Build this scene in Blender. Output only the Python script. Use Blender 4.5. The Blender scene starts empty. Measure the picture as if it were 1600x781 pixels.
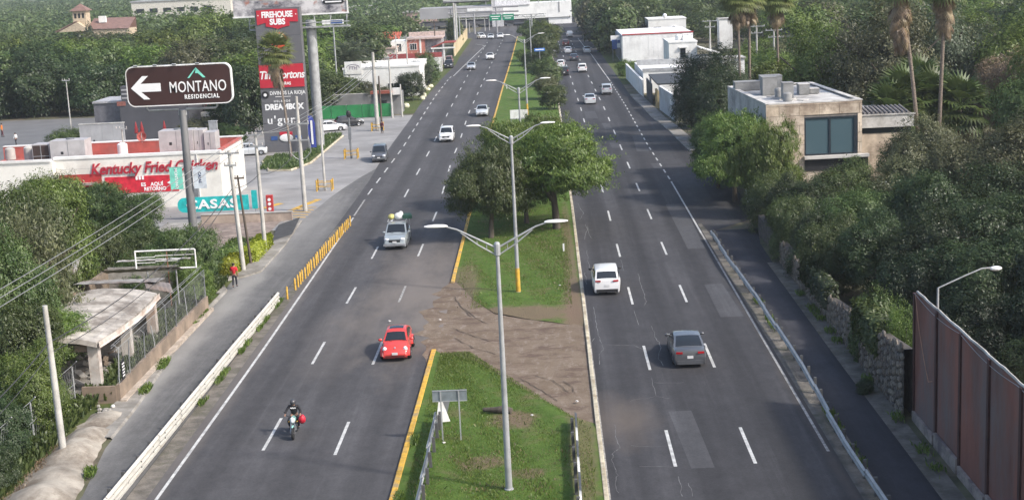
import bpy, bmesh, math, random
import numpy as np
from mathutils import Vector, Matrix, Euler
R = math.radians
SC = bpy.context.scene
COL = SC.collection
# ------------------------------------------------------------------ camera
CAMH = 21.7; FPX = 2250.0
_d = Vector((47/FPX, 452.5/FPX, -1.0)).normalized()
_u = Vector((-math.sin(R(2.4)), math.cos(R(2.4)), 0)); _u = (_u-_d*_u.dot(_d)).normalized()
_x = _d.cross(_u)
CM = Matrix((_x, _d, _u))                       # camera vectors -> world
cam = bpy.data.cameras.new('camera'); camo = bpy.data.objects.new('camera', cam); COL.objects.link(camo)
cam.sensor_width = 36; cam.lens = FPX/1600*36; cam.clip_end = 8000; cam.clip_start = 1
camo.matrix_world = Matrix.Translation((0, 0, CAMH)) @ CM.to_4x4()
SC.camera = camo
# ------------------------------------------------------------------ sky, sun, exposure
SUN_AZ, SUN_EL = R(118), R(40)                  # azimuth clockwise from +Y
w = bpy.data.worlds.new('World'); SC.world = w; w.use_nodes = True
nt = w.node_tree; bg = nt.nodes['Background']
sk = nt.nodes.new('ShaderNodeTexSky'); sk.sky_type = 'NISHITA'; sk.sun_disc = False
sk.sun_elevation = SUN_EL; sk.sun_rotation = SUN_AZ; sk.air_density = 1.0; sk.dust_density = 3.0; sk.ozone_density = 1.0
nt.links.new(sk.outputs[0], bg.inputs[0]); bg.inputs[1].default_value = 0.15
sun = bpy.data.lights.new('sun', 'SUN'); so = bpy.data.objects.new('sun', sun); COL.objects.link(so)
sun.energy = 2.4; sun.angle = R(3.5); sun.color = (1.0, .945, .87)
sd = Vector((math.sin(SUN_AZ)*math.cos(SUN_EL), math.cos(SUN_AZ)*math.cos(SUN_EL), math.sin(SUN_EL)))
so.rotation_euler = sd.to_track_quat('Z', 'Y').to_euler(); so.location = (60, -20, 80)
SC.view_settings.view_transform = 'Standard'; SC.view_settings.look = 'None'
SC.view_settings.exposure = 0.75; SC.view_settings.gamma = 1; SC.view_settings.use_curve_mapping = False

def ray(px, py): return CM @ Vector(((px-800)/FPX, -(py-390.5)/FPX, -1.0))
def G(px, py, z=0.0):
    r = ray(px, py); t = (z-CAMH)/r.z; return (r.x*t, r.y*t)
def AT(px, py, Y):
    r = ray(px, py); t = Y/r.y; return Vector((r.x*t, Y, CAMH+r.z*t))
# ------------------------------------------------------------------ helpers
class MB:
    def __init__(s): s.v = []; s.f = []; s.m = []
    def add(s, vs, fs, mi=0):
        o = len(s.v); s.v += [tuple(v) for v in vs]; s.f += [tuple(i+o for i in f) for f in fs]; s.m += [mi]*len(fs); return s
    def box(s, c, d, rz=0, mi=0, tilt=None):
        hx, hy, hz = d[0]/2, d[1]/2, d[2]/2
        m = Euler((0, 0, rz)).to_matrix() if tilt is None else Euler(tilt).to_matrix()
        vs = [m@Vector((x, y, z))+Vector(c) for z in (-hz, hz) for x, y in ((-hx, -hy), (hx, -hy), (hx, hy), (-hx, hy))]
        return s.add(vs, [(3, 2, 1, 0), (4, 5, 6, 7), (0, 1, 5, 4), (1, 2, 6, 5), (2, 3, 7, 6), (3, 0, 4, 7)], mi)
    def bb(s, x0, x1, y0, y1, z0, z1, mi=0): return s.box(((x0+x1)/2, (y0+y1)/2, (z0+z1)/2), (abs(x1-x0), abs(y1-y0), abs(z1-z0)), 0, mi)
    def tube(s, pts, r, n=8, mi=0, cap=True):
        pts = [Vector(p) for p in pts]; k = len(pts)
        rs = r if isinstance(r, (list, tuple)) else [r]*k
        vs = []; ref = None
        for i, p in enumerate(pts):
            t = (pts[min(i+1, k-1)]-pts[max(i-1, 0)])
            t = t.normalized() if t.length > 1e-9 else Vector((0, 0, 1))
            if ref is None: ref = t.orthogonal().normalized()
            a = (ref-t*ref.dot(t)); a = a.normalized() if a.length > 1e-6 else t.orthogonal().normalized()
            ref = a; b = t.cross(a)
            for j in range(n):
                q = 2*math.pi*j/n; vs.append(p+(a*math.cos(q)+b*math.sin(q))*rs[i])
        fs = [(i*n+j, i*n+(j+1) % n, (i+1)*n+(j+1) % n, (i+1)*n+j) for i in range(k-1) for j in range(n)]
        if cap: fs += [tuple(range(n-1, -1, -1)), tuple((k-1)*n+j for j in range(n))]
        return s.add(vs, fs, mi)
    def lathe(s, prof, c=(0, 0, 0), axis='Z', n=16, mi=0):
        vs = []; k = len(prof)
        for r_, h in prof:
            for j in range(n):
                q = 2*math.pi*j/n; a, b = r_*math.cos(q), r_*math.sin(q)
                p = (a, b, h) if axis == 'Z' else ((h, a, b) if axis == 'X' else (b, h, a))
                vs.append((p[0]+c[0], p[1]+c[1], p[2]+c[2]))
        fs = [(i*n+j, i*n+(j+1) % n, (i+1)*n+(j+1) % n, (i+1)*n+j) for i in range(k-1) for j in range(n)]
        fs += [tuple(range(n-1, -1, -1)), tuple((k-1)*n+j for j in range(n))]
        return s.add(vs, fs, mi)
    def ell(s, c, r, n=12, k=7, mi=0, tilt=None):
        vs = []; m = Euler(tilt).to_matrix() if tilt else None
        for i in range(k+1):
            p = math.pi*i/k
            for j in range(n):
                q = 2*math.pi*j/n
                v = Vector((r[0]*math.sin(p)*math.cos(q), r[1]*math.sin(p)*math.sin(q), r[2]*math.cos(p)))
                if m: v = m@v
                vs.append(v+Vector(c))
        return s.add(vs, [(i*n+j, (i+1)*n+j, (i+1)*n+(j+1) % n, i*n+(j+1) % n) for i in range(k) for j in range(n)], mi)
    def prism(s, poly, z0, z1, mi=0):           # polygon in XY, extruded in Z
        n = len(poly)
        return s.add([(x, y, z0) for x, y in poly]+[(x, y, z1) for x, y in poly],
                     [tuple(range(n-1, -1, -1)), tuple(range(n, 2*n))]+[(i, (i+1) % n, n+(i+1) % n, n+i) for i in range(n)], mi)
    def prism_y(s, poly, y0, y1, mi=0):         # polygon in XZ, extruded in Y
        n = len(poly)
        return s.add([(x, y0, z) for x, z in poly]+[(x, y1, z) for x, z in poly],
                     [tuple(range(n)), tuple(range(2*n-1, n-1, -1))]+[(i, n+i, n+(i+1) % n, (i+1) % n) for i in range(n)], mi)
    def grid(s, rows, mi=0, flip=False):
        k = len(rows); n = len(rows[0]); vs = [p for r_ in rows for p in r_]
        fs = [(i*n+j, i*n+j+1, (i+1)*n+j+1, (i+1)*n+j) for i in range(k-1) for j in range(n-1)]
        if flip: fs = [f[::-1] for f in fs]
        return s.add(vs, fs, mi)
    def mesh(s, name, mats, smooth=0, fix=True):
        me = bpy.data.meshes.new(name); me.from_pydata([tuple(v) for v in s.v], [], s.f)
        for m in (mats if isinstance(mats, (list, tuple)) else [mats]): me.materials.append(m)
        me.polygons.foreach_set('material_index', s.m)
        if fix or smooth:
            bm = bmesh.new(); bm.from_mesh(me)
            bmesh.ops.remove_doubles(bm, verts=bm.verts, dist=1e-5)
            if fix: bmesh.ops.recalc_face_normals(bm, faces=bm.faces)
            if smooth:
                for f in bm.faces: f.smooth = True
                for e in bm.edges:
                    e.smooth = not (len(e.link_faces) == 2 and e.calc_face_angle(0) > R(smooth))
            bm.to_mesh(me); bm.free()
        me.update(); return me
    def build(s, name, mats, parent=None, smooth=0, loc=None, rz=0, fix=True):
        return link(name, s.mesh(name, mats, smooth, fix), parent, loc, rz)
def link(name, me, parent=None, loc=None, rz=0):
    o = bpy.data.objects.new(name, me); COL.objects.link(o)
    if parent: o.parent = parent
    if loc is not None: o.location = loc
    if rz: o.rotation_euler = (0, 0, rz)
    return o
def tag(o, label, cat, group=None):
    o['label'] = label; o['category'] = cat
    if group: o['group'] = group
    return o
def thing(name, label, cat, loc=(0, 0, 0), rz=0, group=None, sc=1):
    o = bpy.data.objects.new(name, None); COL.objects.link(o); o.empty_display_size = .3
    o.location = loc; o.rotation_euler = (0, 0, rz); o.scale = (sc, sc, sc) if not isinstance(sc, tuple) else sc
    return tag(o, label, cat, group)
def struct(o, kind='structure'): o['kind'] = kind; return o
def kids(o): return [c for c in bpy.data.objects if c.parent == o]
def copy_tree(src, loc, rz, label, group=None, sc=None, _m={}):
    if src.name not in _m:
        _m[src.name] = [(c, [g for g in bpy.data.objects if g.parent == c]) for c in bpy.data.objects if c.parent == src]
    r_ = src.copy(); COL.objects.link(r_); r_.location = loc; r_.rotation_euler = (0, 0, rz)
    if sc is not None: r_.scale = (sc, sc, sc) if not isinstance(sc, tuple) else sc
    r_['label'] = label
    if group: r_['group'] = group
    for c, gs in _m[src.name]:
        c2 = c.copy(); COL.objects.link(c2); c2.parent = r_
        for g in gs: g2 = g.copy(); COL.objects.link(g2); g2.parent = c2
    return r_
# ------------------------------------------------------------------ materials
def N(nt, typ, **k):
    n = nt.nodes.new(typ)
    for a, b in k.items(): setattr(n, a, b)
    return n
def mixc(nt, fac, a, b, mode='MIX'):
    n = nt.nodes.new('ShaderNodeMix'); n.data_type = 'RGBA'; n.blend_type = mode
    for s_, v in ((n.inputs[0], fac), (n.inputs[6], a), (n.inputs[7], b)):
        if isinstance(v, bpy.types.NodeSocket): nt.links.new(v, s_)
        else: s_.default_value = v if not isinstance(v, tuple) else (*v, 1)
    return n.outputs[2]
def noise(nt, vec, scale, detail=4, sx=(1, 1, 1), rough=.55):
    mp = nt.nodes.new('ShaderNodeMapping'); mp.inputs['Scale'].default_value = sx
    nt.links.new(vec, mp.inputs[0]); n = nt.nodes.new('ShaderNodeTexNoise')
    n.inputs['Scale'].default_value = scale; n.inputs['Detail'].default_value = detail; n.inputs['Roughness'].default_value = rough
    nt.links.new(mp.outputs[0], n.inputs['Vector']); return n.outputs[0]
def ramp(nt, fac, a, b, ca=(0, 0, 0), cb=(1, 1, 1)):
    n = nt.nodes.new('ShaderNodeValToRGB'); nt.links.new(fac, n.inputs[0])
    n.color_ramp.elements[0].position = a; n.color_ramp.elements[1].position = b
    n.color_ramp.elements[0].color = (*ca, 1); n.color_ramp.elements[1].color = (*cb, 1); return n.outputs[0]
def mrange(nt, v, a, b, c, d):
    n = nt.nodes.new('ShaderNodeMapRange'); nt.links.new(v, n.inputs[0])
    for i, k in enumerate((a, b, c, d)): n.inputs[i+1].default_value = k
    return n.outputs[0]
def base(name, rough=.6, metal=0, spec=.5):
    m = bpy.data.materials.new(name); m.use_nodes = True; nt = m.node_tree; p = nt.nodes['Principled BSDF']
    p.inputs['Roughness'].default_value = rough; p.inputs['Metallic'].default_value = metal; p.inputs['Specular IOR Level'].default_value = spec
    tc = nt.nodes.new('ShaderNodeTexCoord'); return m, nt, p, tc.outputs['Object']
def mat(name, col, rough=.6, metal=0, var=.18, scale=2.0, bump=0, spec=.5, dirt=None, sx=(1, 1, 1), coat=0):
    var = min(.6, var*1.5)
    m, nt, p, oc = base(name, rough, metal, spec)
    f = ramp(nt, noise(nt, oc, scale, 5, sx), .3, .7)
    c = mixc(nt, f, tuple(x*(1-var) for x in col), tuple(min(1, x*(1+var)) for x in col))
    if dirt:
        c = mixc(nt, ramp(nt, noise(nt, oc, scale*.35, 6, sx, .72), .47, .62), c, dirt)
    nt.links.new(c, p.inputs['Base Color'])
    if coat: p.inputs['Coat Weight'].default_value = coat; p.inputs['Coat Roughness'].default_value = .08
    if bump:
        b = nt.nodes.new('ShaderNodeBump'); b.inputs['Strength'].default_value = bump; b.inputs['Distance'].default_value = .05
        nt.links.new(noise(nt, oc, scale*8, 4), b.inputs['Height']); nt.links.new(b.outputs[0], p.inputs['Normal'])
    return m
def paint(name, col, rough=.3, metal=0.0): return mat(name, col, rough, metal, .06, .8, coat=.6)
def glassy(name, col=(.02, .025, .03), rough=.06): 
    m, nt, p, oc = base(name, rough, 0, .7); p.inputs['Base Color'].default_value = (*col, 1)
    return m
def road_mat(name, col, dust=(.14, .115, .095), dusts=(), streak=.25, patch=.25, lanes=()):
    m, nt, p, oc = base(name, .85, 0, .25)
    big = ramp(nt, noise(nt, oc, .06, 4, (1, 1, 1), .6), .38, .62)
    c = mixc(nt, big, tuple(x*(1-patch*.6) for x in col), tuple(x*(1+patch*.6) for x in col))
    st = ramp(nt, noise(nt, oc, .55, 4, (1, .02, 1)), .4, .6)          # tyre-worn bands along the road
    c = mixc(nt, st, c, mixc(nt, .85, c, tuple(x*(1-streak) for x in col)))
    st2 = ramp(nt, noise(nt, oc, 1.6, 5, (1, .03, 1), .7), .55, .70)
    f2 = N(nt, 'ShaderNodeMath', operation='MULTIPLY'); nt.links.new(st2, f2.inputs[0]); f2.inputs[1].default_value = .35
    c = mixc(nt, f2.outputs[0], c, tuple(x*1.5 for x in col))
    bl = ramp(nt, noise(nt, oc, .35, 6, (1, .4, 1), .7), .5, .68)
    f3 = N(nt, 'ShaderNodeMath', operation='MULTIPLY'); nt.links.new(bl, f3.inputs[0]); f3.inputs[1].default_value = .35
    c = mixc(nt, f3.outputs[0], c, tuple(x*.6 for x in col))
    if lanes:                                                           # oil-darkened strips down the middle of each lane
        sp = nt.nodes.new('ShaderNodeSeparateXYZ'); nt.links.new(oc, sp.inputs[0]); wob = noise(nt, oc, .25, 3, (0, .12, 1)); sn = noise(nt, oc, .8, 4, (1, .03, 1), .6)
        for lx in lanes:
            s1 = N(nt, 'ShaderNodeMath', operation='ADD'); nt.links.new(sp.outputs[0], s1.inputs[0]); s1.inputs[1].default_value = -lx
            s2 = N(nt, 'ShaderNodeMath', operation='ABSOLUTE'); nt.links.new(s1.outputs[0], s2.inputs[0])
            s3 = N(nt, 'ShaderNodeMath', operation='MULTIPLY_ADD'); nt.links.new(sn, s3.inputs[0]); s3.inputs[1].default_value = .9; nt.links.new(s2.outputs[0], s3.inputs[2])
            c = mixc(nt, mrange(nt, s3.outputs[0], .45, 1.3, .62, 0), c, tuple(x*.55 for x in col))
    c = mixc(nt, 1.0, c, ramp(nt, noise(nt, oc, 1.3, 6, (1, .6, 1), .8), .35, .65, (.84,)*3, (1.14,)*3), 'MULTIPLY')
    fine = noise(nt, oc, 9, 6, (1, 1, 1), .8)
    c = mixc(nt, .5, c, mixc(nt, 1.0, c, ramp(nt, fine, .25, .75, (.55,)*3, (1.45,)*3), 'MULTIPLY'))
    for (cx, cy, rx, ry, k) in dusts:                                   # soil carried onto the road by turning traffic
        mp = nt.nodes.new('ShaderNodeMapping'); mp.inputs['Location'].default_value = (-cx/rx, -cy/ry, 0); mp.inputs['Scale'].default_value = (1/rx, 1/ry, 0)
        nt.links.new(oc, mp.inputs[0]); ln = N(nt, 'ShaderNodeVectorMath', operation='LENGTH'); nt.links.new(mp.outputs[0], ln.inputs[0])
        ad = N(nt, 'ShaderNodeMath', operation='MULTIPLY_ADD'); nt.links.new(noise(nt, oc, .5, 6, (1, .35, 1), .65), ad.inputs[0]); ad.inputs[1].default_value = 1.3; nt.links.new(ln.outputs['Value'], ad.inputs[2])
        fm = mrange(nt, ad.outputs[0], .75, 1.6, k, 0); c = mixc(nt, fm, c, dust)
    nt.links.new(c, p.inputs['Base Color'])
    b = nt.nodes.new('ShaderNodeBump'); b.inputs['Strength'].default_value = .25; b.inputs['Distance'].default_value = .02
    nt.links.new(fine, b.inputs['Height']); nt.links.new(b.outputs[0], p.inputs['Normal'])
    return m
def leaf_mat(name, c1, c2, trans=.3):
    m = bpy.data.materials.new(name); m.use_nodes = True; nt = m.node_tree; nt.nodes.clear()
    out = N(nt, 'ShaderNodeOutputMaterial'); at = N(nt, 'ShaderNodeAttribute', attribute_name='tint'); oi = N(nt, 'ShaderNodeObjectInfo')
    c = mixc(nt, at.outputs['Fac'], c1, c2)
    hs = N(nt, 'ShaderNodeHueSaturation'); nt.links.new(c, hs.inputs['Color'])
    mr = N(nt, 'ShaderNodeMapRange'); nt.links.new(oi.outputs['Random'], mr.inputs[0]); mr.inputs[3].default_value = .485; mr.inputs[4].default_value = .515
    nt.links.new(mr.outputs[0], hs.inputs['Hue'])
    mr2 = N(nt, 'ShaderNodeMapRange'); nt.links.new(oi.outputs['Random'], mr2.inputs[0]); mr2.inputs[3].default_value = .75; mr2.inputs[4].default_value = 1.25
    nt.links.new(mr2.outputs[0], hs.inputs['Value'])
    d = N(nt, 'ShaderNodeBsdfDiffuse'); t = N(nt, 'ShaderNodeBsdfTranslucent'); g = N(nt, 'ShaderNodeBsdfGlossy'); g.inputs['Roughness'].default_value = .45
    for s_ in (d, t): nt.links.new(hs.outputs[0], s_.inputs[0])
    ms = N(nt, 'ShaderNodeMixShader'); ms.inputs[0].default_value = trans; nt.links.new(d.outputs[0], ms.inputs[1]); nt.links.new(t.outputs[0], ms.inputs[2])
    m2 = N(nt, 'ShaderNodeMixShader'); m2.inputs[0].default_value = .04; nt.links.new(ms.outputs[0], m2.inputs[1]); nt.links.new(g.outputs[0], m2.inputs[2])
    nt.links.new(m2.outputs[0], out.inputs[0]); return m

BLACK = mat('black_rubber', (.012, .012, .013), .7, var=.1)
TYRE = mat('tyre_rubber', (.018, .018, .019), .85, var=.1)
RIM = mat('alloy_rim', (.42, .43, .45), .35, .6, .1)
DARKP = mat('black_plastic', (.02, .02, .022), .5, var=.1)
GLASS = glassy('car_glass', (.018, .022, .026), .08)
LAMPG = mat('headlight_lens', (.75, .77, .8), .15, 0, .05)
REDL = mat('tail_light_lens', (.35, .01, .015), .2, 0, .05)
WHITEM = mat('white_enamel', (.78, .78, .77), .5, 0, .05, dirt=(.6, .58, .54))
PLATE = mat('license_plate_white', (.6, .6, .6), .5, 0, .05)
GALV = mat('galvanised_steel', (.33, .34, .345), .6, .15, .15, 1.5)
GREYST = mat('grey_painted_steel', (.19, .2, .21), .5, .2, .15, 1.5)
YEL = mat('yellow_paint', (.58, .34, .04), .7, 0, .2, 3, dirt=(.34, .25, .12))
CREAM = mat('cream_kerb_paint', (.5, .45, .33), .8, 0, .2, 2, dirt=(.3, .24, .16))
CONC = mat('weathered_concrete', (.3, .285, .26), .9, 0, .2, 1.2, .3, dirt=(.17, .155, .135))
CONCP = mat('concrete_post', (.45, .44, .41), .85, 0, .15, 1.0, .1, dirt=(.3, .285, .26))
WOODP = mat('dark_wood_post', (.09, .07, .055), .85, 0, .2, 3, sx=(1, 1, .1))
WIRE = mat('black_cable', (.05, .05, .05), .6, 0, .1)
WIREL = mat('bare_aluminium_cable', (.3, .3, .3), .5, .3, .1)
WHITEW = mat('white_plaster', (.74, .74, .72), .8, 0, .05, .8, .05, dirt=(.62, .61, .58))
CREAMW = mat('cream_plaster', (.74, .72, .66), .8, 0, .05, .6, .05, dirt=(.6, .57, .52))
REDM = mat('red_panel', (.42, .035, .035), .5, 0, .12, 2)
REDR = mat('red_roof_coating', (.42, .1, .08), .8, 0, .15, 1.2, dirt=(.32, .12, .1))
TEXTW = mat('white_lettering', (.82, .82, .82), .5, 0, .03)
TEXTR = mat('red_lettering', (.4, .02, .04), .4, 0, .05)
# ================================================================== GROUND, ROADS, MARKINGS
rnd = random.Random(7)
def lerpx(pts, y):
    ys = [p[1] for p in pts]; xs = [p[0] for p in pts]; return float(np.interp(y, ys, xs))
def strip(name, left, right, y0, y1, z, m, step=6.0, kind='structure', zf=None):
    n = max(2, int((y1-y0)/step)+1); rows = []
    for i in range(n):
        y = y0+(y1-y0)*i/(n-1); a = lerpx(left, y); b = lerpx(right, y)
        rows.append([(a+(b-a)*u/4, y, z+(zf(a+(b-a)*u/4, y) if zf else 0)) for u in range(5)])
    mb = MB(); mb.grid(rows); o = mb.build(name, m, fix=False); o['kind'] = kind; return o
SOIL = mat('soil_and_dry_grass', (.085, .085, .045), .95, 0, .35, .5, .5, dirt=(.15, .12, .085))
ASPH_L = road_mat('asphalt_worn_grey', (.083, .081, .084), dust=(.185, .162, .143), dusts=[(-9.2, 96, 5.2, 24, .8), (-7.4, 88, 2.2, 10, .85), (-13, 84, 3, 12, .3), (-17.6, 85, .9, 60, .5), (-6.9, 88, 1.2, 10, 1.0)], lanes=(-15.6, -12.2, -8.7))
ASPH_R = road_mat('asphalt_dark_grey', (.064, .063, .067), dusts=[(2.8, 66, 2.6, 5, .7), (12.1, 70, .9, 60, .5)], streak=.42, lanes=(3.3, 6.55, 9.9))
ASPH_S = road_mat('asphalt_pale_service', (.145, .143, .14), dust=(.31, .3, .28), dusts=[(-22.2, 70, 1.2, 70, .75), (-21.5, 122, 3, 22, .5), (-22, 100, 1.5, 15, .5)])
ASPH_D = road_mat('asphalt_blue_service', (.052, .052, .06), streak=.45)
FORE = mat('forecourt_concrete', (.27, .265, .26), .9, 0, .14, .25, .1, dirt=(.2, .195, .19))
MARK = mat('white_road_paint', (.52, .52, .5), .7, 0, .15, 4, dirt=(.34, .34, .33))
MARKD = mat('worn_road_paint', (.34, .33, .31), .8, 0, .2, 5, dirt=(.15, .15, .15))
PATCH = road_mat('asphalt_patch_pale', (.086, .086, .091))
CRK = mat('crack_filler', (.15, .15, .15), .9, 0, .3, 3)
def grass_mat0(name):
    m, nt, p, oc = base(name, .95, 0, .15)
    c = mixc(nt, ramp(nt, noise(nt, oc, .5, 6, (1, 1, 1), .7), .35, .62), (.15, .113, .08), (.21, .165, .125))
    c = mixc(nt, ramp(nt, noise(nt, oc, 2.2, 6, (1, .35, 1), .7), .52, .66), c, (.25, .205, .165))
    c = mixc(nt, ramp(nt, noise(nt, oc, .9, 5, (.5, 1, 1), .75), .5, .62), c, (.125, .09, .07))
    c = mixc(nt, ramp(nt, noise(nt, oc, 9, 4, (1, 1, 1), .8), .58, .68), c, (.1, .08, .06))
    nt.links.new(c, p.inputs['Base Color']); b = nt.nodes.new('ShaderNodeBump'); b.inputs['Strength'].default_value = .7; b.inputs['Distance'].default_value = .06
    nt.links.new(noise(nt, oc, 3, 7, (1, 1, 1), .75), b.inputs['Height']); nt.links.new(b.outputs[0], p.inputs['Normal']); return m
DIRT = grass_mat0('packed_soil')

gm = MB(); gm.grid([[(-1800+3600*i/8, -60+3600*j/8, 0) for i in range(9)] for j in range(9)]); struct(gm.build('ground', SOIL, fix=False))
LK = [(-18.75, 40), (-18.75, 124), (-19.0, 150), (-19.3, 158), (-19.7, 176), (-20.0, 205), (-20.5, 234), (-20.5, 278), (-20.0, 320), (-20.6, 345), (-21, 390), (-21.5, 430), (-21, 720)]
ML = [(-7.0, 40), (-7.0, 98), (-7.15, 122), (-7.5, 169), (-7.7, 251), (-7.7, 335), (-8.0, 430), (-6, 720)]
MR = [(1.55, 40), (1.6, 130), (1.45, 214), (1.6, 300), (1.0, 360), (-.5, 420), (-1, 720)]
RK = [(11.95, 40), (11.95, 112), (17.3, 116), (17.0, 140), (15.6, 161), (14.8, 184), (14.1, 195), (13.1, 229), (12.9, 286), (12.6, 332), (12.2, 370), (11, 420), (10.5, 720)]
CL = [(-20.6, 40), (-20.7, 58), (-21.7, 65), (-21.9, 71), (-22.6, 81), (-23.0, 86), (-23.0, 98), (-24.0, 101), (-22.6, 102.5), (-21.8, 104), (-21.8, 114), (-22.3, 125), (-21.5, 140), (-20.4, 150), (-19.35, 157)]
RW = [(15.3, 40), (15.3, 75), (15.2, 90), (15.6, 110), (17.3, 118)]
struct(strip('main_road_southbound', LK, ML, 40, 720, .020, ASPH_L))
struct(strip('main_road_northbound', MR, RK, 40, 720, .020, ASPH_R))
struct(strip('service_road_left', CL, [(-18.75, 40), (-18.75, 157)], 40, 157, .016, ASPH_S))
struct(strip('service_road_right', [(11.95, 40), (11.95, 118)], RW, 40, 113, .014, ASPH_D))
x_ = MB(); x_.bb(-90, -21, 432, 470, .004, .018); x_.bb(10.5, 60, 432, 470, .004, .018); struct(x_.build('crossing_road', ASPH_L))
x_ = MB(); x_.add([(-7.9, 434, .024), (-1, 434, .024), (-1, 468, .024), (-7.9, 468, .024)], [(0, 1, 2, 3)]); struct(x_.build('intersection_asphalt', ASPH_L, fix=False))
fc = MB(); P_ = [(-19.3, 157), (-19.7, 176), (-20.0, 205), (-20.2, 214), (-34, 216), (-60, 214), (-64, 170), (-60, 126), (-30, 122.5), (-22.4, 121), (-21.6, 138), (-20.4, 150)]
fc.add([(x, y, .010) for x, y in P_], [tuple(range(len(P_)))[::-1]]); struct(fc.build('forecourt_paving', FORE, fix=False))
lt = MB(); lt.add([(-120, 184, .008), (-66, 178, .008), (-64, 232, .008), (-120, 236, .008)], [(0, 1, 2, 3)]); struct(lt.build('parking_lot_asphalt', mat('lot_asphalt', (.14, .14, .14), .9, 0, .1, .3), fix=False))
# dusty strips at the barriers
GRAVEL = mat('roadside_grit', (.15, .135, .115), .95, 0, .3, 1.3, .6, dirt=(.09, .085, .06))
strip('gravel_strip', [(-18.7, 40), (-18.7, 122)], [(-17.75, 40), (-17.9, 90), (-18.0, 122)], 40, 122, .026, GRAVEL, 3)
strip('gravel_strip', [(11.95, 40), (11.85, 100), (11.8, 116)], [(12.9, 40), (12.8, 100), (12.1, 116)], 40, 116, .028, GRAVEL, 3)
strip('gravel_strip', [(15.0, 40), (14.9, 75), (15.0, 100)], [(15.9, 40), (15.9, 75), (15.9, 100)], 40, 100, .024, GRAVEL, 3)
# painted markings, each a flat sheet of paint
mk = MB(); mw = MB()
def dash(mb, xf, y0, y1, wd=.15, z=.026):
    n = max(1, int((y1-y0)/6))
    for i in range(n):
        a = y0+(y1-y0)*i/n; b = y0+(y1-y0)*(i+1)/n; xa, xb = xf(a), xf(b)
        mb.add([(xa-wd/2, a, z), (xa+wd/2, a, z), (xb+wd/2, b, z), (xb-wd/2, b, z)], [(0, 1, 2, 3)])
DA = [(-10.4, 40), (-10.4, 129), (-11.1, 159), (-11.3, 183), (-11.8, 212), (-12.0, 300), (-12.2, 420)]
DB = [(-13.9, 40), (-13.9, 103), (-14.2, 140), (-14.4, 174), (-15.0, 215), (-15.8, 300), (-16.2, 420)]
DC = [(-18, 138), (-18.0, 175), (-18.4, 200), (-19.0, 244), (-19.0, 280), (-18.5, 300)]
for k in range(24):
    y = 62.5+15*k
    if not 85 < y < 100: dash(mk, lambda q: lerpx(DA, q), y, y+4.8)
    else: dash(mw, lambda q: lerpx(DA, q), y, y+4.8)
    y = 63.5+14.6*k
    dash(mk, lambda q: lerpx(DB, q), y, y+4.8)
dash(mk, lambda q: -13.9, 49, 54); dash(mk, lambda q: -10.4, 47.5, 52.5)
D1 = [(4.85, 40), (4.8, 213), (4.4, 270), (4.0, 318), (3.4, 400)]; D2 = [(8.3, 40), (8.2, 212), (7.8, 268), (7.4, 304), (6.8, 400)]
for k in range(-1, 23):
    y = 59.3+14.95*k
    dash(mk, lambda q: lerpx(D1, q), y, y+4.9); dash(mk, lambda q: lerpx(D2, q), y, y+4.9)
for k in range(20): dash(mk, lambda q: lerpx(DC, q), 139+7.5*k, 142.6+7.5*k)
LS = [(-18.5, 286), (-17.6, 327), (-16.5, 374), (-16.1, 385), (-17.4, 393), (-19.2, 397)]
dash(mk, lambda q: lerpx(LS, q), 286, 397, .16)
LE = [(-17.35, 40), (-17.35, 80), (-17.5, 100), (-17.75, 125), (-17.9, 138)]
dash(mk, lambda q: lerpx(LE, q), 40, 126, .15); dash(mw, lambda q: lerpx(LE, q)-.05, 127, 136, .15)
RE = [(11.65, 40), (11.65, 100), (11.65, 140), (11.4, 167), (11.45, 214), (11.2, 259), (10.7, 300), (10.4, 330), (9.7, 361), (9.0, 404)]
dash(mw, lambda q: lerpx(RE, q), 60.5, 112, .13); dash(mk, lambda q: lerpx(RE, q), 112, 139, .14)
for k in range(26): dash(mk, lambda q: lerpx(RE, q), 140.5+4.5*k, 142.7+4.5*k, .14)
dash(mk, lambda q: lerpx(RE, q), 258, 404, .14)
WL = [(1.83, 40), (1.83, 130), (1.75, 214), (1.85, 300)]
dash(mw, lambda q: lerpx(WL, q), 40, 130, .12); dash(mk, lambda q: lerpx(WL, q), 150, 214, .1)
struct(mk.build('lane_markings', MARK, fix=False)); struct(mw.build('worn_lane_markings', MARKD, fix=False))
ym = MB()
for (a, b) in (((-24.4, 131), (-22.6, 137.5)), ((-27.5, 133), (-26, 136))):
    dx, dy = b[0]-a[0], b[1]-a[1]; l = math.hypot(dx, dy); nx, ny = -dy/l*.35, dx/l*.35
    ym.add([(a[0]-nx, a[1]-ny, .018), (b[0]-nx, b[1]-ny, .018), (b[0]+nx, b[1]+ny, .018), (a[0]+nx, a[1]+ny, .018)], [(3, 2, 1, 0)])
for k in range(5):
    t = k/5; ym.add([(-24.2+.4*t, 128.2+7*t, .018), (-24.1+.4*t, 127.8+7*t, .018), (-22.2+.2*t, 127.2+6.5*t, .018), (-22.3+.2*t, 127.6+6.5*t, .018)], [(0, 1, 2, 3)])
struct(ym.build('yellow_markings', YEL, fix=False))
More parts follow.
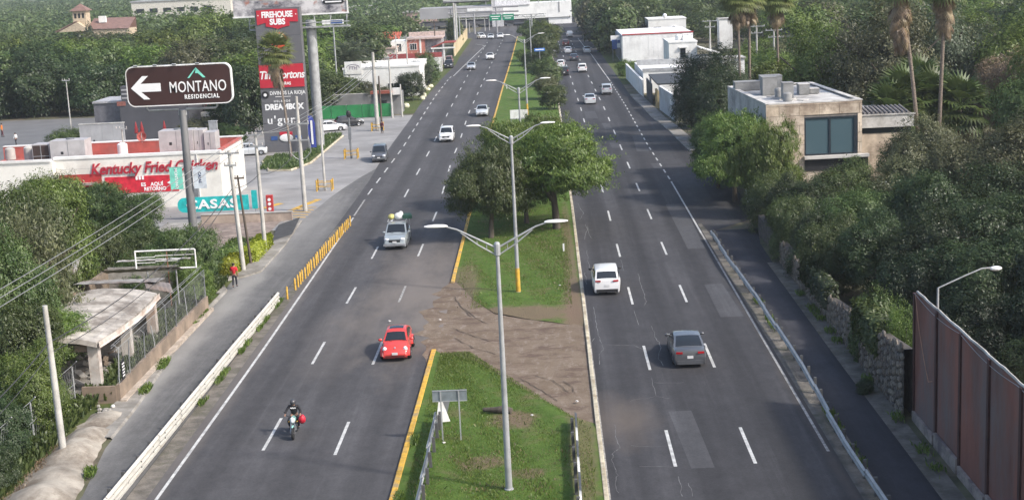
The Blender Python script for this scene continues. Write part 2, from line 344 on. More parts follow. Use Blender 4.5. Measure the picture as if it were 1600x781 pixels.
# repair patches and cracks
for q in ([(10.0, 126), (11.5, 126), (11.3, 106), (10.0, 106)], [(10.2, 177), (11.3, 177), (11.3, 162), (9.8, 162)], [(10.6, 152), (11.5, 152), (11.5, 148), (10.7, 148)],
          [(9.9, 94), (11.1, 94), (11.3, 85), (9.9, 85)], [(5.2, 67), (6.3, 67), (6.5, 59), (5.5, 59)], [(7.0, 192), (8.0, 191), (8.1, 185), (7.2, 185)], [(7.1, 171), (8.1, 170), (8.1, 166), (7.2, 166)], [(5.2, 208), (6.7, 208), (6.8, 198), (5.1, 199)],
          [(2.6, 150), (4.3, 150), (4.3, 144), (2.6, 144)]):
    m_ = MB(); m_.add([(x, y, .0235) for x, y in q], [(3, 2, 1, 0)]); struct(m_.build('asphalt_patch', PATCH, fix=False))
ck = MB()
def crack(pts, wd=.05, z=.0265):
    P2 = []
    for i in range(len(pts)-1):
        a, b = pts[i], pts[i+1]
        for t in range(5):
            f = t/5; P2.append((a[0]+(b[0]-a[0])*f+rnd.uniform(-.05, .05), a[1]+(b[1]-a[1])*f+rnd.uniform(-.1, .1)))
    P2.append(pts[-1]); vs = []
    for i, (x, y) in enumerate(P2):
        a = P2[max(0, i-1)]; b = P2[min(len(P2)-1, i+1)]; dx, dy = b[0]-a[0], b[1]-a[1]; l = math.hypot(dx, dy)+1e-6
        ww = wd*rnd.uniform(.3, 1)/2; vs += [(x-dy/l*ww, y+dx/l*ww, z), (x+dy/l*ww, y-dx/l*ww, z)]
    ck.add(vs, [(2*i, 2*i+1, 2*i+3, 2*i+2) for i in range(len(P2)-1)])
for L_ in ([(925, 225), (945, 290), (960, 350), (975, 395), (965, 420)], [(655, 430), (665, 520), (685, 600), (712, 685), (690, 720), (690, 780)], [(1010, 545), (1030, 610), (1065, 665), (1045, 740), (1080, 790)],
           [(600, 220), (612, 290)], [(612, 80), (628, 200)], [(820, 140), (840, 210)], [(900, 450), (930, 540)], [(712, 660), (900, 665), (960, 690)], [(610, 670), (660, 620)]):
    crack([G(760+a/3.905, 370+b/3.905) for a, b in L_])
for L_ in ([(780, 330), (790, 400), (805, 465), (765, 500), (765, 560), (795, 630), (785, 690), (805, 740)], [(870, 455), (1100, 455)], [(930, 575), (1130, 583)], [(870, 180), (1030, 155), (1110, 165)], [(1020, 70), (1200, 70)], [(1000, 40), (1030, 150)], [(1165, 640), (1190, 760)], [(1230, 680), (1250, 760)]):
    crack([G(760+a/3.885, 580+b/3.885) for a, b in L_], .035)
for L_ in ([(560, 540), (590, 600), (570, 640)], [(600, 670), (640, 750)], [(560, 710), (650, 700)], [(620, 680), (600, 760)], [(630, 535), (690, 535)]):
    crack([G(760+a/3.905, 180+b/3.905) for a, b in L_], .06)
struct(ck.build('road_cracks', CRK, fix=False))
# median: kerbs, soil crossing and grass
def kerb(name, xf, y0, y1, wd, m, side):
    mb = MB(); n = max(2, int((y1-y0)/5)+1)
    prof = [(0, .0), (0, .13), (.03, .15), (wd-.03, .15), (wd, .13), (wd, .0)]
    rows = []
    for i in range(n):
        y = y0+(y1-y0)*i/(n-1); x = xf(y); rows.append([(x+side*px, y+rnd.uniform(-.01, .01), pz+rnd.uniform(-.008, .008)) for px, pz in prof])
    mb.grid(rows); mb.add(rows[0], [(0, 1, 2, 3, 4, 5)]); mb.add(rows[-1], [(5, 4, 3, 2, 1, 0)]); return struct(mb.build(name, m))
kerb('yellow_kerb', lambda y: lerpx(ML, y)-.28, 40, 79.8, .26, YEL, 1)
kerb('yellow_kerb', lambda y: lerpx(ML, y)-.28, 97.5, 425, .26, YEL, 1)
kerb('cream_kerb', lambda y: lerpx(MR, y)+.05, 40, 215, .2, CREAM, 1)
kerb('cream_kerb', lambda y: lerpx(MR, y)+.05, 215, 420, .2, CREAM, 1)
def grass_mat(name, spots=(), g1=(.06, .115, .018), g2=(.12, .19, .035)):
    m, nt, p, oc = base(name, .9, 0, .2)
    c = mixc(nt, ramp(nt, noise(nt, oc, 1.3, 6, (1, 1, 1), .7), .3, .7), g1, g2)
    c = mixc(nt, ramp(nt, noise(nt, oc, 14, 4), .3, .75), mixc(nt, .45, c, (.03, .06, .01)), c)
    c = mixc(nt, ramp(nt, noise(nt, oc, .45, 5, (1, 1, 1), .7), .54, .72), c, (.14, .13, .06))
    for (cx, cy, rx, ry, k) in spots:
        mp = nt.nodes.new('ShaderNodeMapping'); mp.inputs['Location'].default_value = (-cx/rx, -cy/ry, 0); mp.inputs['Scale'].default_value = (1/rx, 1/ry, 0)
        nt.links.new(oc, mp.inputs[0]); ln = N(nt, 'ShaderNodeVectorMath', operation='LENGTH'); nt.links.new(mp.outputs[0], ln.inputs[0])
        ad = N(nt, 'ShaderNodeMath', operation='MULTIPLY_ADD'); nt.links.new(noise(nt, oc, 1.5, 5), ad.inputs[0]); ad.inputs[1].default_value = 1.0; nt.links.new(ln.outputs['Value'], ad.inputs[2])
        c = mixc(nt, mrange(nt, ad.outputs[0], 1.15, 1.6, k, 0), c, (.17, .12, .085))
    nt.links.new(c, p.inputs['Base Color'])
    b = nt.nodes.new('ShaderNodeBump'); b.inputs['Strength'].default_value = .8; b.inputs['Distance'].default_value = .08
    nt.links.new(noise(nt, oc, 7, 6, (1, 1, 1), .7), b.inputs['Height']); nt.links.new(b.outputs[0], p.inputs['Normal'])
    return m
GRASS = grass_mat('median_grass', [(-3.6, 60.4, 1.1, .9, .8), (-1.6, 58.9, .9, .7, .7), (-2.3, 66.3, 1.3, 1.5, .9), (1.2, 84.5, 1.0, 14, .8), (.9, 63, .7, 12, .55), (-2.5, 87.5, 5, 2.2, .85), (-6.3, 96, 1.2, 8, .7), (1.1, 100, .5, 30, .7), (-5, 86, 2, 3, .9)])
VERGE = grass_mat('verge_weeds', [], (.05, .085, .02), (.13, .135, .05))
def gz(x, y): return .05*math.sin(x*1.7+y*.4)*math.sin(y*.31+x)+rnd.uniform(-.012, .012)
def lawn(name, A, B, y_end, z=.11, step=1.2):
    rows = []; ymax = y_end; n = int((ymax-60)/step)+1 if ymax > 100 else 30
    for j in range(n+1):
        v = j/n; row = []
        for i in range(15):
            u = i/14; ys = float(np.interp(u, [a[0] for a in A], [a[1] for a in A])); y = ys+(ymax-ys)*v
            a = lerpx(ML, y)-.03; b = lerpx(MR, y)+.07; x = a+(b-a)*u
            edge = min(i, 14-i)
            row.append((x, y, z+(gz(x, y) if edge > 0 else 0)+(.03 if edge > 1 else 0)-(.08 if j == 0 else 0)))
        rows.append(row)
    mb = MB(); mb.grid(rows); o = mb.build(name, GRASS, fix=False, smooth=60); o['kind'] = 'structure'; return o
lawn('grass_median_near', [(0, 80), (.3, 77), (.6, 71.5), (.85, 67), (1, 65.5)], None, 40)
lawn('grass_median_far', [(0, 98), (.15, 93), (.35, 88.2), (.6, 86.3), (.85, 84.8), (1, 84)], None, 424)
dm = MB(); dm.grid([[((-7.3+9.1*i/12) if i else -7.35-max(0, 1-((62+38*j/40)-88)**2/110)*(.35+.9*abs(math.sin(j*1.7)+.5*math.sin(j*.6))), 62+38*j/40, .030+.02*math.sin(i*1.3+j)*math.sin(j*.7)*(0 if i in (0, 12) else 1)) for i in range(13)] for j in range(41)])
struct(dm.build('dirt_crossing', DIRT, fix=False, smooth=60))
strip('grass_verge_left', [(-34, 40), (-40, 120)], [(-23.3, 40), (-23.4, 66), (-23.2, 72), (-23.3, 100), (-24.2, 120)], 40, 120, .03, VERGE)
strip('grass_verge_left_far', [(-30, 216), (-26, 300), (-23, 420)], LK, 216, 425, .03, VERGE)
strip('grass_verge_right', [(14.1, 195), (13.1, 229), (12.9, 286), (12.6, 332), (12.2, 370), (11, 425)], [(20, 195), (20, 425)], 250, 425, .03, VERGE)
rt = MB(); _ck = ck; ck = rt
for L_ in ([(205, 50), (290, 95), (370, 145), (430, 185)], [(60, 20), (160, 60), (230, 70)], [(470, 60), (520, 100), (540, 140)], [(300, 30), (400, 60), (500, 130)]): crack([G(760+a/3.885, 580+b/3.885) for a, b in L_], .06, .062)
for L_ in ([(1290, 370), (1330, 430), (1390, 490)], [(1350, 440), (1420, 500), (1500, 540)], [(1280, 560), (1380, 600), (1500, 640)], [(1290, 620), (1400, 680), (1540, 720)]): crack([G(380+a/3.905, 370+b/3.905) for a, b in L_], .07, .062)
ck = _ck; struct(rt.build('dirt_ruts', mat('rut_dark_soil', (.085, .065, .05), .95), fix=False))
# left footway: broken slabs, lumpy concrete bank
SW = mat('footway_concrete', (.27, .255, .23), .92, 0, .2, .8, .3, dirt=(.15, .135, .11))
sw = MB(); rows = []
for j in range(60):
    y = 66+38*j/59; a = -23.25 if y < 97 else -24.6-(y-97)*.05; b = lerpx(CL, y)
    rows.append([(a, y, .02), (a, y, .14), (a+(b-a)*.5, y, .13+rnd.uniform(-.02, .02)), (b-.06, y, .12+rnd.uniform(-.02, .02)), (b+.04, y, .0)])
sw.grid(rows); struct(sw.build('sidewalk_left', SW, fix=False, smooth=40))
mo = MB(); rows = []
for j in range(44):
    y = 44+26*j/43; a = -24.2+rnd.uniform(-.12, .12); b = lerpx(CL, y)-.25+rnd.uniform(-.07, .07); h = .45+.12*math.sin(y*.9)+.1*math.sin(y*2.3)
    if y > 67.5: h *= .6
    pr = [0, .35, .75, 1.0, 1.02, .93, .6, .05]
    rows.append([(a+(b-a)*u/7, y+.12*math.sin(u*2), h*pr[u]+rnd.uniform(-.025, .025)) for u in range(8)])
mo.grid(rows); struct(mo.build('concrete_bank', mat('poured_concrete', (.31, .28, .235), .95, 0, .25, .9, .5, dirt=(.16, .13, .1)), fix=False, smooth=50))
fh = MB(); rows = []
for j in range(40):
    y = 103.5+22*j/39; b = lerpx(CL, y); rows.append([(b-1.6, y, .02), (b-1.5, y, .14), (b-.25, y, .14), (b, y, .13), (b+.05, y, 0)])
fh.grid(rows); struct(fh.build('sidewalk_left', SW, fix=False, smooth=40))
struct(MB().add([(-23.9, 123, .2), (-22.6, 126.5, .2), (-21.95, 118.5, .15), (-23.2, 115.5, .15)], [(3, 2, 1, 0)]).build('dark_ramp', mat('ramp_asphalt', (.05, .05, .05), .9), fix=False))
rs = MB(); rows = []
for j in range(50):
    y = 160+70*j/49; b = lerpx(RK, y); rows.append([(b-.05, y, 0), (b, y, .14), (b+1.6, y, .14), (b+1.8, y, .0)])
rs.grid(rows); struct(rs.build('sidewalk_right', SW, fix=False, smooth=40))
# ================================================================== VEGETATION
def leaf_mesh(name, C, Nn, size, tint, elong=1.0, up=0.0, seed=0):
    rg = np.random.default_rng(seed); n = len(C)
    nr = Nn+rg.normal(0, .38, (n, 3)); nr /= np.linalg.norm(nr, axis=1)[:, None]+1e-9
    a = rg.normal(0, 1, (n, 3)); a[:, 2] += up*2.5
    a -= nr*np.sum(a*nr, axis=1)[:, None]*(1 if up == 0 else .4); a /= np.linalg.norm(a, axis=1)[:, None]+1e-9
    b = np.cross(nr, a); b /= np.linalg.norm(b, axis=1)[:, None]+1e-9
    s = size*rg.uniform(.6, 1.35, n)[:, None]
    V = np.empty((n, 4, 3)); V[:, 0] = C-a*s*.5*elong; V[:, 1] = C+b*s*.32; V[:, 2] = C+a*s*.5*elong; V[:, 3] = C-b*s*.32
    me = bpy.data.meshes.new(name); me.vertices.add(4*n); me.vertices.foreach_set('co', V.reshape(-1).astype(np.float32))
    me.loops.add(4*n); me.loops.foreach_set('vertex_index', np.arange(4*n, dtype=np.int32))
    me.polygons.add(n); me.polygons.foreach_set('loop_start', np.arange(0, 4*n, 4, dtype=np.int32))
    at = me.attributes.new('tint', 'FLOAT', 'FACE'); at.data.foreach_set('value', np.clip(tint, 0, 1).astype(np.float32))
    me.update(); return me
def crown_pts(seed, n, Rr=4.0, Hc=6.0, lobes=8, clump=.42, shell=.72, nclump=None, droop=0, spike=.22):
    rg = np.random.default_rng(seed)
    L = [(0, 0, Hc*.52, Rr*.68, Hc*.46)]
    for i in range(lobes):
        q = 2*math.pi*(i+rg.uniform(-.3, .3))/lobes*1.9; rr = Rr*rg.uniform(.35, .72); z = Hc*rg.uniform(.18, .8)
        L.append((rr*math.cos(q), rr*math.sin(q), z, Rr*rg.uniform(.26, .46), Hc*rg.uniform(.16, .3)))
    L = np.array(L); nc = nclump or n//26
    wgt = L[:, 3]**2; wgt /= wgt.sum(); k = rg.choice(len(L), nc, p=wgt)
    d = rg.normal(0, 1, (nc, 3)); d[:, 2] = d[:, 2]*.8+.35; d /= np.linalg.norm(d, axis=1)[:, None]
    rad = shell+(1.08-shell)*rg.random(nc)**.5+np.where(rg.random(nc) < .22, rg.uniform(0, spike, nc), 0)
    cc = np.stack([L[k, 0]+d[:, 0]*L[k, 3]*rad, L[k, 1]+d[:, 1]*L[k, 3]*rad, L[k, 2]+d[:, 2]*L[k, 4]*rad], 1)
    cc[:, 2] = np.maximum(cc[:, 2], .1); ct = rg.uniform(0, 1, nc)
    j = rg.integers(0, nc, n); cs = clump*rg.uniform(.5, 1.4, nc)
    P = cc[j]+rg.normal(0, 1, (n, 3))*cs[j][:, None]*np.array([1, 1, .75]); nn = d[j]+np.array([0, 0, .5])
    if droop: P[:, 2] -= droop*rg.random(n)**2
    return P, nn, ct[j]*.82+rg.random(n)*.18
def crown(name, seed, n, leaf, elong=1.3, up=0.0, **k):
    P, nn, t = crown_pts(seed, n, **k); return leaf_mesh(name, P, nn, leaf, t, elong, up, seed)
LM = {'grass': leaf_mat('grass_blade', (.085, .145, .02), (.19, .26, .055)), 'bright': leaf_mat('leaf_bright', (.055, .10, .016), (.165, .22, .045)), 'mid': leaf_mat('leaf_mid', (.04, .072, .018), (.115, .155, .046)),
      'dark': leaf_mat('leaf_dark', (.018, .036, .013), (.065, .095, .032)), 'olive': leaf_mat('leaf_olive', (.055, .066, .028), (.16, .165, .078)),
      'yellow': leaf_mat('leaf_yellow_green', (.2, .25, .015), (.36, .4, .03)), 'grey': leaf_mat('leaf_grey_green', (.05, .068, .036), (.1, .125, .07)),
      'brown': leaf_mat('leaf_dry', (.15, .105, .065), (.34, .26, .16)), 'palm': leaf_mat('leaf_palm', (.075, .11, .03), (.25, .28, .10)), 'deep': leaf_mat('leaf_deep', (.010, .024, .009), (.035, .058, .02))}
BARK = mat('bark', (.085, .07, .055), .95, 0, .3, 3, .6, sx=(1, 1, .2)); PALMB = mat('palm_bark', (.19, .155, .125), .95, 0, .25, 5, .5, sx=(1, 1, 3))
CR = {}
for i in range(3): CR['near%d' % i] = crown('crown_leaves', 10+i, 46000, .125, 1.5, clump=.26, lobes=11, nclump=1300, spike=.3)
for i in range(2): CR['upr%d' % i] = crown('crown_leaves', 20+i, 60000, .095, 2.8, up=.8, clump=.21, lobes=13, nclump=1700, spike=.42)
for i in range(3): CR['mid%d' % i] = crown('crown_leaves', 30+i, 17000, .23, 1.4, clump=.34, lobes=10, nclump=560, spike=.3)
CR['airy'] = crown('crown_leaves', 40, 42000, .12, 1.6, clump=.38, lobes=13, nclump=420, shell=.35, spike=.5)
for i in range(3): CR['far%d' % i] = crown('crown_leaves', 50+i, 6500, .42, 1.2, clump=.45, lobes=8, nclump=200)
CR['thin'] = crown('crown_leaves', 60, 17000, .12, 2.0, up=.3, clump=.45, lobes=11, nclump=420, shell=.3, spike=.5)
def trunk_mesh(seed):
    rg = random.Random(seed); mb = MB(); bx, by = rg.uniform(-.3, .3), rg.uniform(-.3, .3)
    mb.tube([(0, 0, -.3), (bx*.3, by*.3, 1.2), (bx, by, 2.6), (bx*1.2, by*.8, 4.6)], [.27, .21, .16, .06], 8)
    for i in range(6):
        q = i*1.05+rg.uniform(-.3, .3); z = rg.uniform(1.5, 3.0); r = rg.uniform(1.6, 2.7); e = rg.uniform(3.6, 5.2)
        mb.tube([(bx*z/2.6, by*z/2.6, z), (r*.45*math.cos(q), r*.45*math.sin(q), z+(e-z)*.55), (r*math.cos(q), r*math.sin(q), e)], [.11, .07, .025], 6)
    return mb.mesh('trunk', BARK, 60)
TK = [trunk_mesh(i) for i in range(4)]
def tree(label, x, y, h, r, cr, lm, base_z=None, name='tree', group=None, z=0, cat='tree'):
    """h total height, r crown radius; the crown starts at base_z"""
    bz = h*.22 if base_z is None else base_z
    t = thing(name, label, cat, (x, y, z), rnd.uniform(0, 6.28), group)
    k = link('trunk', TK[rnd.randrange(4)], t); k.scale = (h/7.5*max(.7, min(1.3, r/3.6)),)*2+(max(h-1.2, .6)/5.6,)
    c = link('crown', CR[cr], t, (0, 0, bz)); c.scale = (r/4.0, r/4.0, (h-bz)/6.1)
    if not CR[cr].materials: CR[cr].materials.append(LM['mid'])
    c.material_slots[0].link = 'OBJECT'; c.material_slots[0].material = LM[lm]
    return t
def bush(label, x, y, h, r, cr, lm, name='shrub', group=None, z=0, cat='shrub'):
    t = thing(name, label, cat, (x, y, z), rnd.uniform(0, 6.28), group)
    c = link('foliage', CR[cr], t, (0, 0, -h*.12)); c.scale = (r/4.0, r/4.0, h*1.12/6.1)
    if not CR[cr].materials: CR[cr].materials.append(LM['mid'])
    c.material_slots[0].link = 'OBJECT'; c.material_slots[0].material = LM[lm]
    s = MB()
    for i in range(5): q = i*1.3; s.tube([(0, 0, -.1), (r*.2*math.cos(q), r*.2*math.sin(q), h*.4), (r*.5*math.cos(q), r*.5*math.sin(q), h*.8)], [.05, .035, .012], 5)
    s.build('stem', BARK, t); return t
# ---- median
tree('large spreading bright green tree on the median, its crown reaching over the northbound lanes', .3, 116, 8.4, 5.1, 'upr0', 'bright', 2.9)
tree('bushy green tree on the median beside the yellow kerb, left of the largest median tree', -5.0, 113, 7.2, 3.5, 'upr1', 'mid', 1.8)
tree('upright median tree directly behind the largest one', -3.3, 127, 7.6, 4.0, 'upr0', 'bright', 1.2)
tree('rounded median tree in front of the white median signboard', .2, 141, 6.6, 3.3, 'upr1', 'bright', 1.2)
tree('darker median tree behind the pair by the second lamp', -2.2, 119, 6.8, 3.4, 'upr0', 'mid', 1.8)
for i, (px, py, Y, h, r, cr, lm, lb) in enumerate([
    (862, 0, 212, 3.6, 2.1, 'mid0', 'mid', 'low leafy median tree right of the white signboard'),
    (850, 0, 228, 4.2, 2.4, 'mid1', 'olive', 'median tree with dry lower leaves behind the signboard'),
    (853, 0, 252, 5.0, 3.0, 'mid2', 'mid', 'dark rounded median tree by the blue street sign'),
    (838, 0, 285, 4.6, 2.9, 'mid0', 'dark', 'dense median tree behind the blue street sign'),
    (845, 0, 318, 7.0, 3.8, 'mid1', 'mid', 'tall dark median tree near the far lamp post'),
    (848, 0, 352, 7.4, 4.2, 'mid2', 'bright', 'tallest far median tree before the green road signs'),
    (818, 0, 305, 3.6, 2.0, 'mid1', 'bright', 'small bright median tree beside the left kerb at the far end'),
    (832, 0, 395, 6.0, 3.5, 'far0', 'mid', 'last median tree close to the overpass')]):
    x = AT(px, 60, Y).x; tree(lb, x, Y, h, r, cr, lm, .5)
# ---- right-hand trees
RT = [(16.2, 126, 7.6, 3.7, 'upr0', 'bright', 1.8, 'bright green tree leaning over the right service road, nearest the carriageway'),
      (17.7, 118, 7.5, 2.9, 'upr1', 'bright', 1.0, 'bright green tree touching the left corner of the stone-clad house'),
      (15.6, 134, 6.8, 3.0, 'upr1', 'mid', 1.4, 'smaller roadside tree just left of the leaning bright tree'),
      (18.3, 170, 10.2, 3.8, 'near0', 'deep', .6, 'very dark dense tree left of the stone-clad house'), (19.5, 162, 9.2, 3.8, 'near1', 'dark', .6, 'dark round tree against the house side wall'),
      (18.0, 182, 6.2, 2.6, 'near2', 'deep', .4, 'low dark tree at the kerb by the grey garden wall'), (22, 183, 8.0, 4.0, 'near1', 'dark', .4, 'dark tree behind the two darkest roadside trees'),
      (22.2, 108, 5.4, 3.2, 'near0', 'mid', .6, 'shrubby tree below the big blue window, left side'), (26.2, 107, 6.2, 3.3, 'near1', 'olive', .6, 'olive tree right below the big window ledge'),
      (30.8, 108, 7.4, 3.9, 'near2', 'olive', .8, 'yellow-tipped tree right of the big window'), (35.5, 106, 8.6, 4.4, 'near0', 'olive', .8, 'broad olive tree with pale leaf tips near the right picture edge'),
      (41, 104, 9.2, 5.0, 'near1', 'olive', .8, 'largest pale-tipped tree at the right edge'), (19.0, 104, 5.3, 2.9, 'near1', 'dark', .5, 'low dark tree behind the far end of the stone wall'),
      (20.8, 96, 5.6, 3.0, 'near2', 'mid', .5, 'bushy tree with bright shoots above the stone wall'), (24.6, 96, 6.4, 3.5, 'near0', 'dark', .5, 'dark tree behind the bushy one above the stone wall'),
      (29, 95, 7.2, 4.0, 'near1', 'dark', .5, 'shadowy tree in the middle of the right-hand thicket'), (34.0, 93, 8.2, 4.2, 'near2', 'mid', .5, 'green tree in front of the pale-tipped trees'),
      (39.5, 92, 8.8, 4.6, 'near0', 'dark', .5, 'dark green tree at the right edge, below the pale-tipped ones'), (19.6, 87, 5.2, 2.7, 'near0', 'dark', .4, 'small dark tree overhanging the stone wall'),
      (22.8, 85, 6.2, 3.3, 'near1', 'dark', .4, 'dark tree behind the small one overhanging the wall'), (26.8, 84, 7.0, 3.7, 'near2', 'dark', .4, 'broad dark tree left of the crooked street lamp'),
      (31, 82, 7.6, 4.0, 'near0', 'mid', .4, 'green tree behind the lamp head of the crooked street lamp'), (35.8, 81, 8.4, 4.4, 'near1', 'dark', .4, 'deep green tree at the right edge above the red wall'),
      (19.9, 78, 4.9, 2.4, 'near2', 'deep', .3, 'dark bushy tree beside the vine-covered wall top'), (23, 76, 5.9, 3.2, 'near0', 'dark', .3, 'dark tree between the vines and the street lamp'),
      (27, 74, 6.6, 3.6, 'near1', 'deep', .3, 'very dark tree behind the street lamp pole'), (31, 71, 7.4, 4.0, 'near2', 'dark', .3, 'dark tree right of the street lamp pole'),
      (20.4, 69, 4.8, 2.5, 'near1', 'deep', .3, 'darkest low tree right behind the corner of the red wall'), (24.2, 67, 5.8, 3.2, 'near2', 'deep', .3, 'dark low tree behind the second red wall panel'),
      (28.4, 64, 6.4, 3.6, 'near0', 'dark', .3, 'leafy dark tree behind the right end of the red wall'), (21.5, 61, 4.9, 2.6, 'near1', 'dark', .3, 'low leafy tree just behind the red wall coping'),
      (30.6, 123, 5.6, 2.8, 'near0', 'mid', .5, 'green tree beside the low annex roof'), (31.0, 120.5, 7.6, 3.3, 'near1', 'olive', .6, 'olive tree covering the right end of the low annex'), (44, 128, 10.5, 5.4, 'near1', 'mid', 1, 'tall bright tree in the upper right corner'), (50, 136, 12.5, 6, 'near2', 'bright', 1, 'bright tall tree at the right edge, upper corner'),
      (36.0, 155, 15.6, 6.4, 'airy', 'olive', 2, 'very tall airy eucalyptus-like tree left of the leaning palm'), (30.8, 160, 13.6, 5.4, 'airy', 'bright', 2, 'tall airy tree behind the stone-clad house roof'),
      (44.5, 163, 14.6, 6.0, 'airy', 'grey', 2, 'tall grey-green tree between the two right-hand palms'), (52, 158, 13.6, 6.5, 'airy', 'bright', 1, 'tall olive tree right of the right-hand palms'),
      (27, 172, 8.6, 4.0, 'mid0', 'bright', .8, 'light green tree directly behind the rooftop tanks'), (47, 146, 10.5, 4.5, 'near2', 'brown', 1, 'tree with rusty dry foliage right of the palms'), (47, 112, 9.0, 4.6, 'near2', 'bright', .8, 'fresh green tree cut by the right picture edge'),
      (58, 150, 13, 6.5, 'near1', 'bright', 1, 'fresh green tall tree at the far right edge'), (60, 175, 14, 7, 'mid0', 'mid', 1, 'broad crown filling the upper right corner'), (47, 176, 13.5, 6, 'mid1', 'olive', 1, 'broad olive crown above the leaning palm')]
for a in RT: tree(a[7], a[0], a[1], a[2], a[3], a[4], a[5], a[6])
for i_, (x_1, y_1) in enumerate([(17.4, 90), (17.6, 95.5), (17.2, 101), (17.6, 107), (17.0, 112)]): bush(['dark bush hanging over the middle of the stone wall', 'ragged dark bush just beyond the middle of the stone wall', 'leafy bush above the far half of the stone wall', 'dark bush near the far end of the stone wall', 'shaded bush under the leaning roadside tree'][i_], x_1, y_1, 4.6, 2.1, 'near%d' % (i_ % 3), 'dark' if i_ % 2 else 'mid')
# far rows on the right: individual trees, alike
gR = 'trees lining the far right side of the avenue'
n_ = 0
FARC = []
for Y in np.arange(252, 470, 13):
    for X in np.arange(16.5, .42*Y+8, 11.5):
        if X < 44 and 262 < Y < 350 and not (X < 22 and Y > 322): continue
        if X < 60 and Y < 262: continue
        if 36 < X < 75 and 255 < Y < 275: continue
        x = X+rnd.uniform(-2.5, 2.5); y = Y+rnd.uniform(-4, 4); h = rnd.uniform(8, 12)
        if X < 22 and Y > 320: h = 11; x = X+rnd.uniform(-1, 1)
        if Y > 300 and X > 22: FARC.append((x, y, rnd.uniform(5, 6.8), h)); continue
        tree('leafy green tree of the wooded belt along the far right of the avenue', x, y, h, rnd.uniform(5, 6.8), 'far%d' % rnd.randrange(3), rnd.choice(['mid', 'dark', 'mid', 'olive']), .8, group=gR)
for Y in np.arange(188, 262, 14):
    for X in np.arange(46, .42*Y+8, 11):
        if 52 < X < 64 and Y > 236: continue
        tree('leafy tree standing behind the stone-clad house and the white villas', X+rnd.uniform(-2.5, 2.5), Y+rnd.uniform(-4, 4), rnd.uniform(8, 12), rnd.uniform(5, 6.5), 'mid%d' % rnd.randrange(3), rnd.choice(['mid', 'dark', 'olive', 'bright']), .8, group='trees behind the right-hand houses')
for (x, y, h, r, lm) in [(27, 205, 7, 4, 'mid'), (33, 212, 7.5, 4.5, 'bright'), (39, 205, 8, 4.5, 'mid'), (30, 225, 7, 4.5, 'bright'), (38, 228, 8, 5, 'olive'), (36, 245, 7, 4, 'bright'), (44, 240, 8, 5, 'mid')]:
    tree('yellowish green garden tree right of the white buildings', x, y, h, r, 'mid%d' % rnd.randrange(3), lm, .6, group='garden trees right of the white buildings')
bush('rounded hedge bush at the kerb beside the white workshop wall', AT(975, 110, 272).x+.4, 268, 3.0, 2.3, 'mid1', 'bright')
# ---- left-hand trees
LT = [(-31.5, 82, 9.2, 3.7, 'thin', 'olive', .4, 'tall loose tree at the left edge with pale flecks between its leaves'), (-34.5, 96, 9.0, 3.6, 'near2', 'bright', .6, 'fresh green tree at the left edge behind the loose tree'), (-33.0, 100, 4.4, 2.8, 'upr0', 'mid', .3, 'low feathery tree behind the loose metal sheets'), (-37.5, 98.5, 4.8, 3.0, 'near1', 'mid', .3, 'low green tree between the left edge trees and the metal sheets'), (-30.5, 104, 3.4, 2.4, 'upr1', 'mid', .2, 'low shrub-like tree at the foot of the brown sign post'),
      (-30.4, 77.5, 7.8, 2.9, 'near0', 'mid', .4, 'broad leafy tree at the left edge above the low fence'), (-33.4, 88, 9.4, 3.8, 'near1', 'mid', .5, 'tall leafy tree at the left edge in front of the white restaurant'),
      (-27.5, 70.8, 6.0, 2.3, 'near2', 'mid', .3, 'green tree left of the first white concrete post'), (-25.9, 67.0, 4.3, 1.7, 'near0', 'bright', .2, 'bright vine-covered tree beside the first white concrete post'),
      (-26.0, 63, 3.4, 1.7, 'near1', 'dark', .3, 'dark leafy tree at the lower left edge'), (-27.4, 75.0, 4.6, 2.1, 'near2', 'bright', 1.4, 'young tree with large leaves in front of the ruined canopy'),
      (-32.3, 84, 6.3, 2.6, 'thin', 'olive', .6, 'sparse tree with pale dry leaves behind the ruined canopy corner'), (-38, 118, 5.0, 3.3, 'upr0', 'mid', .4, 'leafy tree in front of the white restaurant banner'),
      (-42.5, 120, 5.3, 3.3, 'upr1', 'bright', .4, 'leafy tree in front of the red drive-through window'), (-34.6, 116, 4.6, 2.8, 'near2', 'mid', .4, 'leafy tree left of the tall brown sign post'),
      (-41.5, 101, 6.2, 3.6, 'near2', 'mid', .4, 'green tree behind the wrecked roof panels'), (-37.0, 106, 4.8, 3.2, 'near0', 'dark', .4, 'dark tree behind the ruined building'),
      (-28.0, 96.0, 3.2, 2.6, 'upr1', 'mid', .1, 'feathery shrub tree under the empty white frame'), (-26.3, 100.5, 4.0, 2.6, 'upr0', 'mid', .1, 'feathery green tree beside the man in red'),
      (-28.0, 103.5, 3.3, 2.4, 'upr1', 'mid', .1, 'feathery green tree right of the empty white frame'), (-45, 128, 4.8, 2.2, 'thin', 'olive', .5, 'thin wispy tree standing before the drive-through wall'),
      (-46, 108, 8.3, 3.6, 'thin', 'olive', .6, 'tall wispy tree in front of the left end of the restaurant'), (-24.9, 59.0, 2.4, 1.3, 'near2', 'dark', .1, 'dark undergrowth tree at the bottom left corner'), (-24.7, 94.5, 3.0, 1.7, 'upr1', 'bright', .1, 'narrow shrub growing through the mesh fence')]
for a in LT: tree(a[7], a[0], a[1], a[2], a[3], a[4], a[5], a[6])
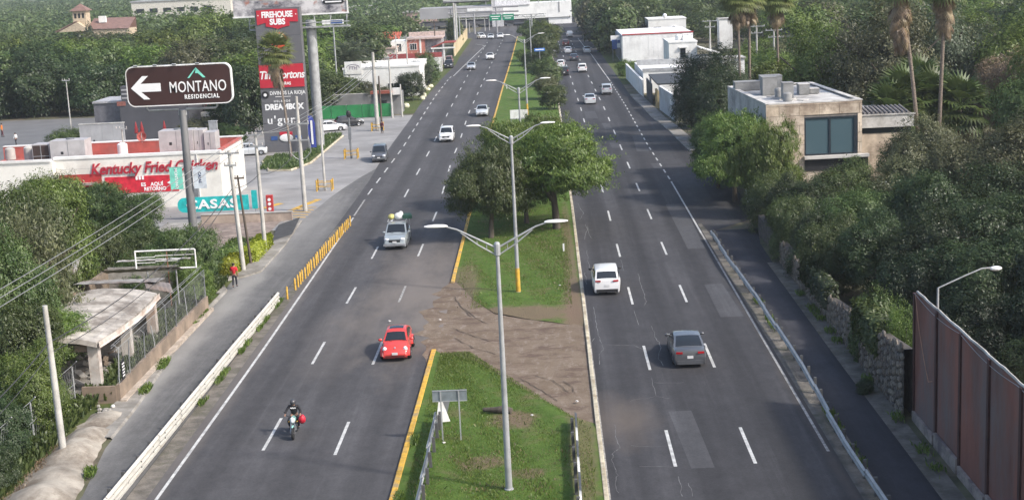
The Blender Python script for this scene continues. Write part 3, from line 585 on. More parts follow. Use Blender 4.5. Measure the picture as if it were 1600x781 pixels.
for (px, Y, h, r, cr, lm, lb) in [(380, 196, 9.5, 4.2, 'mid0', 'dark', 'dark tree between the brown sign and the grey sign tower'), (355, 205, 7.0, 4.0, 'mid1', 'dark', 'dark tree behind the beige diner'), (92, 186, 3.2, 2.7, 'mid2', 'mid', 'round tree at the edge of the upper left car park'),
        (505, 226, 6.2, 4.2, 'mid0', 'mid', 'green tree behind the parked white saloon'), (535, 232, 4.9, 4.2, 'mid1', 'mid', 'green tree above the left half of the green fence'), (566, 234, 3.8, 3.6, 'mid2', 'olive', 'bushy tree behind the middle of the green fence'), (487, 240, 7.6, 3.6, 'mid2', 'mid', 'tall green tree right beside the grey sign tower'),
        (588, 226, 3.4, 2.6, 'mid0', 'olive', 'small tree just left of the thick concrete post'), (655, 258, 5.0, 2.6, 'mid1', 'dark', 'leafy roadside tree near the painted stones'), (668, 272, 5.8, 2.6, 'mid2', 'mid', 'slim roadside tree in front of the red house'), (640, 238, 4.6, 2.8, 'mid0', 'dark', 'dark roadside tree nearest the corner hut'),
        (450, 215, 8.5, 4, 'mid1', 'mid', 'tree seen right behind the grey sign tower'), (345, 178, 3.6, 3.0, 'mid1', 'mid', 'low tree behind the restaurant, right of the grey panel'), (300, 182, 4.2, 2.6, 'mid2', 'olive', 'small tree by the red parasols'),
        (600, 374, 7, 6, 'far0', 'bright', 'light green dome-shaped tree behind the red tiled roof'), (512, 262, 6.0, 3.6, 'far1', 'olive', 'olive tree left of the feather palm'), (500, 290, 7.0, 5, 'far2', 'olive', 'olive tree behind the billboard mast'), (712, 395, 8, 2.6, 'far1', 'bright', 'bright slim tree behind the yellow garden wall')]:
    tree(lb, AT(px, 100, Y).x, Y, h, r, cr, lm, .4)
gW = 'woodland trees on the left'
n_ = 0
for Y in np.arange(214, 445, 12.5):
    for X in np.arange(-.46*Y-6, -40, 11.0):
        x = X+rnd.uniform(-3, 3); y = Y+rnd.uniform(-4, 4)
        if x > -126 and y < 238 and x < -66: continue
        if x > -74 and y < 225: continue
        if x > -40-(y-240)*.02 and y < 240: continue
        h = rnd.uniform(8, 11.5)*(1 if y < 330 else .8)
        if Y > 325: FARC.append((x, y, rnd.uniform(5.5, 7.2), h)); continue
        tree('dense green tree of the woodland behind the dark restaurant', x, y, h, rnd.uniform(5.5, 7.2), ('mid%d' if y < 300 else 'far%d') % rnd.randrange(3), rnd.choice(['bright', 'mid', 'mid', 'dark', 'bright', 'olive']), .5, group=gW); n_ += 1
print('wood', n_)
for X in np.arange(-116, -68, 8.0): tree('dark tree in the shaded front row of the woodland beside the upper left car park', X, 240+rnd.uniform(-2, 2), rnd.uniform(8, 10), 5.5, 'mid%d' % rnd.randrange(3), 'dark', .3, group='front row of the woodland by the car park')
tree('tallest bright green dome of the woodland, by the grey sign tower', AT(318, 60, 330).x, 330, 14.2, 8.6, 'mid1', 'bright', 3)
for k_ in range(3): tree('pale green tree hiding the foot of the belfry house', AT(137+28*k_, 40, 395).x, 392, 8.2-k_*.3, 5, 'far%d' % k_, 'olive', .3, group='trees at the foot of the belfry house')
tree('narrow dark cypress in front of the belfry house', AT(137, 40, 400).x, 400, 10.5, 1.3, 'far1', 'dark', .3, name='cypress')
for Y in np.arange(300, 440, 14):
    for X in np.arange(-38-(Y-300)*.05, -24-(Y-300)*.04, 9):
        if Y < 385: continue
        tree('green tree among the houses left of the avenue', X-12, Y, rnd.uniform(6, 9), 4.8, 'far%d' % rnd.randrange(3), rnd.choice(['mid', 'dark', 'dark']), .5, group='trees among the left-hand houses')
def crown_mass(name, pts, seed, n, leaf, lm):
    rg = np.random.default_rng(seed); protos = [crown_pts(70+i, n, nclump=90, clump=.5) for i in range(4)]; Cs = []; Ns = []; Ts = []
    for i, (x, y, r, h) in enumerate(pts):
        P, nn, t = protos[i % 4]; q = rg.uniform(0, 6.28); c, s = math.cos(q), math.sin(q); M_ = np.array([[c, s, 0], [-s, c, 0], [0, 0, 1]])
        Cs.append((P@M_)*np.array([r/4, r/4, h/6.4])+np.array([x, y, .3])); Ns.append(nn@M_); Ts.append(np.clip(t*.8+rg.uniform(-.1, .3), 0, 1))
    me = leaf_mesh(name, np.concatenate(Cs), np.concatenate(Ns), leaf, np.concatenate(Ts), 1.2, 0, seed); me.materials.append(LM[lm]); return struct(link(name, me), 'stuff')
print('mass trees', len(FARC)); crown_mass('wooded_belt', FARC, 8, 2400, .62, 'mid')
# distant wood: one mass out to the skyline
def mass(name, pts, seed, n_leaf=260, lm='dark'):
    rg = np.random.default_rng(seed); Cs = []; Ns = []; Ts = []
    for (x, y, r, h) in pts:
        k = n_leaf; d = rg.normal(0, 1, (k, 3)); d[:, 2] = np.abs(d[:, 2])*.9+.05; d /= np.linalg.norm(d, axis=1)[:, None]
        rr = .82+.25*rg.random(k); P = np.stack([x+d[:, 0]*r*rr, y+d[:, 1]*r*rr, d[:, 2]*h*rr], 1); Cs.append(P); Ns.append(d); Ts.append(np.full(k, rg.random())*.6+rg.random(k)*.4)
    me = leaf_mesh(name, np.concatenate(Cs), np.concatenate(Ns), 1.35, np.concatenate(Ts), 1.2, 0, seed); me.materials.append(LM[lm]); return struct(link(name, me), 'stuff')
pts = []
for Y in np.arange(450, 1500, 16*1.0):
    st = 13+(Y-450)*.012
    for X in np.arange(-.5*Y, .48*Y, st):
        if -60 < X < 30 and Y < 560: continue
        if Y > 700 and rnd.random() < .25: continue
        pts.append((X+rnd.uniform(-5, 5), Y+rnd.uniform(-6, 6), rnd.uniform(7, 10), rnd.uniform(6, 11)))
print('far', len(pts)); mass('distant_woodland', pts, 5, 210, 'mid')
# ---- palms
def fan_leaf():
    mb = MB(); n = 13
    mb.tube([(0, 0, 0), (0, .45, .06), (0, .85, .0)], [.03, .02, .015], 4)
    for i in range(n):
        q = R(-78+156*i/(n-1)); L = 1.05*(1-.12*abs(q)); c = Vector((0, .85, 0)); d = Vector((math.sin(q), math.cos(q), 0)); sd_ = Vector((d.y, -d.x, 0))
        m1 = c+d*L*.55+Vector((0, 0, -.02)); m2 = c+d*L+Vector((0, 0, -.22-.1*abs(q)))
        mb.add([c, m1+sd_*.075, m2, m1-sd_*.075], [(0, 1, 2, 3)])
    return mb
FAN = fan_leaf().mesh('frond', LM['palm'], fix=False); FANL = fan_leaf().mesh('frond', LM['mid'], fix=False); FAND = fan_leaf().mesh('dead_frond', LM['brown'], fix=False)
def add_tint(me):
    at = me.attributes.new('tint', 'FLOAT', 'FACE')
    for i, d in enumerate(at.data): d.value = .3+.5*((i*7) % 11)/11
add_tint(FAN); add_tint(FANL); add_tint(FAND)
def fan_palm(label, top, base, tr, s=1.0, green=44, dead=30, skirt=2.2, leaf=None):
    b = Vector(base); t = Vector(top)-b; o = thing('fan_palm', label, 'palm tree', b)
    mb = MB(); k = 14; mb.tube([(t.x*((i/k)**1.3), t.y*(i/k), t.z*i/k) for i in range(k+1)], [tr*(1.25 if i == 0 else 1)*(1-.25*i/k)*(1+.04*(i % 2)) for i in range(k+1)], 9); mb.build('trunk', PALMB, o, 50)
    for i in range(green):
        q = i*2.4; e = R(80-125*(i/green)**.85)
        f = link('frond', leaf or FAN, o, t+Vector((0, 0, .1))); f.rotation_euler = Euler((e, 0, q)); f.scale = (s,)*3
    for i in range(dead):
        q = i*2.4+.7; e = R(-52-34*rnd.random()); v = rnd.random()**.8*skirt
        f = link('dead_frond', FAND, o, t-Vector((0, 0, v*.9))); f.rotation_euler = Euler((e, rnd.uniform(-.3, .3), q)); f.scale = (s*.62*(1-.5*v/skirt), s*.95*(1-.25*v/skirt), s*.85)
    return o
fan_palm('fan palm with a brown skirt standing in front of the grey sign tower', AT(430, 82, 170), (-30.6, 168.5, 0), .16, 1.5, 40, 34, 3.0)
def palm_at(label, px, py, Y, bx, tr, s, **k): 
    t = AT(px, py, Y); return fan_palm(label, t, (AT(bx[0], bx[1], Y).x, Y, 0), tr, s, **k)
palm_at('leftmost of the three fan palms behind the stone-clad house', 1152, -3, 166, (1157, 110), .17, 1.55)
palm_at('middle one of the three fan palms behind the stone-clad house', 1170, -6, 170, (1171, 110), .19, 1.5)
palm_at('rightmost of the three fan palms behind the stone-clad house', 1213, -2, 175, (1217, 110), .17, 1.6)
palm_at('tall leaning fan palm with a long dead skirt right of the house', 1407, -26, 132, (1440, 200), .2, 1.5, dead=70, skirt=5.2)
palm_at('tall straight fan palm near the right picture edge', 1478, -24, 134, (1466, 200), .2, 1.5, dead=54, skirt=3.8)
for (px, py, Y, lb) in [(1412, 158, 138, 'low fan palm with big leaves at the foot of the leaning palm'), (1392, 182, 136, 'low fan palm left of the leaning palm trunk'), (1456, 160, 139, 'low fan palm between the two tall palm trunks'), (1436, 140, 142, 'low fan palm behind the two tall trunks'), (1500, 170, 137, 'low fan palm right of the straight palm trunk')]:
    t = AT(px, py, Y); fan_palm(lb, t, (t.x, Y, 0), .2, 2.0, 34, 8, 1.2, leaf=FANL)
def feather_frond():
    mb = MB(); n = 13; pts = [Vector((0, 4.6*i/n, 1.5*math.sin(i/n*2.2)-.9*(i/n)**3)) for i in range(n+1)]; mb.tube(pts, [.05*(1-.8*i/n) for i in range(n+1)], 4)
    for i in range(1, n+1):
        for s in (-1, 1):
            p = pts[i]; L = .95*math.sin(.35+2.5*i/n/1.15)+.15
            mb.add([p, p+Vector((s*L*.6, .28, .12)), p+Vector((s*L, .55, -.18)), p+Vector((s*L*.5, .08, 0))], [(0, 1, 2, 3)])
    return mb
FE = feather_frond().mesh('frond', LM['grey'], fix=False); add_tint(FE)
t = AT(545, 92, 262); dp = thing('feather_palm', 'big silvery feather palm behind the white shop building', 'palm tree', (t.x, 262, 0))
MB().tube([(0, 0, -.2), (0, 0, 1), (.1, 0, t.z-1)], [.4, .34, .32], 10).build('trunk', PALMB, dp, 50)
for i in range(40):
    f = link('frond', FE, dp, (.1, 0, t.z-1.1)); f.rotation_euler = Euler((R(58-88*(i/40)), 0, i*2.4)); f.scale = (1.1,)*3
# hedges, vines, weeds
def leafbox(name, label, cat, x0, x1, y0, y1, z0, z1, n, lm, leaf=.14, parent=None, kind=None, slope=None):
    rg = np.random.default_rng(int(abs(x0*10+y0))); P = rg.random((n, 3)); f = rg.integers(0, 3, n)
    P[:, 0] = np.where(f == 0, np.round(P[:, 0]), P[:, 0]); P[:, 1] = np.where(f == 1, np.round(P[:, 1]), P[:, 1]); P[:, 2] = np.where(f == 2, 1, P[:, 2])
    Nn = P-.5; P = P*np.array([x1-x0, y1-y0, z1-z0])+np.array([x0, y0, z0])+rg.normal(0, .07, (n, 3))
    me = leaf_mesh(name, P, Nn+np.array([0, 0, .4]), leaf, rg.random(n), 1.3, 0, 3); me.materials.append(LM[lm]); o = link(name, me)
    return tag(o, label, cat) if label else o
leafbox('hedge', 'clipped yellow-green hedge right of the second white concrete post', 'hedge', -23.9, -22.8, 107.5, 114.2, 0, 1.0, 9000, 'yellow')
leafbox('hedge', 'clipped yellow-green hedge nearest to the man in red', 'hedge', -24.6, -23.5, 102.8, 106.6, 0, 1.0, 6000, 'yellow')
leafbox('hedge', 'loose bright hedge behind the dark wooden post', 'hedge', -26.0, -24.2, 107.5, 113.5, 0, .9, 4200, 'bright')
def tufts(name, areas, seed, h=(.08, .22), lm='bright', clus=0):
    rg = np.random.default_rng(seed); P = []
    for (fx0, fx1, y0, y1, n) in areas:
        y = rg.uniform(y0, y1, n); u = rg.random(n)
        if clus: cy_ = rg.uniform(y0, y1, max(2, int((y1-y0)*clus))); y = cy_[rg.integers(0, len(cy_), n)]+rg.normal(0, .35, n); y = np.clip(y, y0, y1)
        a = fx0(y) if callable(fx0) else fx0; b = fx1(y) if callable(fx1) else fx1; P.append(np.stack([a+(b-a)*u, y, np.full(n, .1)], 1))
    P = np.concatenate(P); n = len(P); q = rg.uniform(0, 6.28, n); H_ = rg.uniform(h[0], h[1], n); V = np.empty((n, 4, 3)); d = np.stack([np.cos(q), np.sin(q), np.zeros(n)], 1)
    V[:, 0] = P-d*H_[:, None]*.16; V[:, 1] = P+d*H_[:, None]*.16; L = rg.normal(0, .35, (n, 3)); L[:, 2] = 1
    V[:, 2] = V[:, 1]*.4+P*.6+L*H_[:, None]; V[:, 3] = V[:, 0]*.6+P*.4+L*H_[:, None]*.9
    me = bpy.data.meshes.new(name); me.vertices.add(4*n); me.vertices.foreach_set('co', V.reshape(-1).astype(np.float32)); me.loops.add(4*n); me.loops.foreach_set('vertex_index', np.arange(4*n, dtype=np.int32))
    me.polygons.add(n); me.polygons.foreach_set('loop_start', np.arange(0, 4*n, 4, dtype=np.int32)); at = me.attributes.new('tint', 'FLOAT', 'FACE'); at.data.foreach_set('value', rg.random(n).astype(np.float32)); me.update(); me.materials.append(LM[lm])
    return struct(link(name, me), 'stuff')
tufts('grass_blades', [(-6.7, 1.3, 50, 64.5, 30000), (-6.7, lambda y: .8-(y-66)*.45, 64.5, 79, 20000), (-5.5, 1.0, 89.5, 112, 26000), (-6.8, 1.2, 97, 128, 24000)], 1, (.04, .11), 'grass')
tufts('grass_tufts', [(-6.7, 1.3, 50, 66, 260), (-6.3, .9, 90, 125, 300)], 2, (.1, .26), 'bright')
tufts('roadside_weeds', [(-18.75, -18.35, 50, 94, 1500), (lambda y: np.interp(y, [p[1] for p in CL], [p[0] for p in CL])-.35, lambda y: np.interp(y, [p[1] for p in CL], [p[0] for p in CL])+.15, 50, 92, 2500), (12.4, 12.9, 50, 90, 900), (15.3, 15.9, 54, 92, 900), (-7.0, -6.7, 50, 66, 900)], 4, (.08, .26), 'bright', .28)
tufts('tall_verge_grass', [(-28, -24.2, 50, 72, 14000), (-27, -23.6, 94, 101, 5000), (-25.3, -23.4, 72, 92, 4500)], 6, (.2, .6), 'mid')
tufts('dry_grass', [(-6.6, 1.2, 50, 66, 2500), (-6.4, 1.0, 88, 126, 3500), (-25, -23.6, 50, 66, 2500)], 16, (.05, .15), 'brown', 1.5)
# ================================================================== VEHICLES
def car_type(kind):
    """profiles in metres along the car (front = +y): lower body top line, cabin roof line"""
    if kind == 'sedan': return dict(L=4.7, W=.92, H=1.45, lower=[(-2.35, .72), (-2.3, .95), (-2.1, 1.02), (-1.3, 1.02), (0, .96), (.95, .97), (1.7, .86), (2.2, .70), (2.35, .55)], cab=[(-1.75, 1.0), (-1.3, 1.25), (-.75, 1.41), (-.1, 1.45), (.25, 1.41), (1.15, .95)], wb=1.38, rw=.33, side=[(-1.35, -.55), (-.5, .35), (.4, .85)])
    if kind == 'suv': return dict(L=4.6, W=.93, H=1.68, lower=[(-2.3, .75), (-2.27, 1.0), (-1.2, 1.06), (0, 1.02), (.95, 1.05), (1.75, .98), (2.2, .85), (2.3, .6)], cab=[(-2.2, 1.0), (-1.95, 1.5), (-1.75, 1.64), (-.6, 1.68), (.2, 1.62), (1.1, 1.03)], wb=1.33, rw=.36, side=[(-1.85, -1.25), (-1.2, -.4), (-.35, .45), (.5, .85)])
    if kind == 'hatch': return dict(L=4.0, W=.86, H=1.5, lower=[(-2.0, .7), (-1.97, .92), (-1.2, .98), (0, .94), (.85, .95), (1.5, .86), (1.9, .7), (2.0, .52)], cab=[(-1.9, .92), (-1.6, 1.35), (-1.35, 1.46), (-.3, 1.5), (.25, 1.44), (1.05, .93)], wb=1.25, rw=.31, side=[(-1.5, -.55), (-.5, .35), (.4, .8)])
    if kind == 'pickup': return dict(L=5.1, W=.93, H=1.74, lower=[(-2.55, .8), (-2.53, 1.02), (-.9, 1.04), (0, 1.04), (.95, 1.08), (1.9, 1.03), (2.45, .93), (2.55, .6)], cab=[(-.75, 1.02), (-.68, 1.5), (-.55, 1.68), (-.1, 1.74), (.45, 1.69), (1.2, 1.06)], wb=1.6, rw=.37, side=[(-.6, .0), (.05, .9)], bed=True)
    if kind == 'van': return dict(L=4.6, W=.88, H=1.75, lower=[(-2.3, .75), (-2.27, 1.05), (-1.2, 1.08), (0, 1.05), (1.05, 1.05), (1.75, .95), (2.2, .8), (2.3, .58)], cab=[(-2.22, 1.0), (-2.05, 1.6), (-1.85, 1.73), (-.3, 1.75), (.35, 1.68), (1.35, 1.03)], wb=1.35, rw=.33, side=[(-2.0, -1.2), (-1.15, -.25), (-.2, .55), (.6, 1.0)])
    if kind == 'beetle': return dict(L=4.05, W=.83, H=1.5, lower=[(-2.02, .55), (-1.95, .8), (-1.6, 1.0), (-1.1, 1.08), (0, .98), (.75, 1.0), (1.2, .98), (1.6, .86), (1.9, .66), (2.02, .45)], cab=[(-1.72, .95), (-1.3, 1.25), (-.8, 1.43), (-.25, 1.5), (.2, 1.46), (.55, 1.33), (1.2, .96)], wb=1.25, rw=.33, side=[(-1.15, -.35), (-.3, .75)])
WHEELS = {}
def wheel_meshes(r):
    if r not in WHEELS:
        t = MB().lathe([(r*.62, -.11), (r*.9, -.115), (r, -.08), (r, .08), (r*.9, .115), (r*.62, .11), (r*.62, -.11)], axis='X', n=20).mesh('tyre', TYRE, 40)
        m = MB(); m.lathe([(r*.02, .07), (r*.5, .075), (r*.64, .1), (r*.64, -.08), (r*.02, -.08)], axis='X', n=16)
        for k in range(5):
            q = k*2*math.pi/5; m.box((.09, .33*r*math.cos(q), .33*r*math.sin(q)), (.03, r*.55, r*.13), tilt=(q, 0, 0))
        WHEELS[r] = (t, m.mesh('rim', RIM, 40))
    return WHEELS[r]
def loft(secs, caps=True):
    mb = MB(); mb.grid(secs); n = len(secs[0])
    if caps: mb.add(secs[0], [tuple(range(n))]); mb.add(secs[-1], [tuple(range(n))[::-1]])
    return mb
def mirrorsec(h, y): return [(x, y, z) for x, z in h]+[(-x, y, z) for x, z in h[::-1] if x > 1e-6]
def car(label, cat, kind, pm, loc, facing, group=None, name='car', far=False, roofm=None):
    D = car_type(kind); L, W, H = D['L'], D['W'], D['H']; o = thing(name, label, cat, loc, facing, group)
    lo = D['lower']; ly = [p[0] for p in lo]; lz = [p[1] for p in lo]; top = lambda y: float(np.interp(y, ly, lz))
    cb = D['cab']; cy = [p[0] for p in cb]; cz = [p[1] for p in cb]; roof = lambda y: float(np.interp(y, cy, cz))
    wb, rw = D['wb'], D['rw']; ra = rw+.07; zb = .2
    def wid(y):
        t = abs(y)/(L/2); w_ = W*(1-.13*max(0, t-.55)**1.5/.3)
        if kind == 'beetle': w_ = W*(.9-.12*max(0, t-.4))
        return w_
    ys = sorted(set([round(-L/2+L*i/34, 3) for i in range(35)]+[round(s*wb+ra*math.cos(a), 3) for s in (-1, 1) for a in (0.001, .45, .9, 1.57, 2.24, 2.69, 3.1405)]+ly)) if not far else sorted(set([round(-L/2+L*i/14, 3) for i in range(15)]+[s*wb+e for s in (-1, 1) for e in (-ra, 0, ra)]+ly))
    secs = []
    bedin = D.get('bed')
    for y in ys:
        w_ = wid(y); t = top(y); za = zb
        for s in (-1, 1):
            if abs(y-s*wb) < ra: za = max(zb, .02+rw*.8+math.sqrt(ra*ra-(y-s*wb)**2)*.85)
        e = .12 if abs(abs(y)-L/2) < .01 else 0; ze = zb+e
        za = min(max(za, ze), t-.12); h = [(0, ze), (.66*w_, ze), (.66*w_, za), (.965*w_, za+.0), (w_, max(za+.03, min(.55, t-.1))), (.985*w_, max(t-.14, za+.05)), (.93*w_, t-.035), (.86*w_, t), (0, t+.02)]
        if bedin and -L/2+.1 < y < -.82: h = h[:7]+[(.9*w_, t), (.84*w_, t), (.83*w_, .62), (0, .62)]
        elif bedin: h = h[:7]+[(.9*w_, t), (.84*w_, t), (.5*w_, t+.012), (0, t+.02)]
        secs.append(mirrorsec(h, y))
    body = loft(secs).build('body', pm, o, smooth=38)
    # cabin shell
    zbelt = lambda y: top(y)-.02
    def sx(z, y):
        zz = top(y); f = max(0, min(1, (z-zz)/(H-zz+.01))); w0 = .93*wid(y); tp = .80 if kind not in ('suv', 'van', 'pickup') else .83
        if kind == 'beetle': w0 = .86*W; tp = .74
        return w0*(1-f*(1-tp))
    cys = sorted(set([round(cy[0]+(cy[-1]-cy[0])*i/(22 if not far else 9), 3) for i in range((22 if not far else 9)+1)]+cy))
    secs = []
    for y in cys:
        t = roof(y); b = min(zbelt(y), t-.01); x0 = sx(b, y); x1 = sx(t, y)
        h = [(0, b-.04), (x0, b-.04), (x0+(x1-x0)*.55, b+(t-b)*.55), (x1+(x0-x1)*.08, b+(t-b)*.92), (max(.1, x1-.06), t-.002), (x1*.5, t+.02), (0, t+.028)]
        secs.append(mirrorsec(h, y))
    cabm = loft(secs).build('cabin', roofm or pm, o, smooth=40)
    def screen(name, y0, y1, out, nx=8, ny=6, m=GLASS, inset=.9):
        rows = []
        for i in range(ny+1):
            y = y0+(y1-y0)*i/ny; t = roof(y); x1 = sx(t, y)*inset-.03; rows.append([((u/nx*2-1)*x1, y+out, t+.028*(1-(u/nx*2-1)**2)+.014) for u in range(nx+1)])
        g = MB(); g.grid(rows); n0 = len(rows)
        r2 = [[(p[0], p[1]-out*2.2, p[2]-.03) for p in r_] for r_ in rows]; g.grid(r2, flip=True); return g.build(name, m, o, smooth=40, fix=False)
    fb, ft = cy[-1], cy[-2]
    screen('windshield', ft+.04, fb-.07, .008) if kind != 'beetle' else screen('windshield', .5, 1.12, .008)
    if kind == 'sedan': screen('rear_window', -1.68, -.82, -.006)
    elif kind == 'beetle': screen('rear_window', -1.5, -.85, -.006); screen('sunroof', -.5, .15, 0, inset=.8)
    elif kind == 'pickup': pass
    else: screen('rear_window', cy[0]+.05, cy[1]+.02, -.01)
    for s in (-1, 1):
        for (a, b) in D['side']:
            q1 = []; q2 = []
            for i in range(5):
                y = a+(b-a)*i/4; zt = max(min(roof(y)-.09, H-.1), top(y)+.06); z0 = top(y)+.04
                q1.append((s*(sx(z0, y)+.006), y, z0)); q2.append((s*(sx(zt, y)+.004+.012), y, zt))
            mid = [(s*(abs(p[0]+q[0])/2+.012), p[1], (p[2]+q[2])/2) for p, q in zip(q1, q2)]
            g = MB(); g.grid([q1, mid, q2]); g.build('side_window', GLASS, o, fix=False)
    if not far and kind != 'beetle':                                   # door shut lines and handles
        for s in (-1, 1):
            g = MB()
            for y in ([.75, -.25, -1.2] if kind != 'pickup' else [.85, -.3]): g.box((s*(wid(y)+.001), y, .66), (.012, .014, .52))
            g.build('door_seam', DARKP, o); g = MB()
            for y in (-.05, -1.0): g.box((s*(wid(y)+.006), y, .86), (.02, .14, .025))
            g.build('door_handle', pm, o)
    for s in (-1, 1): MB().tube([(s*.45-.25, fb+.0, top(fb)+.03), (s*.45+.2, fb-.12, top(fb)+.10)], .01, 4).build('wiper', DARKP, o)
    tm, rm = wheel_meshes(rw)
    for s in (-1, 1):
        for f in (-1, 1):
            wx = s*(W*.97-.12) if kind != 'beetle' else s*(.76)
            wh = link('wheel', tm, o, (wx, f*wb, rw)); wh.rotation_euler = (0, 0, 0 if s > 0 else math.pi)
            r_ = link('rim', rm, wh)
    ff = L/2; wf = wid(ff-.15)
    zl = {'sedan': .66, 'suv': .82, 'hatch': .7, 'pickup': .84, 'van': .78, 'beetle': .72}[kind]
    for s in (-1, 1):
        if kind == 'beetle': MB().ell((s*.58, ff-.26, .70), (.13, .13, .15), 12, 7, tilt=(-.5, 0, 0)).build('headlight', LAMPG, o, smooth=60)
        else: MB().ell((s*wf*.76, ff-.12, zl), (.21, .13, .09), 10, 6, tilt=(-.15, 0, -s*.35)).build('headlight', LAMPG, o, smooth=60)
    zr = {'sedan': .86, 'suv': .98, 'hatch': .85, 'pickup': .88, 'van': 1.0, 'beetle': .72}[kind]; wr = wid(-ff+.1)
    if kind in ('sedan', 'suv', 'hatch') and not far:
        for s in (-1, 1): MB().box((s*wr*.70, -ff+.0, zr), (wr*.42, .07, .10), rz=s*.16).build('tail_light', REDL, o)
    else:
        for s in (-1, 1): MB().box((s*wr*.82, -ff+.02, zr), (.2, .08, .2 if kind != 'sedan' else .13), rz=s*.2).build('tail_light', REDL, o)
    gz_ = zl-.07 if kind != 'beetle' else .4
    if kind != 'beetle': MB().box((0, ff-.005, gz_-.06), (wf*1.05, .05, .2 if kind in ('suv', 'pickup') else .13)).build('grille', DARKP, o)
    MB().box((0, ff+.005, .33), (wf*1.55, .07, .12)).build('lower_grille', DARKP if kind != 'beetle' else mat('dark_red_slot', (.1, .01, .01)), o)
    MB().box((0, ff+.045, gz_-.14 if kind != 'beetle' else .50), (.32, .012, .14)).build('license_plate', PLATE, o)
    MB().box((0, -ff-.012, .62 if kind != 'suv' else .66), (.32, .015, .15)).build('license_plate', PLATE, o)
    MB().box((0, -ff-.0, .33), (wr*1.7, .09, .2)).build('rear_bumper', DARKP if kind in ('suv', 'pickup') else pm, o)
    my = fb-.28
    for s in (-1, 1):
        m_ = MB(); m_.ell((s*(W+.06), my, 1.04 if H < 1.6 else 1.14), (.12, .06, .085), 8, 5); m_.build('mirror', DARKP if kind in ('suv',) else pm, o, smooth=60)
    return o, D
PW = paint('pearl_white_paint', (.74, .74, .74)); PS = paint('silver_paint', (.5, .52, .54), .3, .35); PG = paint('slate_grey_paint', (.11, .115, .125), .28, .3)
PR = paint('red_paint', (.6, .055, .045), .3); PK = paint('black_car_paint', (.02, .021, .024)); PLG = paint('pale_grey_paint', (.34, .38, .4), .35, .2); PDR = paint('maroon_paint', (.07, .02, .02)); PDB = paint('dark_blue_grey_paint', (.05, .055, .07), .3, .3); PLS = paint('light_silver_paint', (.6, .62, .63), .3, .25)
SB = math.pi     # towards the camera
def G0(px, py): x, y = G(px, py); return (x, y, .02)
o, D = car('red rounded compact car with sunroof and round headlights coming down the left carriageway', 'car', 'beetle', PR, (-9.2, 79.8, .02), SB+.02)
for f in (-1, 1):
    for s in (-1, 1):
        fm = MB(); rows = []
        for i in range(13):
            a = math.pi*(-.03+1.06*i/12); rows.append([(s*(.52+.335*u/5*(1-.06*(u == 5))), f*1.25+(.52-.03*u/5)*math.cos(a)*1.0, .33+(.47-.015*u)*math.sin(a)) for u in range(6)]+[(s*.80, f*1.25+.36*math.cos(a), .33+.34*math.sin(a))])
        fm.grid(rows); fm.build('fender', PR, o, smooth=60)
MB().lathe([(.01, 0), (.055, 0), (.055, .02), (.01, .025)], n=12, c=(0, 0, 0)).build('badge', RIM, o, loc=(0, 1.82, .78)).rotation_euler = (R(-55), 0, 0)
o, D = car('old silver pickup truck carrying sacks and a green bundle on its roof, headlights lit', 'pickup truck', 'pickup', PLG, (-12.45, 112.9, .02), SB, name='pickup_truck')
rk = MB()
for s in (-1, 1): rk.tube([(s*.72, -.72, 1.0), (s*.72, -.72, 1.9), (s*.72, .3, 1.86)], .025, 6); rk.tube([(s*.78, -2.4, 1.0), (s*.78, -2.4, 1.75), (s*.72, -.72, 1.9)], .025, 6)
rk.tube([(-.72, -.72, 1.9), (.72, -.72, 1.9)], .025, 6); rk.tube([(-.72, .3, 1.86), (.72, .3, 1.86)], .03, 6); rk.build('ladder_rack', GALV, o)
MB().box((0, 2.62, .42), (1.75, .12, .16)).build('front_bumper', RIM, o)
X0, Y0 = -12.45, 112.9
tag(MB().ell((0, 0, 0), (.3, .3, .24), 14, 8).build('drum', mat('yellow_bucket', (.5, .45, .16), .7), loc=(X0-.5, Y0+.9, 2.07), smooth=60), 'round yellowish tub strapped on the roof of the silver pickup', 'tub')
sk_ = MB(); sk_.ell((0, 0, 0), (.42, .4, .3), 12, 8); sk_.ell((.15, .05, .2), (.2, .2, .2), 8, 6); tag(sk_.build('sack', mat('white_sack', (.68, .68, .66), .9, bump=.4), loc=(X0+.1, Y0+.9, 2.1), smooth=60), 'white cloth sack on the roof of the silver pickup', 'sack')
tag(MB().box((0, 0, 0), (.75, .8, .3), tilt=(.06, .05, .2)).build('bundle', mat('dark_green_tarp', (.02, .07, .05), .8, bump=.5), loc=(X0+.72, Y0+1.0, 2.08)), 'dark green tarpaulin bundle on the roof rack of the silver pickup', 'bundle')
tag(MB().box((0, 0, 0), (1.1, 1.1, .5), tilt=(.03, 0, .1)).build('crate', mat('cardboard_brown', (.25, .19, .12), .9), loc=(X0, Y0+2.2, 1.1)), 'brown carton standing in the bed of the silver pickup', 'box')
car('white sport utility seen from behind, nearest the cream kerb of the right carriageway', 'car', 'suv', PW, (3.35, 94.2, .02), 0, name='suv')
car('slate grey saloon seen from behind in the middle lane of the right carriageway', 'car', 'sedan', PG, (7.0, 76.6, .02), 0, name='sedan', roofm=paint('dark_roof_paint', (.14, .15, .165), .25, .3))
car('white high-fronted off-roader with a black grille coming down the left carriageway', 'car', 'suv', PW, (-12.9, 180.6, .02), SB, name='suv')
car('light silver saloon behind the white off-roader, next to the yellow kerb', 'car', 'sedan', PLS, (-9.6, 209.2, .02), SB, name='sedan')
car('dark grey people carrier pulling out at the left kerb by the yellow bollards', 'car', 'van', PG, (-19.6, 164.4, .02), SB+.05, name='minivan')
car('grey hatchback in the second lane of the left carriageway, far off', 'car', 'sedan', PS, (-15.7, 302.5, .02), SB, name='sedan', far=True)
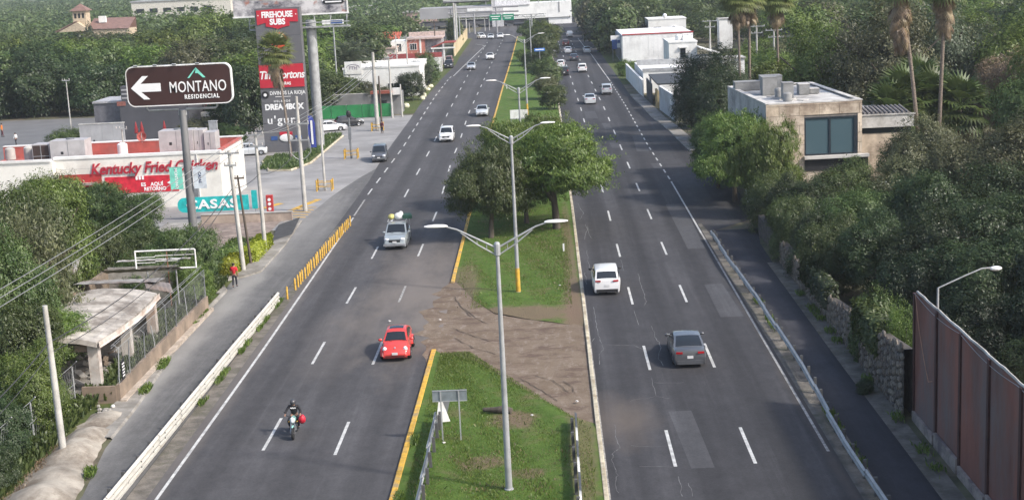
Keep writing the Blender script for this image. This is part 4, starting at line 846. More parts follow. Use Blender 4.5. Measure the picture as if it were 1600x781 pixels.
car('white saloon right of the far grey hatchback in the left carriageway', 'car', 'sedan', PW, (-12.8, 331.8, .02), SB, name='sedan', far=True)
car('leftmost of the three distant white cars side by side', 'car', 'suv', PW, (AT(752, 60, 425).x, 425, .02), SB+.3, name='suv', far=True)
car('middle one of the three distant white cars side by side', 'car', 'sedan', PLS, (AT(767, 60, 421).x, 421, .02), SB, name='sedan', far=True)
car('rightmost of the three distant white cars side by side', 'car', 'sedan', PW, (AT(782, 60, 423).x, 423, .02), SB, name='sedan', far=True)
car('black pickup parked on the left verge by the red house', 'pickup truck', 'pickup', PK, (-20.9, 310, .02), SB, name='pickup_truck', far=True)
car('pale red van parked behind the black pickup by the red house', 'van', 'van', paint('faded_red_paint', (.35, .16, .14)), (-21.6, 322, .02), SB, name='van', far=True)
car('white saloon parked side-on behind the blue banner, by the green fence', 'car', 'sedan', PW, (-30.2, 197.3, .02), R(-72), name='sedan')
car('black car parked just behind the white saloon near the green fence', 'car', 'hatch', PK, (-28.2, 202.5, .02), R(-70), name='hatchback')
car('silver-white car parked behind the right end of the restaurant', 'car', 'hatch', PLS, (-36.6, 174.6, .02), R(-80), name='hatchback')
for (x, y, k, p, lb) in [(6.35, 219.8, 'sedan', PLS, 'silver-white saloon in the second lane, third vehicle ahead on the right carriageway'), (9.5, 234, 'suv', PS, 'silver van-like car next to the dashed right edge line'),
        (6.9, 282.3, 'suv', PW, 'white off-roader beyond the silver saloon on the right carriageway'), (3.3, 276.5, 'suv', PK, 'black car beside the median bushes on the right carriageway'), (2.9, 298, 'hatch', PW, 'white car half hidden behind the lamp arm, next to the median'),
        (6.0, 315.5, 'sedan', PDB, 'dark grey saloon between two white cars far up the right carriageway'), (5.2, 342, 'sedan', PW, 'white saloon just beyond the dark grey one, far right carriageway'), (9.6, 339, 'sedan', PLS, 'pale saloon on the outer lane left of the white workshop'),
        (5.1, 370, 'suv', PDR, 'dark reddish car near the far bend'), (1.9, 344.5, 'suv', PS, 'grey-brown car next to the far median trees'), (6.9, 411.5, 'pickup', PS, 'farthest grey pickup at the end of the right carriageway')]:
    car(lb, 'car', k, p, (x, y, .02), 0, name={'suv': 'suv', 'sedan': 'sedan', 'hatch': 'hatchback', 'pickup': 'pickup_truck'}[k], far=y > 260)
# ---- people
SKIN = mat('skin', (.33, .19, .13), .6, var=.05, scale=8); HAIR = mat('dark_hair', (.015, .012, .01), .8)
def skin(name, chains, m, parent, sub=1):
    """chains of (point, radius); the first point of each later chain is welded to the nearest existing vertex"""
    vs = []; rr = []; es = []
    for ch in chains:
        prev = None
        for i, (p, r) in enumerate(ch):
            p = Vector(p); hit = None
            for j, q in enumerate(vs):
                if (q-p).length < 1e-4: hit = j; break
            if hit is None: vs.append(p); rr.append(r); hit = len(vs)-1
            if prev is not None and prev != hit: es.append((prev, hit))
            prev = hit
    me = bpy.data.meshes.new(name); me.from_pydata([tuple(v) for v in vs], es, []); o = link(name, me)
    sm = o.modifiers.new('s', 'SKIN'); sm.use_smooth_shade = True
    for i, r in enumerate(rr): me.skin_vertices[0].data[i].radius = (r, r) if not isinstance(r, tuple) else r
    me.skin_vertices[0].data[0].use_root = True
    if sub: o.modifiers.new('b', 'SUBSURF').levels = sub; o.modifiers['b'].render_levels = sub
    dg = bpy.context.evaluated_depsgraph_get(); m2 = bpy.data.meshes.new_from_object(o.evaluated_get(dg)); o.modifiers.clear(); o.data = m2
    m2.materials.clear(); m2.materials.append(m); m2.name = name
    if parent: o.parent = parent
    return o
def person(label, loc, rz, pose, top_m, leg_m, helmet=None, shoe=DARKP, sleeve=1.0, sc=1.0):
    o = thing('person', label, 'person', loc, rz, sc=sc); J = {k: Vector(v) for k, v in pose.items()}
    fwd = Vector(pose.get('face', (0, 1, 0)))
    ch = [[(J['hip'], .12), (J['belly'], .115), (J['chest'], .135), (J['neck'], .055), (J['head']-Vector((0, 0, .06)), .075), (J['head']+Vector((0, 0, .03)), .092), (J['head']+Vector((0, 0, .1)), .06)]]
    for s in ('L', 'R'):
        ch.append([(J['chest'], .135), (J['sh'+s], .062), (J['el'+s], .042), (J['wr'+s], .028)])
        d = (J['wr'+s]-J['el'+s]).normalized(); side = d.cross(Vector((0, 1, .2))).normalized(); palm = J['wr'+s]+d*.07; ch[-1].append((palm, (.038, .02)))
        for k in range(4):
            off = side*(.027-.018*k); L_ = (.065, .078, .072, .055)[k]; b = palm+d*.02+off
            ch.append([(palm, .03), (b, .0095), (b+d*L_*.5+fwd*.012, .009), (b+d*L_*.85+fwd*.035, .0075)])
        ch.append([(J['wr'+s], .028), (J['wr'+s]+d*.03+side*.035, .011), (J['wr'+s]+d*.075+side*.055+fwd*.02, .009)])
        ch.append([(J['hip'], .12), (J['th'+s], .088), (J['kn'+s], .058), (J['an'+s], .04), (J['an'+s]+fwd*.14+Vector((0, 0, -.045)), .035)])
    b = skin('body', ch, SKIN, o, 1); hd = J['head']
    MB().ell(hd+fwd*.1+Vector((0, 0, .005)), (.014, .024, .02), 6, 4).build('nose', SKIN, o, smooth=60)
    MB().ell(hd+fwd*.093+Vector((0, 0, -.045)), (.026, .01, .008), 6, 4).build('mouth', mat('lips', (.25, .1, .09)), o, smooth=60)
    for s in (-1, 1):
        sd_ = Vector((fwd.y, -fwd.x, 0))*s; MB().ell(hd+sd_*.093, (.014, .018, .03), 6, 4).build('ear', SKIN, o, smooth=60)
        MB().ell(hd+sd_*.033+fwd*.088+Vector((0, 0, .025)), (.011, .008, .007), 6, 4).build('eye', DARKP, o, smooth=60)
    if not helmet: MB().ell(hd-fwd*.018+Vector((0, 0, .055)), (.103, .112, .095), 10, 6).build('hair', HAIR, o, smooth=60)
    sh = [[(J['hip']+Vector((0, 0, -.02)), .145), (J['belly'], .145), (J['chest'], .165), (J['neck']-Vector((0, 0, .03)), .07)]]
    for s in ('L', 'R'): e = J['sh'+s].lerp(J['el'+s], min(1, sleeve*1.0)); c = [(J['chest'], .165), (J['sh'+s], .08), (e, .062)]; sh.append(c+([(J['wr'+s], .045)] if sleeve >= 1 else []))
    skin('shirt', sh, top_m, o, 1)
    tr = [[(J['hip']+Vector((0, 0, .03)), .135), (J['hip'], .14)]]
    for s in ('L', 'R'): tr.append([(J['hip'], .14), (J['th'+s], .105), (J['kn'+s], .075), (J['an'+s]+Vector((0, 0, .03)), .06)])
    skin('trousers', tr, leg_m, o, 1)
    for s in ('L', 'R'): MB().ell(J['an'+s]+fwd*.07+Vector((0, 0, -.04)), (.05, .14, .05), 10, 6).build('shoe', shoe, o, smooth=60)
    if helmet: MB().ell(hd+Vector((0, 0, .03)), (.135, .15, .145), 14, 9).build('helmet', helmet, o, smooth=60); MB().ell(hd+fwd*.055+Vector((0, 0, .02)), (.11, .105, .055), 12, 6).build('visor', GLASS, o, smooth=60)
    return o
def walk(st=.16, arm=.12):
    return dict(hip=(0, 0, .92), belly=(0, .01, 1.08), chest=(0, .02, 1.3), neck=(0, .03, 1.47), head=(0, .05, 1.6), shL=(.19, 0, 1.4), elL=(.25, -arm*.7, 1.13), wrL=(.26, -arm*.2, .88), shR=(-.19, 0, 1.4), elR=(-.25, arm*.5, 1.13), wrR=(-.25, arm*1.4, .9),
                thL=(.09, 0, .86), knL=(.1, st*.7, .49), anL=(.1, st, .09), thR=(-.09, 0, .86), knR=(-.1, -st*.1, .48), anR=(-.1, -st, .1))
REDS = mat('red_shirt', (.5, .02, .03), .85); BLKS = mat('black_cloth', (.018, .018, .022), .85); NAVY = mat('dark_trousers', (.02, .022, .03), .9); WHS = mat('white_shirt', (.62, .62, .62), .85)
person('man in a red shirt and black trousers walking away along the left footway', (-22.6, 98.7, .13), 0, walk(), REDS, NAVY, sleeve=.95)
person('person in dark red top and black trousers standing by the thick concrete post', (-22.3, 191.5, .02), R(150), walk(.05, .03), mat('maroon_top', (.12, .03, .04), .9), NAVY)
person('person in a white shirt crossing the upper left car park', (-73.8, 197, .01), R(70), walk(), WHS, NAVY)
person('person in a bright orange jacket at the far left edge beside the car park', (G(4, 214)[0], G(4, 214)[1], .01), R(-60), walk(.08), mat('orange_jacket', (.75, .2, .02), .8), mat('maroon_trousers', (.09, .02, .03), .9), sc=1.15)
# ---- motorcycle and rider
mx, my_ = -12.75, 65.6
b = thing('motorcycle', 'light motorcycle with a white headlight fairing heading down the left carriageway', 'motorcycle', (mx, my_, .02), SB+.04)
CHR = mat('chrome', (.6, .6, .6), .2, .9); FAIR = mat('white_green_fairing', (.7, .75, .73), .3); GRN = mat('pale_teal_plastic', (.25, .5, .45), .35)
for yy, nm in ((.66, 'f'), (-.62, 'r')):
    wh = MB().lathe([(.24, -.045), (.29, -.05), (.305, -.02), (.305, .02), (.29, .05), (.24, .045), (.24, -.045)], axis='X', n=22).build('wheel', TYRE, b, 40, loc=(0, yy, .305))
    r_ = MB(); r_.lathe([(.235, -.02), (.245, -.02), (.245, .02), (.235, .02), (.235, -.02)], axis='X', n=20); r_.lathe([(.005, -.05), (.045, -.05), (.045, .05), (.005, .05)], axis='X', n=10)
    for k in range(6): q = k*math.pi/3; r_.tube([(0, 0, 0), (0, .24*math.cos(q), .24*math.sin(q))], .012, 4)
    r_.build('rim', RIM, wh)
for s in (-1, 1): MB().tube([(s*.085, .66, .305), (s*.085, .5, .75), (s*.07, .42, .98)], .022, 6).build('fork', CHR, b)
MB().tube([(-.37, .22, 1.08), (-.2, .36, 1.05), (0, .4, 1.0), (.2, .36, 1.05), (.37, .22, 1.08)], .015, 6).build('handlebar', DARKP, b)
MB().ell((0, .14, .86), (.14, .27, .14), 10, 6).build('fuel_tank', GRN, b, smooth=60)
MB().box((0, -.38, .80), (.25, .72, .09), tilt=(.04, 0, 0)).build('seat', BLACK, b)
fr = MB(); fr.tube([(0, .44, .9), (0, .3, .45), (0, -.1, .3), (0, -.3, .42), (0, -.62, .32)], .03, 6); fr.tube([(0, .35, .8), (0, -.3, .72), (0, -.85, .82)], .025, 6); fr.build('frame', DARKP, b)
MB().box((0, .08, .42), (.24, .3, .3), tilt=(.3, 0, 0)).build('engine', GREYST, b); MB().tube([(.13, .2, .35), (.15, -.2, .25), (.16, -.75, .34)], [.025, .03, .045], 8).build('exhaust', CHR, b)
f_ = MB(); f_.ell((0, .52, .9), (.13, .09, .17), 10, 7, tilt=(-.3, 0, 0)); f_.build('headlight_fairing', FAIR, b, smooth=60); MB().ell((0, .6, .87), (.07, .03, .07), 10, 6).build('headlight', LAMPG, b, smooth=60)
MB().ell((0, .64, .635), (.06, .22, .04), 10, 5).build('front_fender', GRN, b, smooth=60)
for s in (-1, 1): MB().tube([(s*.3, .3, 1.06), (s*.34, .3, 1.2)], .008, 4).build('mirror_stem', DARKP, b); MB().ell((s*.36, .3, 1.24), (.06, .015, .04), 8, 5).build('mirror', DARKP, b, smooth=60); MB().box((s*.2, .32, .78), (.05, .04, .05)).build('turn_signal', YEL, b)
pose = dict(hip=(0, -.25, .93), belly=(0, -.22, 1.1), chest=(0, -.13, 1.33), neck=(0, -.06, 1.48), head=(0, -.02, 1.6), shL=(.2, -.1, 1.42), elL=(.36, .0, 1.18), wrL=(.36, .2, 1.11), shR=(-.2, -.1, 1.42), elR=(-.36, .0, 1.18), wrR=(-.36, .2, 1.11),
            thL=(.12, -.2, .9), knL=(.24, .2, .78), anL=(.2, .02, .42), thR=(-.12, -.2, .9), knR=(-.24, .2, .78), anR=(-.2, .02, .42))
rd = person('motorcycle rider in a black jacket with white chest print and dark helmet', (mx, my_, .02), SB+.04, pose, BLKS, NAVY, helmet=mat('dark_helmet', (.06, .06, .065), .25))
p_ = MB(); 
for k in range(8): p_.box((-.115+.033*k, .036+.004*math.sin(k), 1.35+.012*math.sin(k*2.1)), (.026, .012, .055))
p_.build('chest_print', TEXTW, rd)
bg_ = MB(); bg_.ell((0, 0, 0), (.18, .17, .23), 14, 10); o = bg_.build('shopping_bag', mat('red_plastic_bag', (.5, .02, .04), .35, var=.3, scale=6, bump=.4), loc=(mx+.42, my_-.18, .86), smooth=60)
for v in o.data.vertices: v.co *= 1+.08*math.sin(v.co.x*31+v.co.z*23)*math.cos(v.co.y*27); v.co.x *= 1-.25*max(0, v.co.z)/.27
tag(o, 'bulging red plastic bag hanging from the rider\'s left arm', 'bag')
# ================================================================== STREET FURNITURE
def textmesh(s, size, m, ext=.02, shear=0, bold=0, xs=1.0, parent=None, loc=(0, 0, 0), name='lettering', align='CENTER', rz=0, space=1.0):
    cu = bpy.data.curves.new('t', 'FONT'); cu.body = s; cu.size = size; cu.extrude = ext; cu.shear = shear; cu.offset = bold; cu.align_x = align; cu.align_y = 'CENTER'; cu.resolution_u = 3; cu.space_character = space; cu.space_line = .9
    o = bpy.data.objects.new('t', cu); COL.objects.link(o); dg = bpy.context.evaluated_depsgraph_get(); me = bpy.data.meshes.new_from_object(o.evaluated_get(dg)); bpy.data.objects.remove(o)
    me.transform(Matrix.Diagonal((xs, 1, 1, 1))); me.transform(Matrix.Rotation(R(90), 4, 'X')); me.name = name; me.materials.clear(); me.materials.append(m)
    return link(name, me, parent, loc, rz)
# ---- lamp posts
def lamp(label, x, y, H=10.5, yellow=False):
    o = thing('street_lamp', label, 'street lamp', (x, y, .05), 0, 'double-armed street lamps on the median')
    MB().tube([(0, 0, 0), (0, 0, H*.5), (0, 0, H+.15)], [.15, .115, .075], 12).build('pole', GALV, o, smooth=50)
    MB().lathe([(.0, .0), (.2, .0), (.2, .12), (.17, .14), (0, .14)], n=12).build('base_plate', GALV, o)
    MB().lathe([(.1, H-.35), (.13, H-.33), (.13, H+.12), (.09, H+.2), (.01, H+.22)], n=10).build('hub', GALV, o)
    if yellow: MB().tube([(0, 0, .0), (0, 0, 1.75)], [.165, .15], 12).build('yellow_band', YEL, o, smooth=50)
    for s in (-1, 1):
        a = MB(); top_ = [(s*.1, 0, H), (s*.9, 0, H+.42), (s*1.6, 0, H+.78), (s*2.0, 0, H+.9)]; a.tube(top_, [.045, .042, .04, .035], 8)
        a.tube([(s*.1, 0, H-.3), (s*.75, 0, H+.1), (s*1.45, 0, H+.65)], .032, 7)
        for q in (.42, .8): a.tube([(s*q, 0, H+(q-.1)*.52-.01), (s*q, 0, H-.3+(q-.1)*.62)], .018, 5)
        a.build('arm', GALV, o, smooth=50)
        h = MB(); sec = []
        for t, w_, d_ in ((0, .05, .04), (.15, .11, .08), (.5, .17, .09), (.8, .15, .06), (.95, .05, .03)):
            sec.append([(s*(1.95+t), w_*math.cos(q*math.pi/5), H+.93+.02*t+d_*math.sin(q*math.pi/5)*(.6 if q > 5 else 1)) for q in range(10)]+[(s*(1.95+t), w_, H+.93+.02*t)])
        h.grid(sec); h.add(sec[-1], [tuple(range(11))]); h.build('lamp_head', WHITEM, o, smooth=50)
    return o
lamp('nearest double-armed lamp post, base at the bottom of the picture', -2.3, 57, 10.4)
lamp('second double-armed lamp post, with a yellow band at its foot', -2.5, 93.4, 10.35, True)
lamp('third lamp post, rising behind the largest median trees', -2.6, 130, 10.3)
lamp('fourth lamp post, with a yellow foot behind the white signboard', -3.0, 205, 10.6, True)
lamp('farthest double-armed lamp post, near the green road signs', -2.9, 284, 10.6)
o = thing('street_lamp', 'crooked single-arm street lamp standing behind the red wall', 'street lamp', (16.75, 62, 0))
MB().tube([(0, 0, 0), (0, 0, 6.8)], [.06, .05], 8).build('pole', GALV, o, 50); MB().tube([(0, 0, 6.8), (1.1, 0, 7.28), (1.9, 0, 7.6), (2.3, 0, 7.62)], .035, 7).build('arm', GALV, o, 50)
h = MB(); h.ell((2.5, 0, 7.58), (.28, .13, .11), 12, 7); h.build('lamp_head', WHITEM, o, smooth=60)
# ---- utility poles
UT = {}
def upole(label, x, y, H, r=.14, cross=(), m=CONCP, lean=0, name='utility_pole'):
    o = thing(name, label, 'utility pole', (x, y, 0)); MB().tube([(0, 0, -.2), (lean*.5, 0, H*.5), (lean, 0, H)], [r*1.15, r, r*.75], 12).build('post', m, o, 50)
    for (z, w_, tt) in cross:
        MB().box((lean*z/H, -.12, z), (w_, .1, .12)).build('crossarm', GALV if m is CONCP else WOODP, o)
        for s in (-.46, -.16, .46): MB().lathe([(.02, 0), (.06, .04), (.035, .1), (.06, .15), (.02, .2)], n=8, c=(lean*z/H+s*w_, -.12, z+.06)).build('insulator', mat('porcelain', (.45, .42, .4), .3) if 'p' not in UT else UT['p'], o, smooth=50)
    return o
UT['p'] = mat('porcelain', (.45, .42, .4), .3)
upole('white concrete post beside the low fence, nearest post on the left', -23.2, 63.4, 7.35, .15, (), lean=-.1)
upole('white concrete post beside the man in red', -23.2, 104.6, 9.1, .16, [(8.9, 1.5, 0), (8.0, .9, 0)], lean=-.35)
upole('white concrete post standing in the clipped hedge corner', -22.9, 111.6, 9.6, .15, [(9.4, 1.3, 0), (8.5, 1.1, 0)], lean=-.05)
upole('thin dark wooden post between the two white posts', -23.1, 107, 6.9, .09, [(6.7, 1.0, 0)], WOODP, lean=-.5)
o = upole('tall concrete post with a loop bracket in front of the grey sign tower', -22.85, 130.9, 10.6, .19, [(6.6, 1.8, 0), (8.1, 2.0, 0)], lean=-.05)
MB().tube([(-.95, -.1, 6.3), (-.95, -.1, 5.5), (-.5, -.1, 5.0), (0, -.1, 4.7)], .04, 6).build('bracket', GALV, o); MB().tube([(.95, -.1, 6.3), (.95, -.1, 5.5), (.5, -.1, 5.0), (0, -.1, 4.7)], .04, 6).build('bracket', GALV, o)
upole('slim pale post guarded by yellow posts, nearest of the guarded ones', -22.8, 143, 7.2, .12)
o = upole('dark post guarded by yellow posts in the middle of the forecourt edge', -23.25, 167, 5.3, .12, (), GREYST); MB().box((0, -.15, 3.0), (.35, .25, 1.4)).build('meter_box', GREYST, o); MB().ell((0, 0, 5.2), (.3, .2, .45), 8, 6).build('lamp_housing', DARKP, o)
upole('thick tall concrete post with a worn base, guarded by yellow posts', -23.3, 194.8, 10.6, .26, [(8.6, 2.2, 0)])
upole('slim concrete post at the end of the green fence', -22.95, 211, 9.0, .14, [(8.8, 1.2, 0)])
upole('dark wooden post left of the small hut', -24.0, 206, 6.6, .13, (), WOODP); upole('short concrete post in front of the small hut', -21.6, 212, 4.8, .13)
for (px, py0, py1, Y, r, lb) in [(634, 55, 165, 252, .13, 'slim post in front of the white shop building, right part'), (618, 55, 140, 262, .1, 'thin post behind the white shop building'), (678, 32, 118, 322, .14, 'dark leaning post with a crossarm by the red house'), (690, 90, 110, 300, .09, 'short thin post by the white gatepost'),
    (708, 5, 100, 372, .25, 'tall pale mast left of the far avenue'), (727, 12, 60, 455, .2, 'tall mast at the far left of the overpass'), (733, 36, 58, 460, .15, 'thin mast by the yellow wall'), (757, 30, 55, 470, .12, 'thin mast under the overpass, left one'), (764, 30, 55, 475, .12, 'thin mast under the overpass, right one'), (831, 25, 62, 430, .15, 'far median mast, left one'), (835, 25, 60, 440, .15, 'far median mast, right one')]:
    t = AT(px, py0, Y); upole(lb, t.x, Y, t.z, r, [(t.z-.4, 2.0, 0)] if Y in (322, 252) else [], WOODP if Y == 322 else CONCP)
for (px, py, Y, lb, c) in [(103, 125, 206, 'slim white post at the edge of the upper left car park', 1), (190, 200, 142, 'white post with small antennas rising behind the drive-through roof', 1), (360, 8, 260, 'pole', 0)]:
    if c: t = AT(px, py, Y); upole(lb, t.x, Y, t.z, .09, [(t.z-.1, 1.1, 0)])
for (px, py, Y, lb) in [(1109, 32, 262, 'concrete post with crossarm right of the white villa'), (1182, 40, 232, 'pale concrete post with crossarm behind the leftmost palms'), (1209, 46, 226, 'white concrete post by the solar-roofed house')]:
    t = AT(px, py, Y); upole(lb, t.x, Y, t.z, .16, [(t.z-.15, 2.6, 0), (t.z-1.2, 1.8, 0)])
def wire(label, pts, sag=.35, r=.016, m=WIRE, group=None):
    P = []
    for a, b in zip(pts[:-1], pts[1:]):
        a, b = Vector(a), Vector(b)
        for i in range(10): t = i/10; P.append(a.lerp(b, t)-Vector((0, 0, sag*4*t*(1-t)*min(1, (b-a).length/25))))
    P.append(Vector(pts[-1])); return tag(MB().tube(P, r, 4).build('overhead_wire', m), label, 'cable', group)
for i, dx in enumerate((-.7, 0.0, .7)):
    wire(('left', 'middle', 'right')[i]+'most of the three bare power lines strung along the left posts', [(-24.0+dx, 38, 9.0), (-23.55+dx, 104.5, 9.1), (-22.95+dx*.8, 111.5, 9.6), (-22.9+dx, 130.7, 8.4), (-23.3+dx, 194.8, 8.9), (-23+dx, 250, 9.2)], .5, .02, WIREL)
wire('thick dark telephone cable hanging low from the near white post', [(-24.5, 40, 4.8), (-23.3, 63.4, 5.6), (-23.5, 104.6, 6.3), (-22.9, 111.5, 6.3), (-22.9, 131, 6.2)], 1.0, .025)
wire('second telephone cable just below the thick one', [(-24.6, 40, 4.2), (-23.3, 63.4, 5.1), (-23.5, 104.6, 5.9)], 1.2, .018)
wire('dark cable from the tall bracket post across the forecourt', [(-22.9, 131, 6.4), (-29, 160, 5.5), (-44, 168, 5)], .8, .018); wire('dark cable slanting from the wooden post to the ground', [(-23.6, 107, 6.3), (-27.5, 101, .2)], .1, .018)
wire('pale service cable crossing in front of the restaurant wall', [(-23.3, 104.6, 8.2), (-33, 136.3, 4.6), (-52, 136.3, 4.2)], .3, .014, WIREL)
wire('cable from the thick post to the grey sign tower', [(-23.3, 194.8, 8.6), (-29, 176, 4.6)], .8, .02)
wire('cable crossing above the left houses to the red house post', [(-23, 211, 8.8), (AT(634, 60, 252).x, 252, 9.3), (AT(678, 34, 322).x, 322, 9.4)], .7, .02)
# ---- guardrails
def rail_panel(L_, tall, m):
    mb = MB(); rows = []
    if tall: pr = [(0, .06), (.0, .12), (.07, .17), (.07, .26), (0, .31), (0, .35), (.07, .41), (.07, .5), (0, .56), (0, .6), (.07, .66), (.07, .74), (0, .8), (-.02, .82)]
    else: pr = [(0, .42), (.0, .45), (.08, .5), (.08, .56), (0, .61), (.0, .65), (.08, .7), (.08, .75), (0, .79), (-.01, .8)]
    for y in (-L_/2-.05, 0, L_/2+.05): rows.append([(x, y, z) for x, z in pr])
    mb.grid(rows); mb.grid([[(p[0]-.012, p[1], p[2]) for p in r_] for r_ in rows], flip=True); return mb.mesh('rail_panel', m, 50, fix=False)
POST = MB().box((0, 0, .42), (.14, .12, .86)).mesh('post', mat('dark_rail_post', (.09, .09, .09), .8)); BOLT = MB().box((0, 0, 0), (.03, .05, .05)).mesh('bolt', DARKP)
def guardrail(label, pts, tall, m, mirror=1, wob=0, postm=None):
    o = thing('guardrail', label, 'guardrail', (pts[0][0], pts[0][1], 0)); L_ = 4.0; pm = rail_panel(L_, tall, m); base_ = Vector((pts[0][0], pts[0][1], 0))
    y = pts[0][1]; ye = pts[-1][1]; xs = [p[0] for p in pts]; yy = [p[1] for p in pts]
    while y < ye-.5:
        y2 = min(y+L_, ye); xa, xb = np.interp([y, y2], yy, xs); c = link('rail_panel', pm, o); c.location = Vector(((xa+xb)/2+rnd.uniform(-wob, wob), (y+y2)/2, 0))-base_
        c.rotation_euler = (rnd.uniform(-wob, wob)*.15, rnd.uniform(-.04, .04)*(wob > 0), -math.atan2(xb-xa, y2-y)+rnd.uniform(-wob, wob)*.25); c.scale = (mirror, (y2-y)/L_, 1)
        for q in (.25, .75):
            p_ = link('post', POST, o); p_.location = Vector((xa+(xb-xa)*q-mirror*.15, y+(y2-y)*q, 0))-base_; p_.rotation_euler = (rnd.uniform(-.04, .04), rnd.uniform(-.05, .05), 0)
            if tall:
                for zz in (.33, .58): b_ = link('bolt', BOLT, p_); b_.location = (mirror*(.15+.015), 0, zz)
        y = y2
    return o
WR = mat('white_rail_paint', (.47, .46, .42), .6, 0, .15, 1.5, dirt=(.36, .32, .26), sx=(1, .4, 3))
guardrail('tall white guardrail dividing the left service road from the main road', [(-19.05, 44), (-18.9, 60), (-18.75, 80), (-18.55, 93.5)], True, WR)
guardrail('weathered grey guardrail bowed along the right service road', [(12.42, 44), (12.35, 55), (12.25, 62), (12.55, 70), (12.5, 78), (12.35, 90), (12.2, 100), (12.1, 109)], False, GALV, -1, .05)
MR_ = mat('reflective_grey_rail', (.22, .235, .25), .5, .2, .4, .7, dirt=(.6, .6, .58), sx=(1, .5, 1))
guardrail('short leaning guardrail on the median next to the yellow kerb', [(-5.95, 45), (-5.95, 53), (-5.95, 66)], False, MR_, -1, .04)
guardrail('short black-and-white guardrail on the right side of the median', [(.65, 45), (.65, 65.5)], False, mat('black_white_rail', (.07, .075, .08), .5, .1, .3, .4, dirt=(.7, .7, .68), sx=(.2, 1, .2)), 1, .04)
tag(MB().box((0, 0, .5), (.5, .05, 1.0), tilt=(.1, .25, .3)).build('marker_board', GREYST, loc=(-5.75, 67.2, 0)), 'grey plank-like marker leaning at the end of the left median guardrail', 'marker board')
tag(MB().prism_y([(0, 0), (.7, 0), (.35, 1.1), (.2, 1.15)], 0, .03).build('warning_panel', WHITEM, loc=(-6.0, 65.9, .25), rz=.25), 'bent white metal end piece of the left median guardrail', 'metal panel')
# ---- yellow bollards
bm_ = MB().tube([(0, 0, 0), (0, 0, .95), (0, 0, 1.02)], [.07, .065, .03], 10).mesh('yellow_bollard', YEL, 50)
N_ = 30
for i in range(N_):
    y = 95.6+26.2*i/(N_-1); x = -18.15+.65*i/(N_-1)
    if i in (1,): continue
    lb = 'slim yellow bollard standing in the long row on the left divider'
    if i == 0: lb = 'worn yellow bollard at the guardrail end, apart from the others'; y = 94.6
    if i == N_-1: lb = 'farthest yellow bollard of the long row on the left divider'
    if i == 2: lb = 'nearest bollard of the close-set yellow row on the left divider'
    b = link('yellow_bollard', bm_, None, (x+rnd.uniform(-.04, .04), y, .03)); b.rotation_euler = (rnd.uniform(-.02, .02), rnd.uniform(-.02, .02), 0); b.scale = (1, 1, rnd.uniform(.82, .92)); tag(b, lb, 'bollard', 'yellow bollards on the left divider')
def guardframe(label, x, y):
    o = thing('post_guard', label, 'safety barrier', (x, y, 0))
    for sx_ in (-.75, .75):
        for sy_ in (-.5, .5): MB().tube([(sx_, sy_, 0), (sx_, sy_, 1.15)], .075, 10).build('yellow_post', YEL, o, 50)
    for sy_ in (-.5, .5):
        for z in (.45, .9): MB().tube([(-.75, sy_, z), (.75, sy_, z)], .04, 6).build('rail', YEL, o)
guardframe('yellow tube guard around the slim pale post', -22.8, 143); guardframe('yellow tube guard around the dark forecourt post', -23.25, 167); guardframe('yellow tube guard around the thick concrete post', -23.3, 194.8)
# ---- red wall and stone wall on the right
RW_M = mat('rusty_red_wall', (.19, .078, .058), .85, 0, .3, .45, .3, dirt=(.15, .115, .11), sx=(1, 1, .35))
RIB = mat('dark_red_rib', (.06, .025, .022), .8, 0, .2, 2); 
o = thing('red_wall', 'tall rust-red panel wall with dark ribs at the lower right', 'wall', (16.35, 64.5, 0))
ys = [64.5, 60.75, 57.1, 53.3, 49.5, 45.7, 42]
for i in range(6):
    a, b = ys[i], ys[i+1]; d = .06*(i % 2); MB().box((.12+d*.3, (a+b)/2-64.5, 3.02), (.16, a-b-.22, 6.04)).build('panel', RW_M, o)
    MB().box((.1, a-64.5, 3.0), (.26, .24, 6.02+.02*i)).build('rib', RIB, o)
    MB().bb(-.10, .02, b-64.5+.12, a-64.5-.12, 0, .45+.2*(i % 2)).build('footing', mat('pale_footing', (.3, .25, .22), .9, dirt=(.15, .12, .12)) if i == 0 else bpy.data.materials['pale_footing'], o)
MB().tube([(.12, y-64.5, 6.08+.02*math.sin(y*2.1)+.012*math.sin(y*5)) for y in np.arange(64.4, 42, -.6)], .06, 6).build('pale_coping', CONCP, o, 50)
MB().tube([(.0, y-64.5, 6.02-.2*abs(math.sin((y-64.5)*math.pi/7.4))) for y in np.arange(64.4, 44, -.4)], .013, 5).build('slack_cable', GALV, o)
MB().tube([(.0, -.2, 6.0), (-.03, -1.0, 4.6), (-.03, -1.9, 3.4), (-.03, -2.7, 2.6), (-.03, -3.3, 2.8)], .018, 5).build('slack_cable', mat('orange_cable', (.4, .22, .14), .7), o)
MORT = mat('dark_mortar', (.085, .075, .065), .95, 0, .3, 2, .4); ST = [mat('wall_stone', c, .95, 0, .3, 3, .5) for c in ((.17, .145, .115), (.22, .19, .155), (.12, .10, .085), (.15, .135, .12))]
o = thing('stone_wall', 'rough stone wall along the right service road, partly covered by vines', 'wall', (15.95, 64.7, 0))
wm = MB(); hs = lambda y: 3.3-.1*(y-64.7) if y < 82 else 1.5
rows = []
for j in range(24):
    y = 64.7+46*j/23; hh = max(1.0, hs(y)); rows.append([(0, y-64.7, 0), (0, y-64.7, hh), (.45, y-64.7, hh+.02), (.45, y-64.7, 0)])
wm.grid(rows); wm.build('wall_core', MORT, o, fix=False)
SM = []
for k in range(8):
    s = MB(); s.ell((0, 0, 0), (.08, .5, .5), 8, 4, tilt=(rnd.random()*3, 0, 0)); me = s.mesh('stone', ST[k % 4], 0)
    for v in me.vertices: v.co *= rnd.uniform(.85, 1.1)
    SM.append(me)
cnt = 0; rest = MB()
y = 64.8
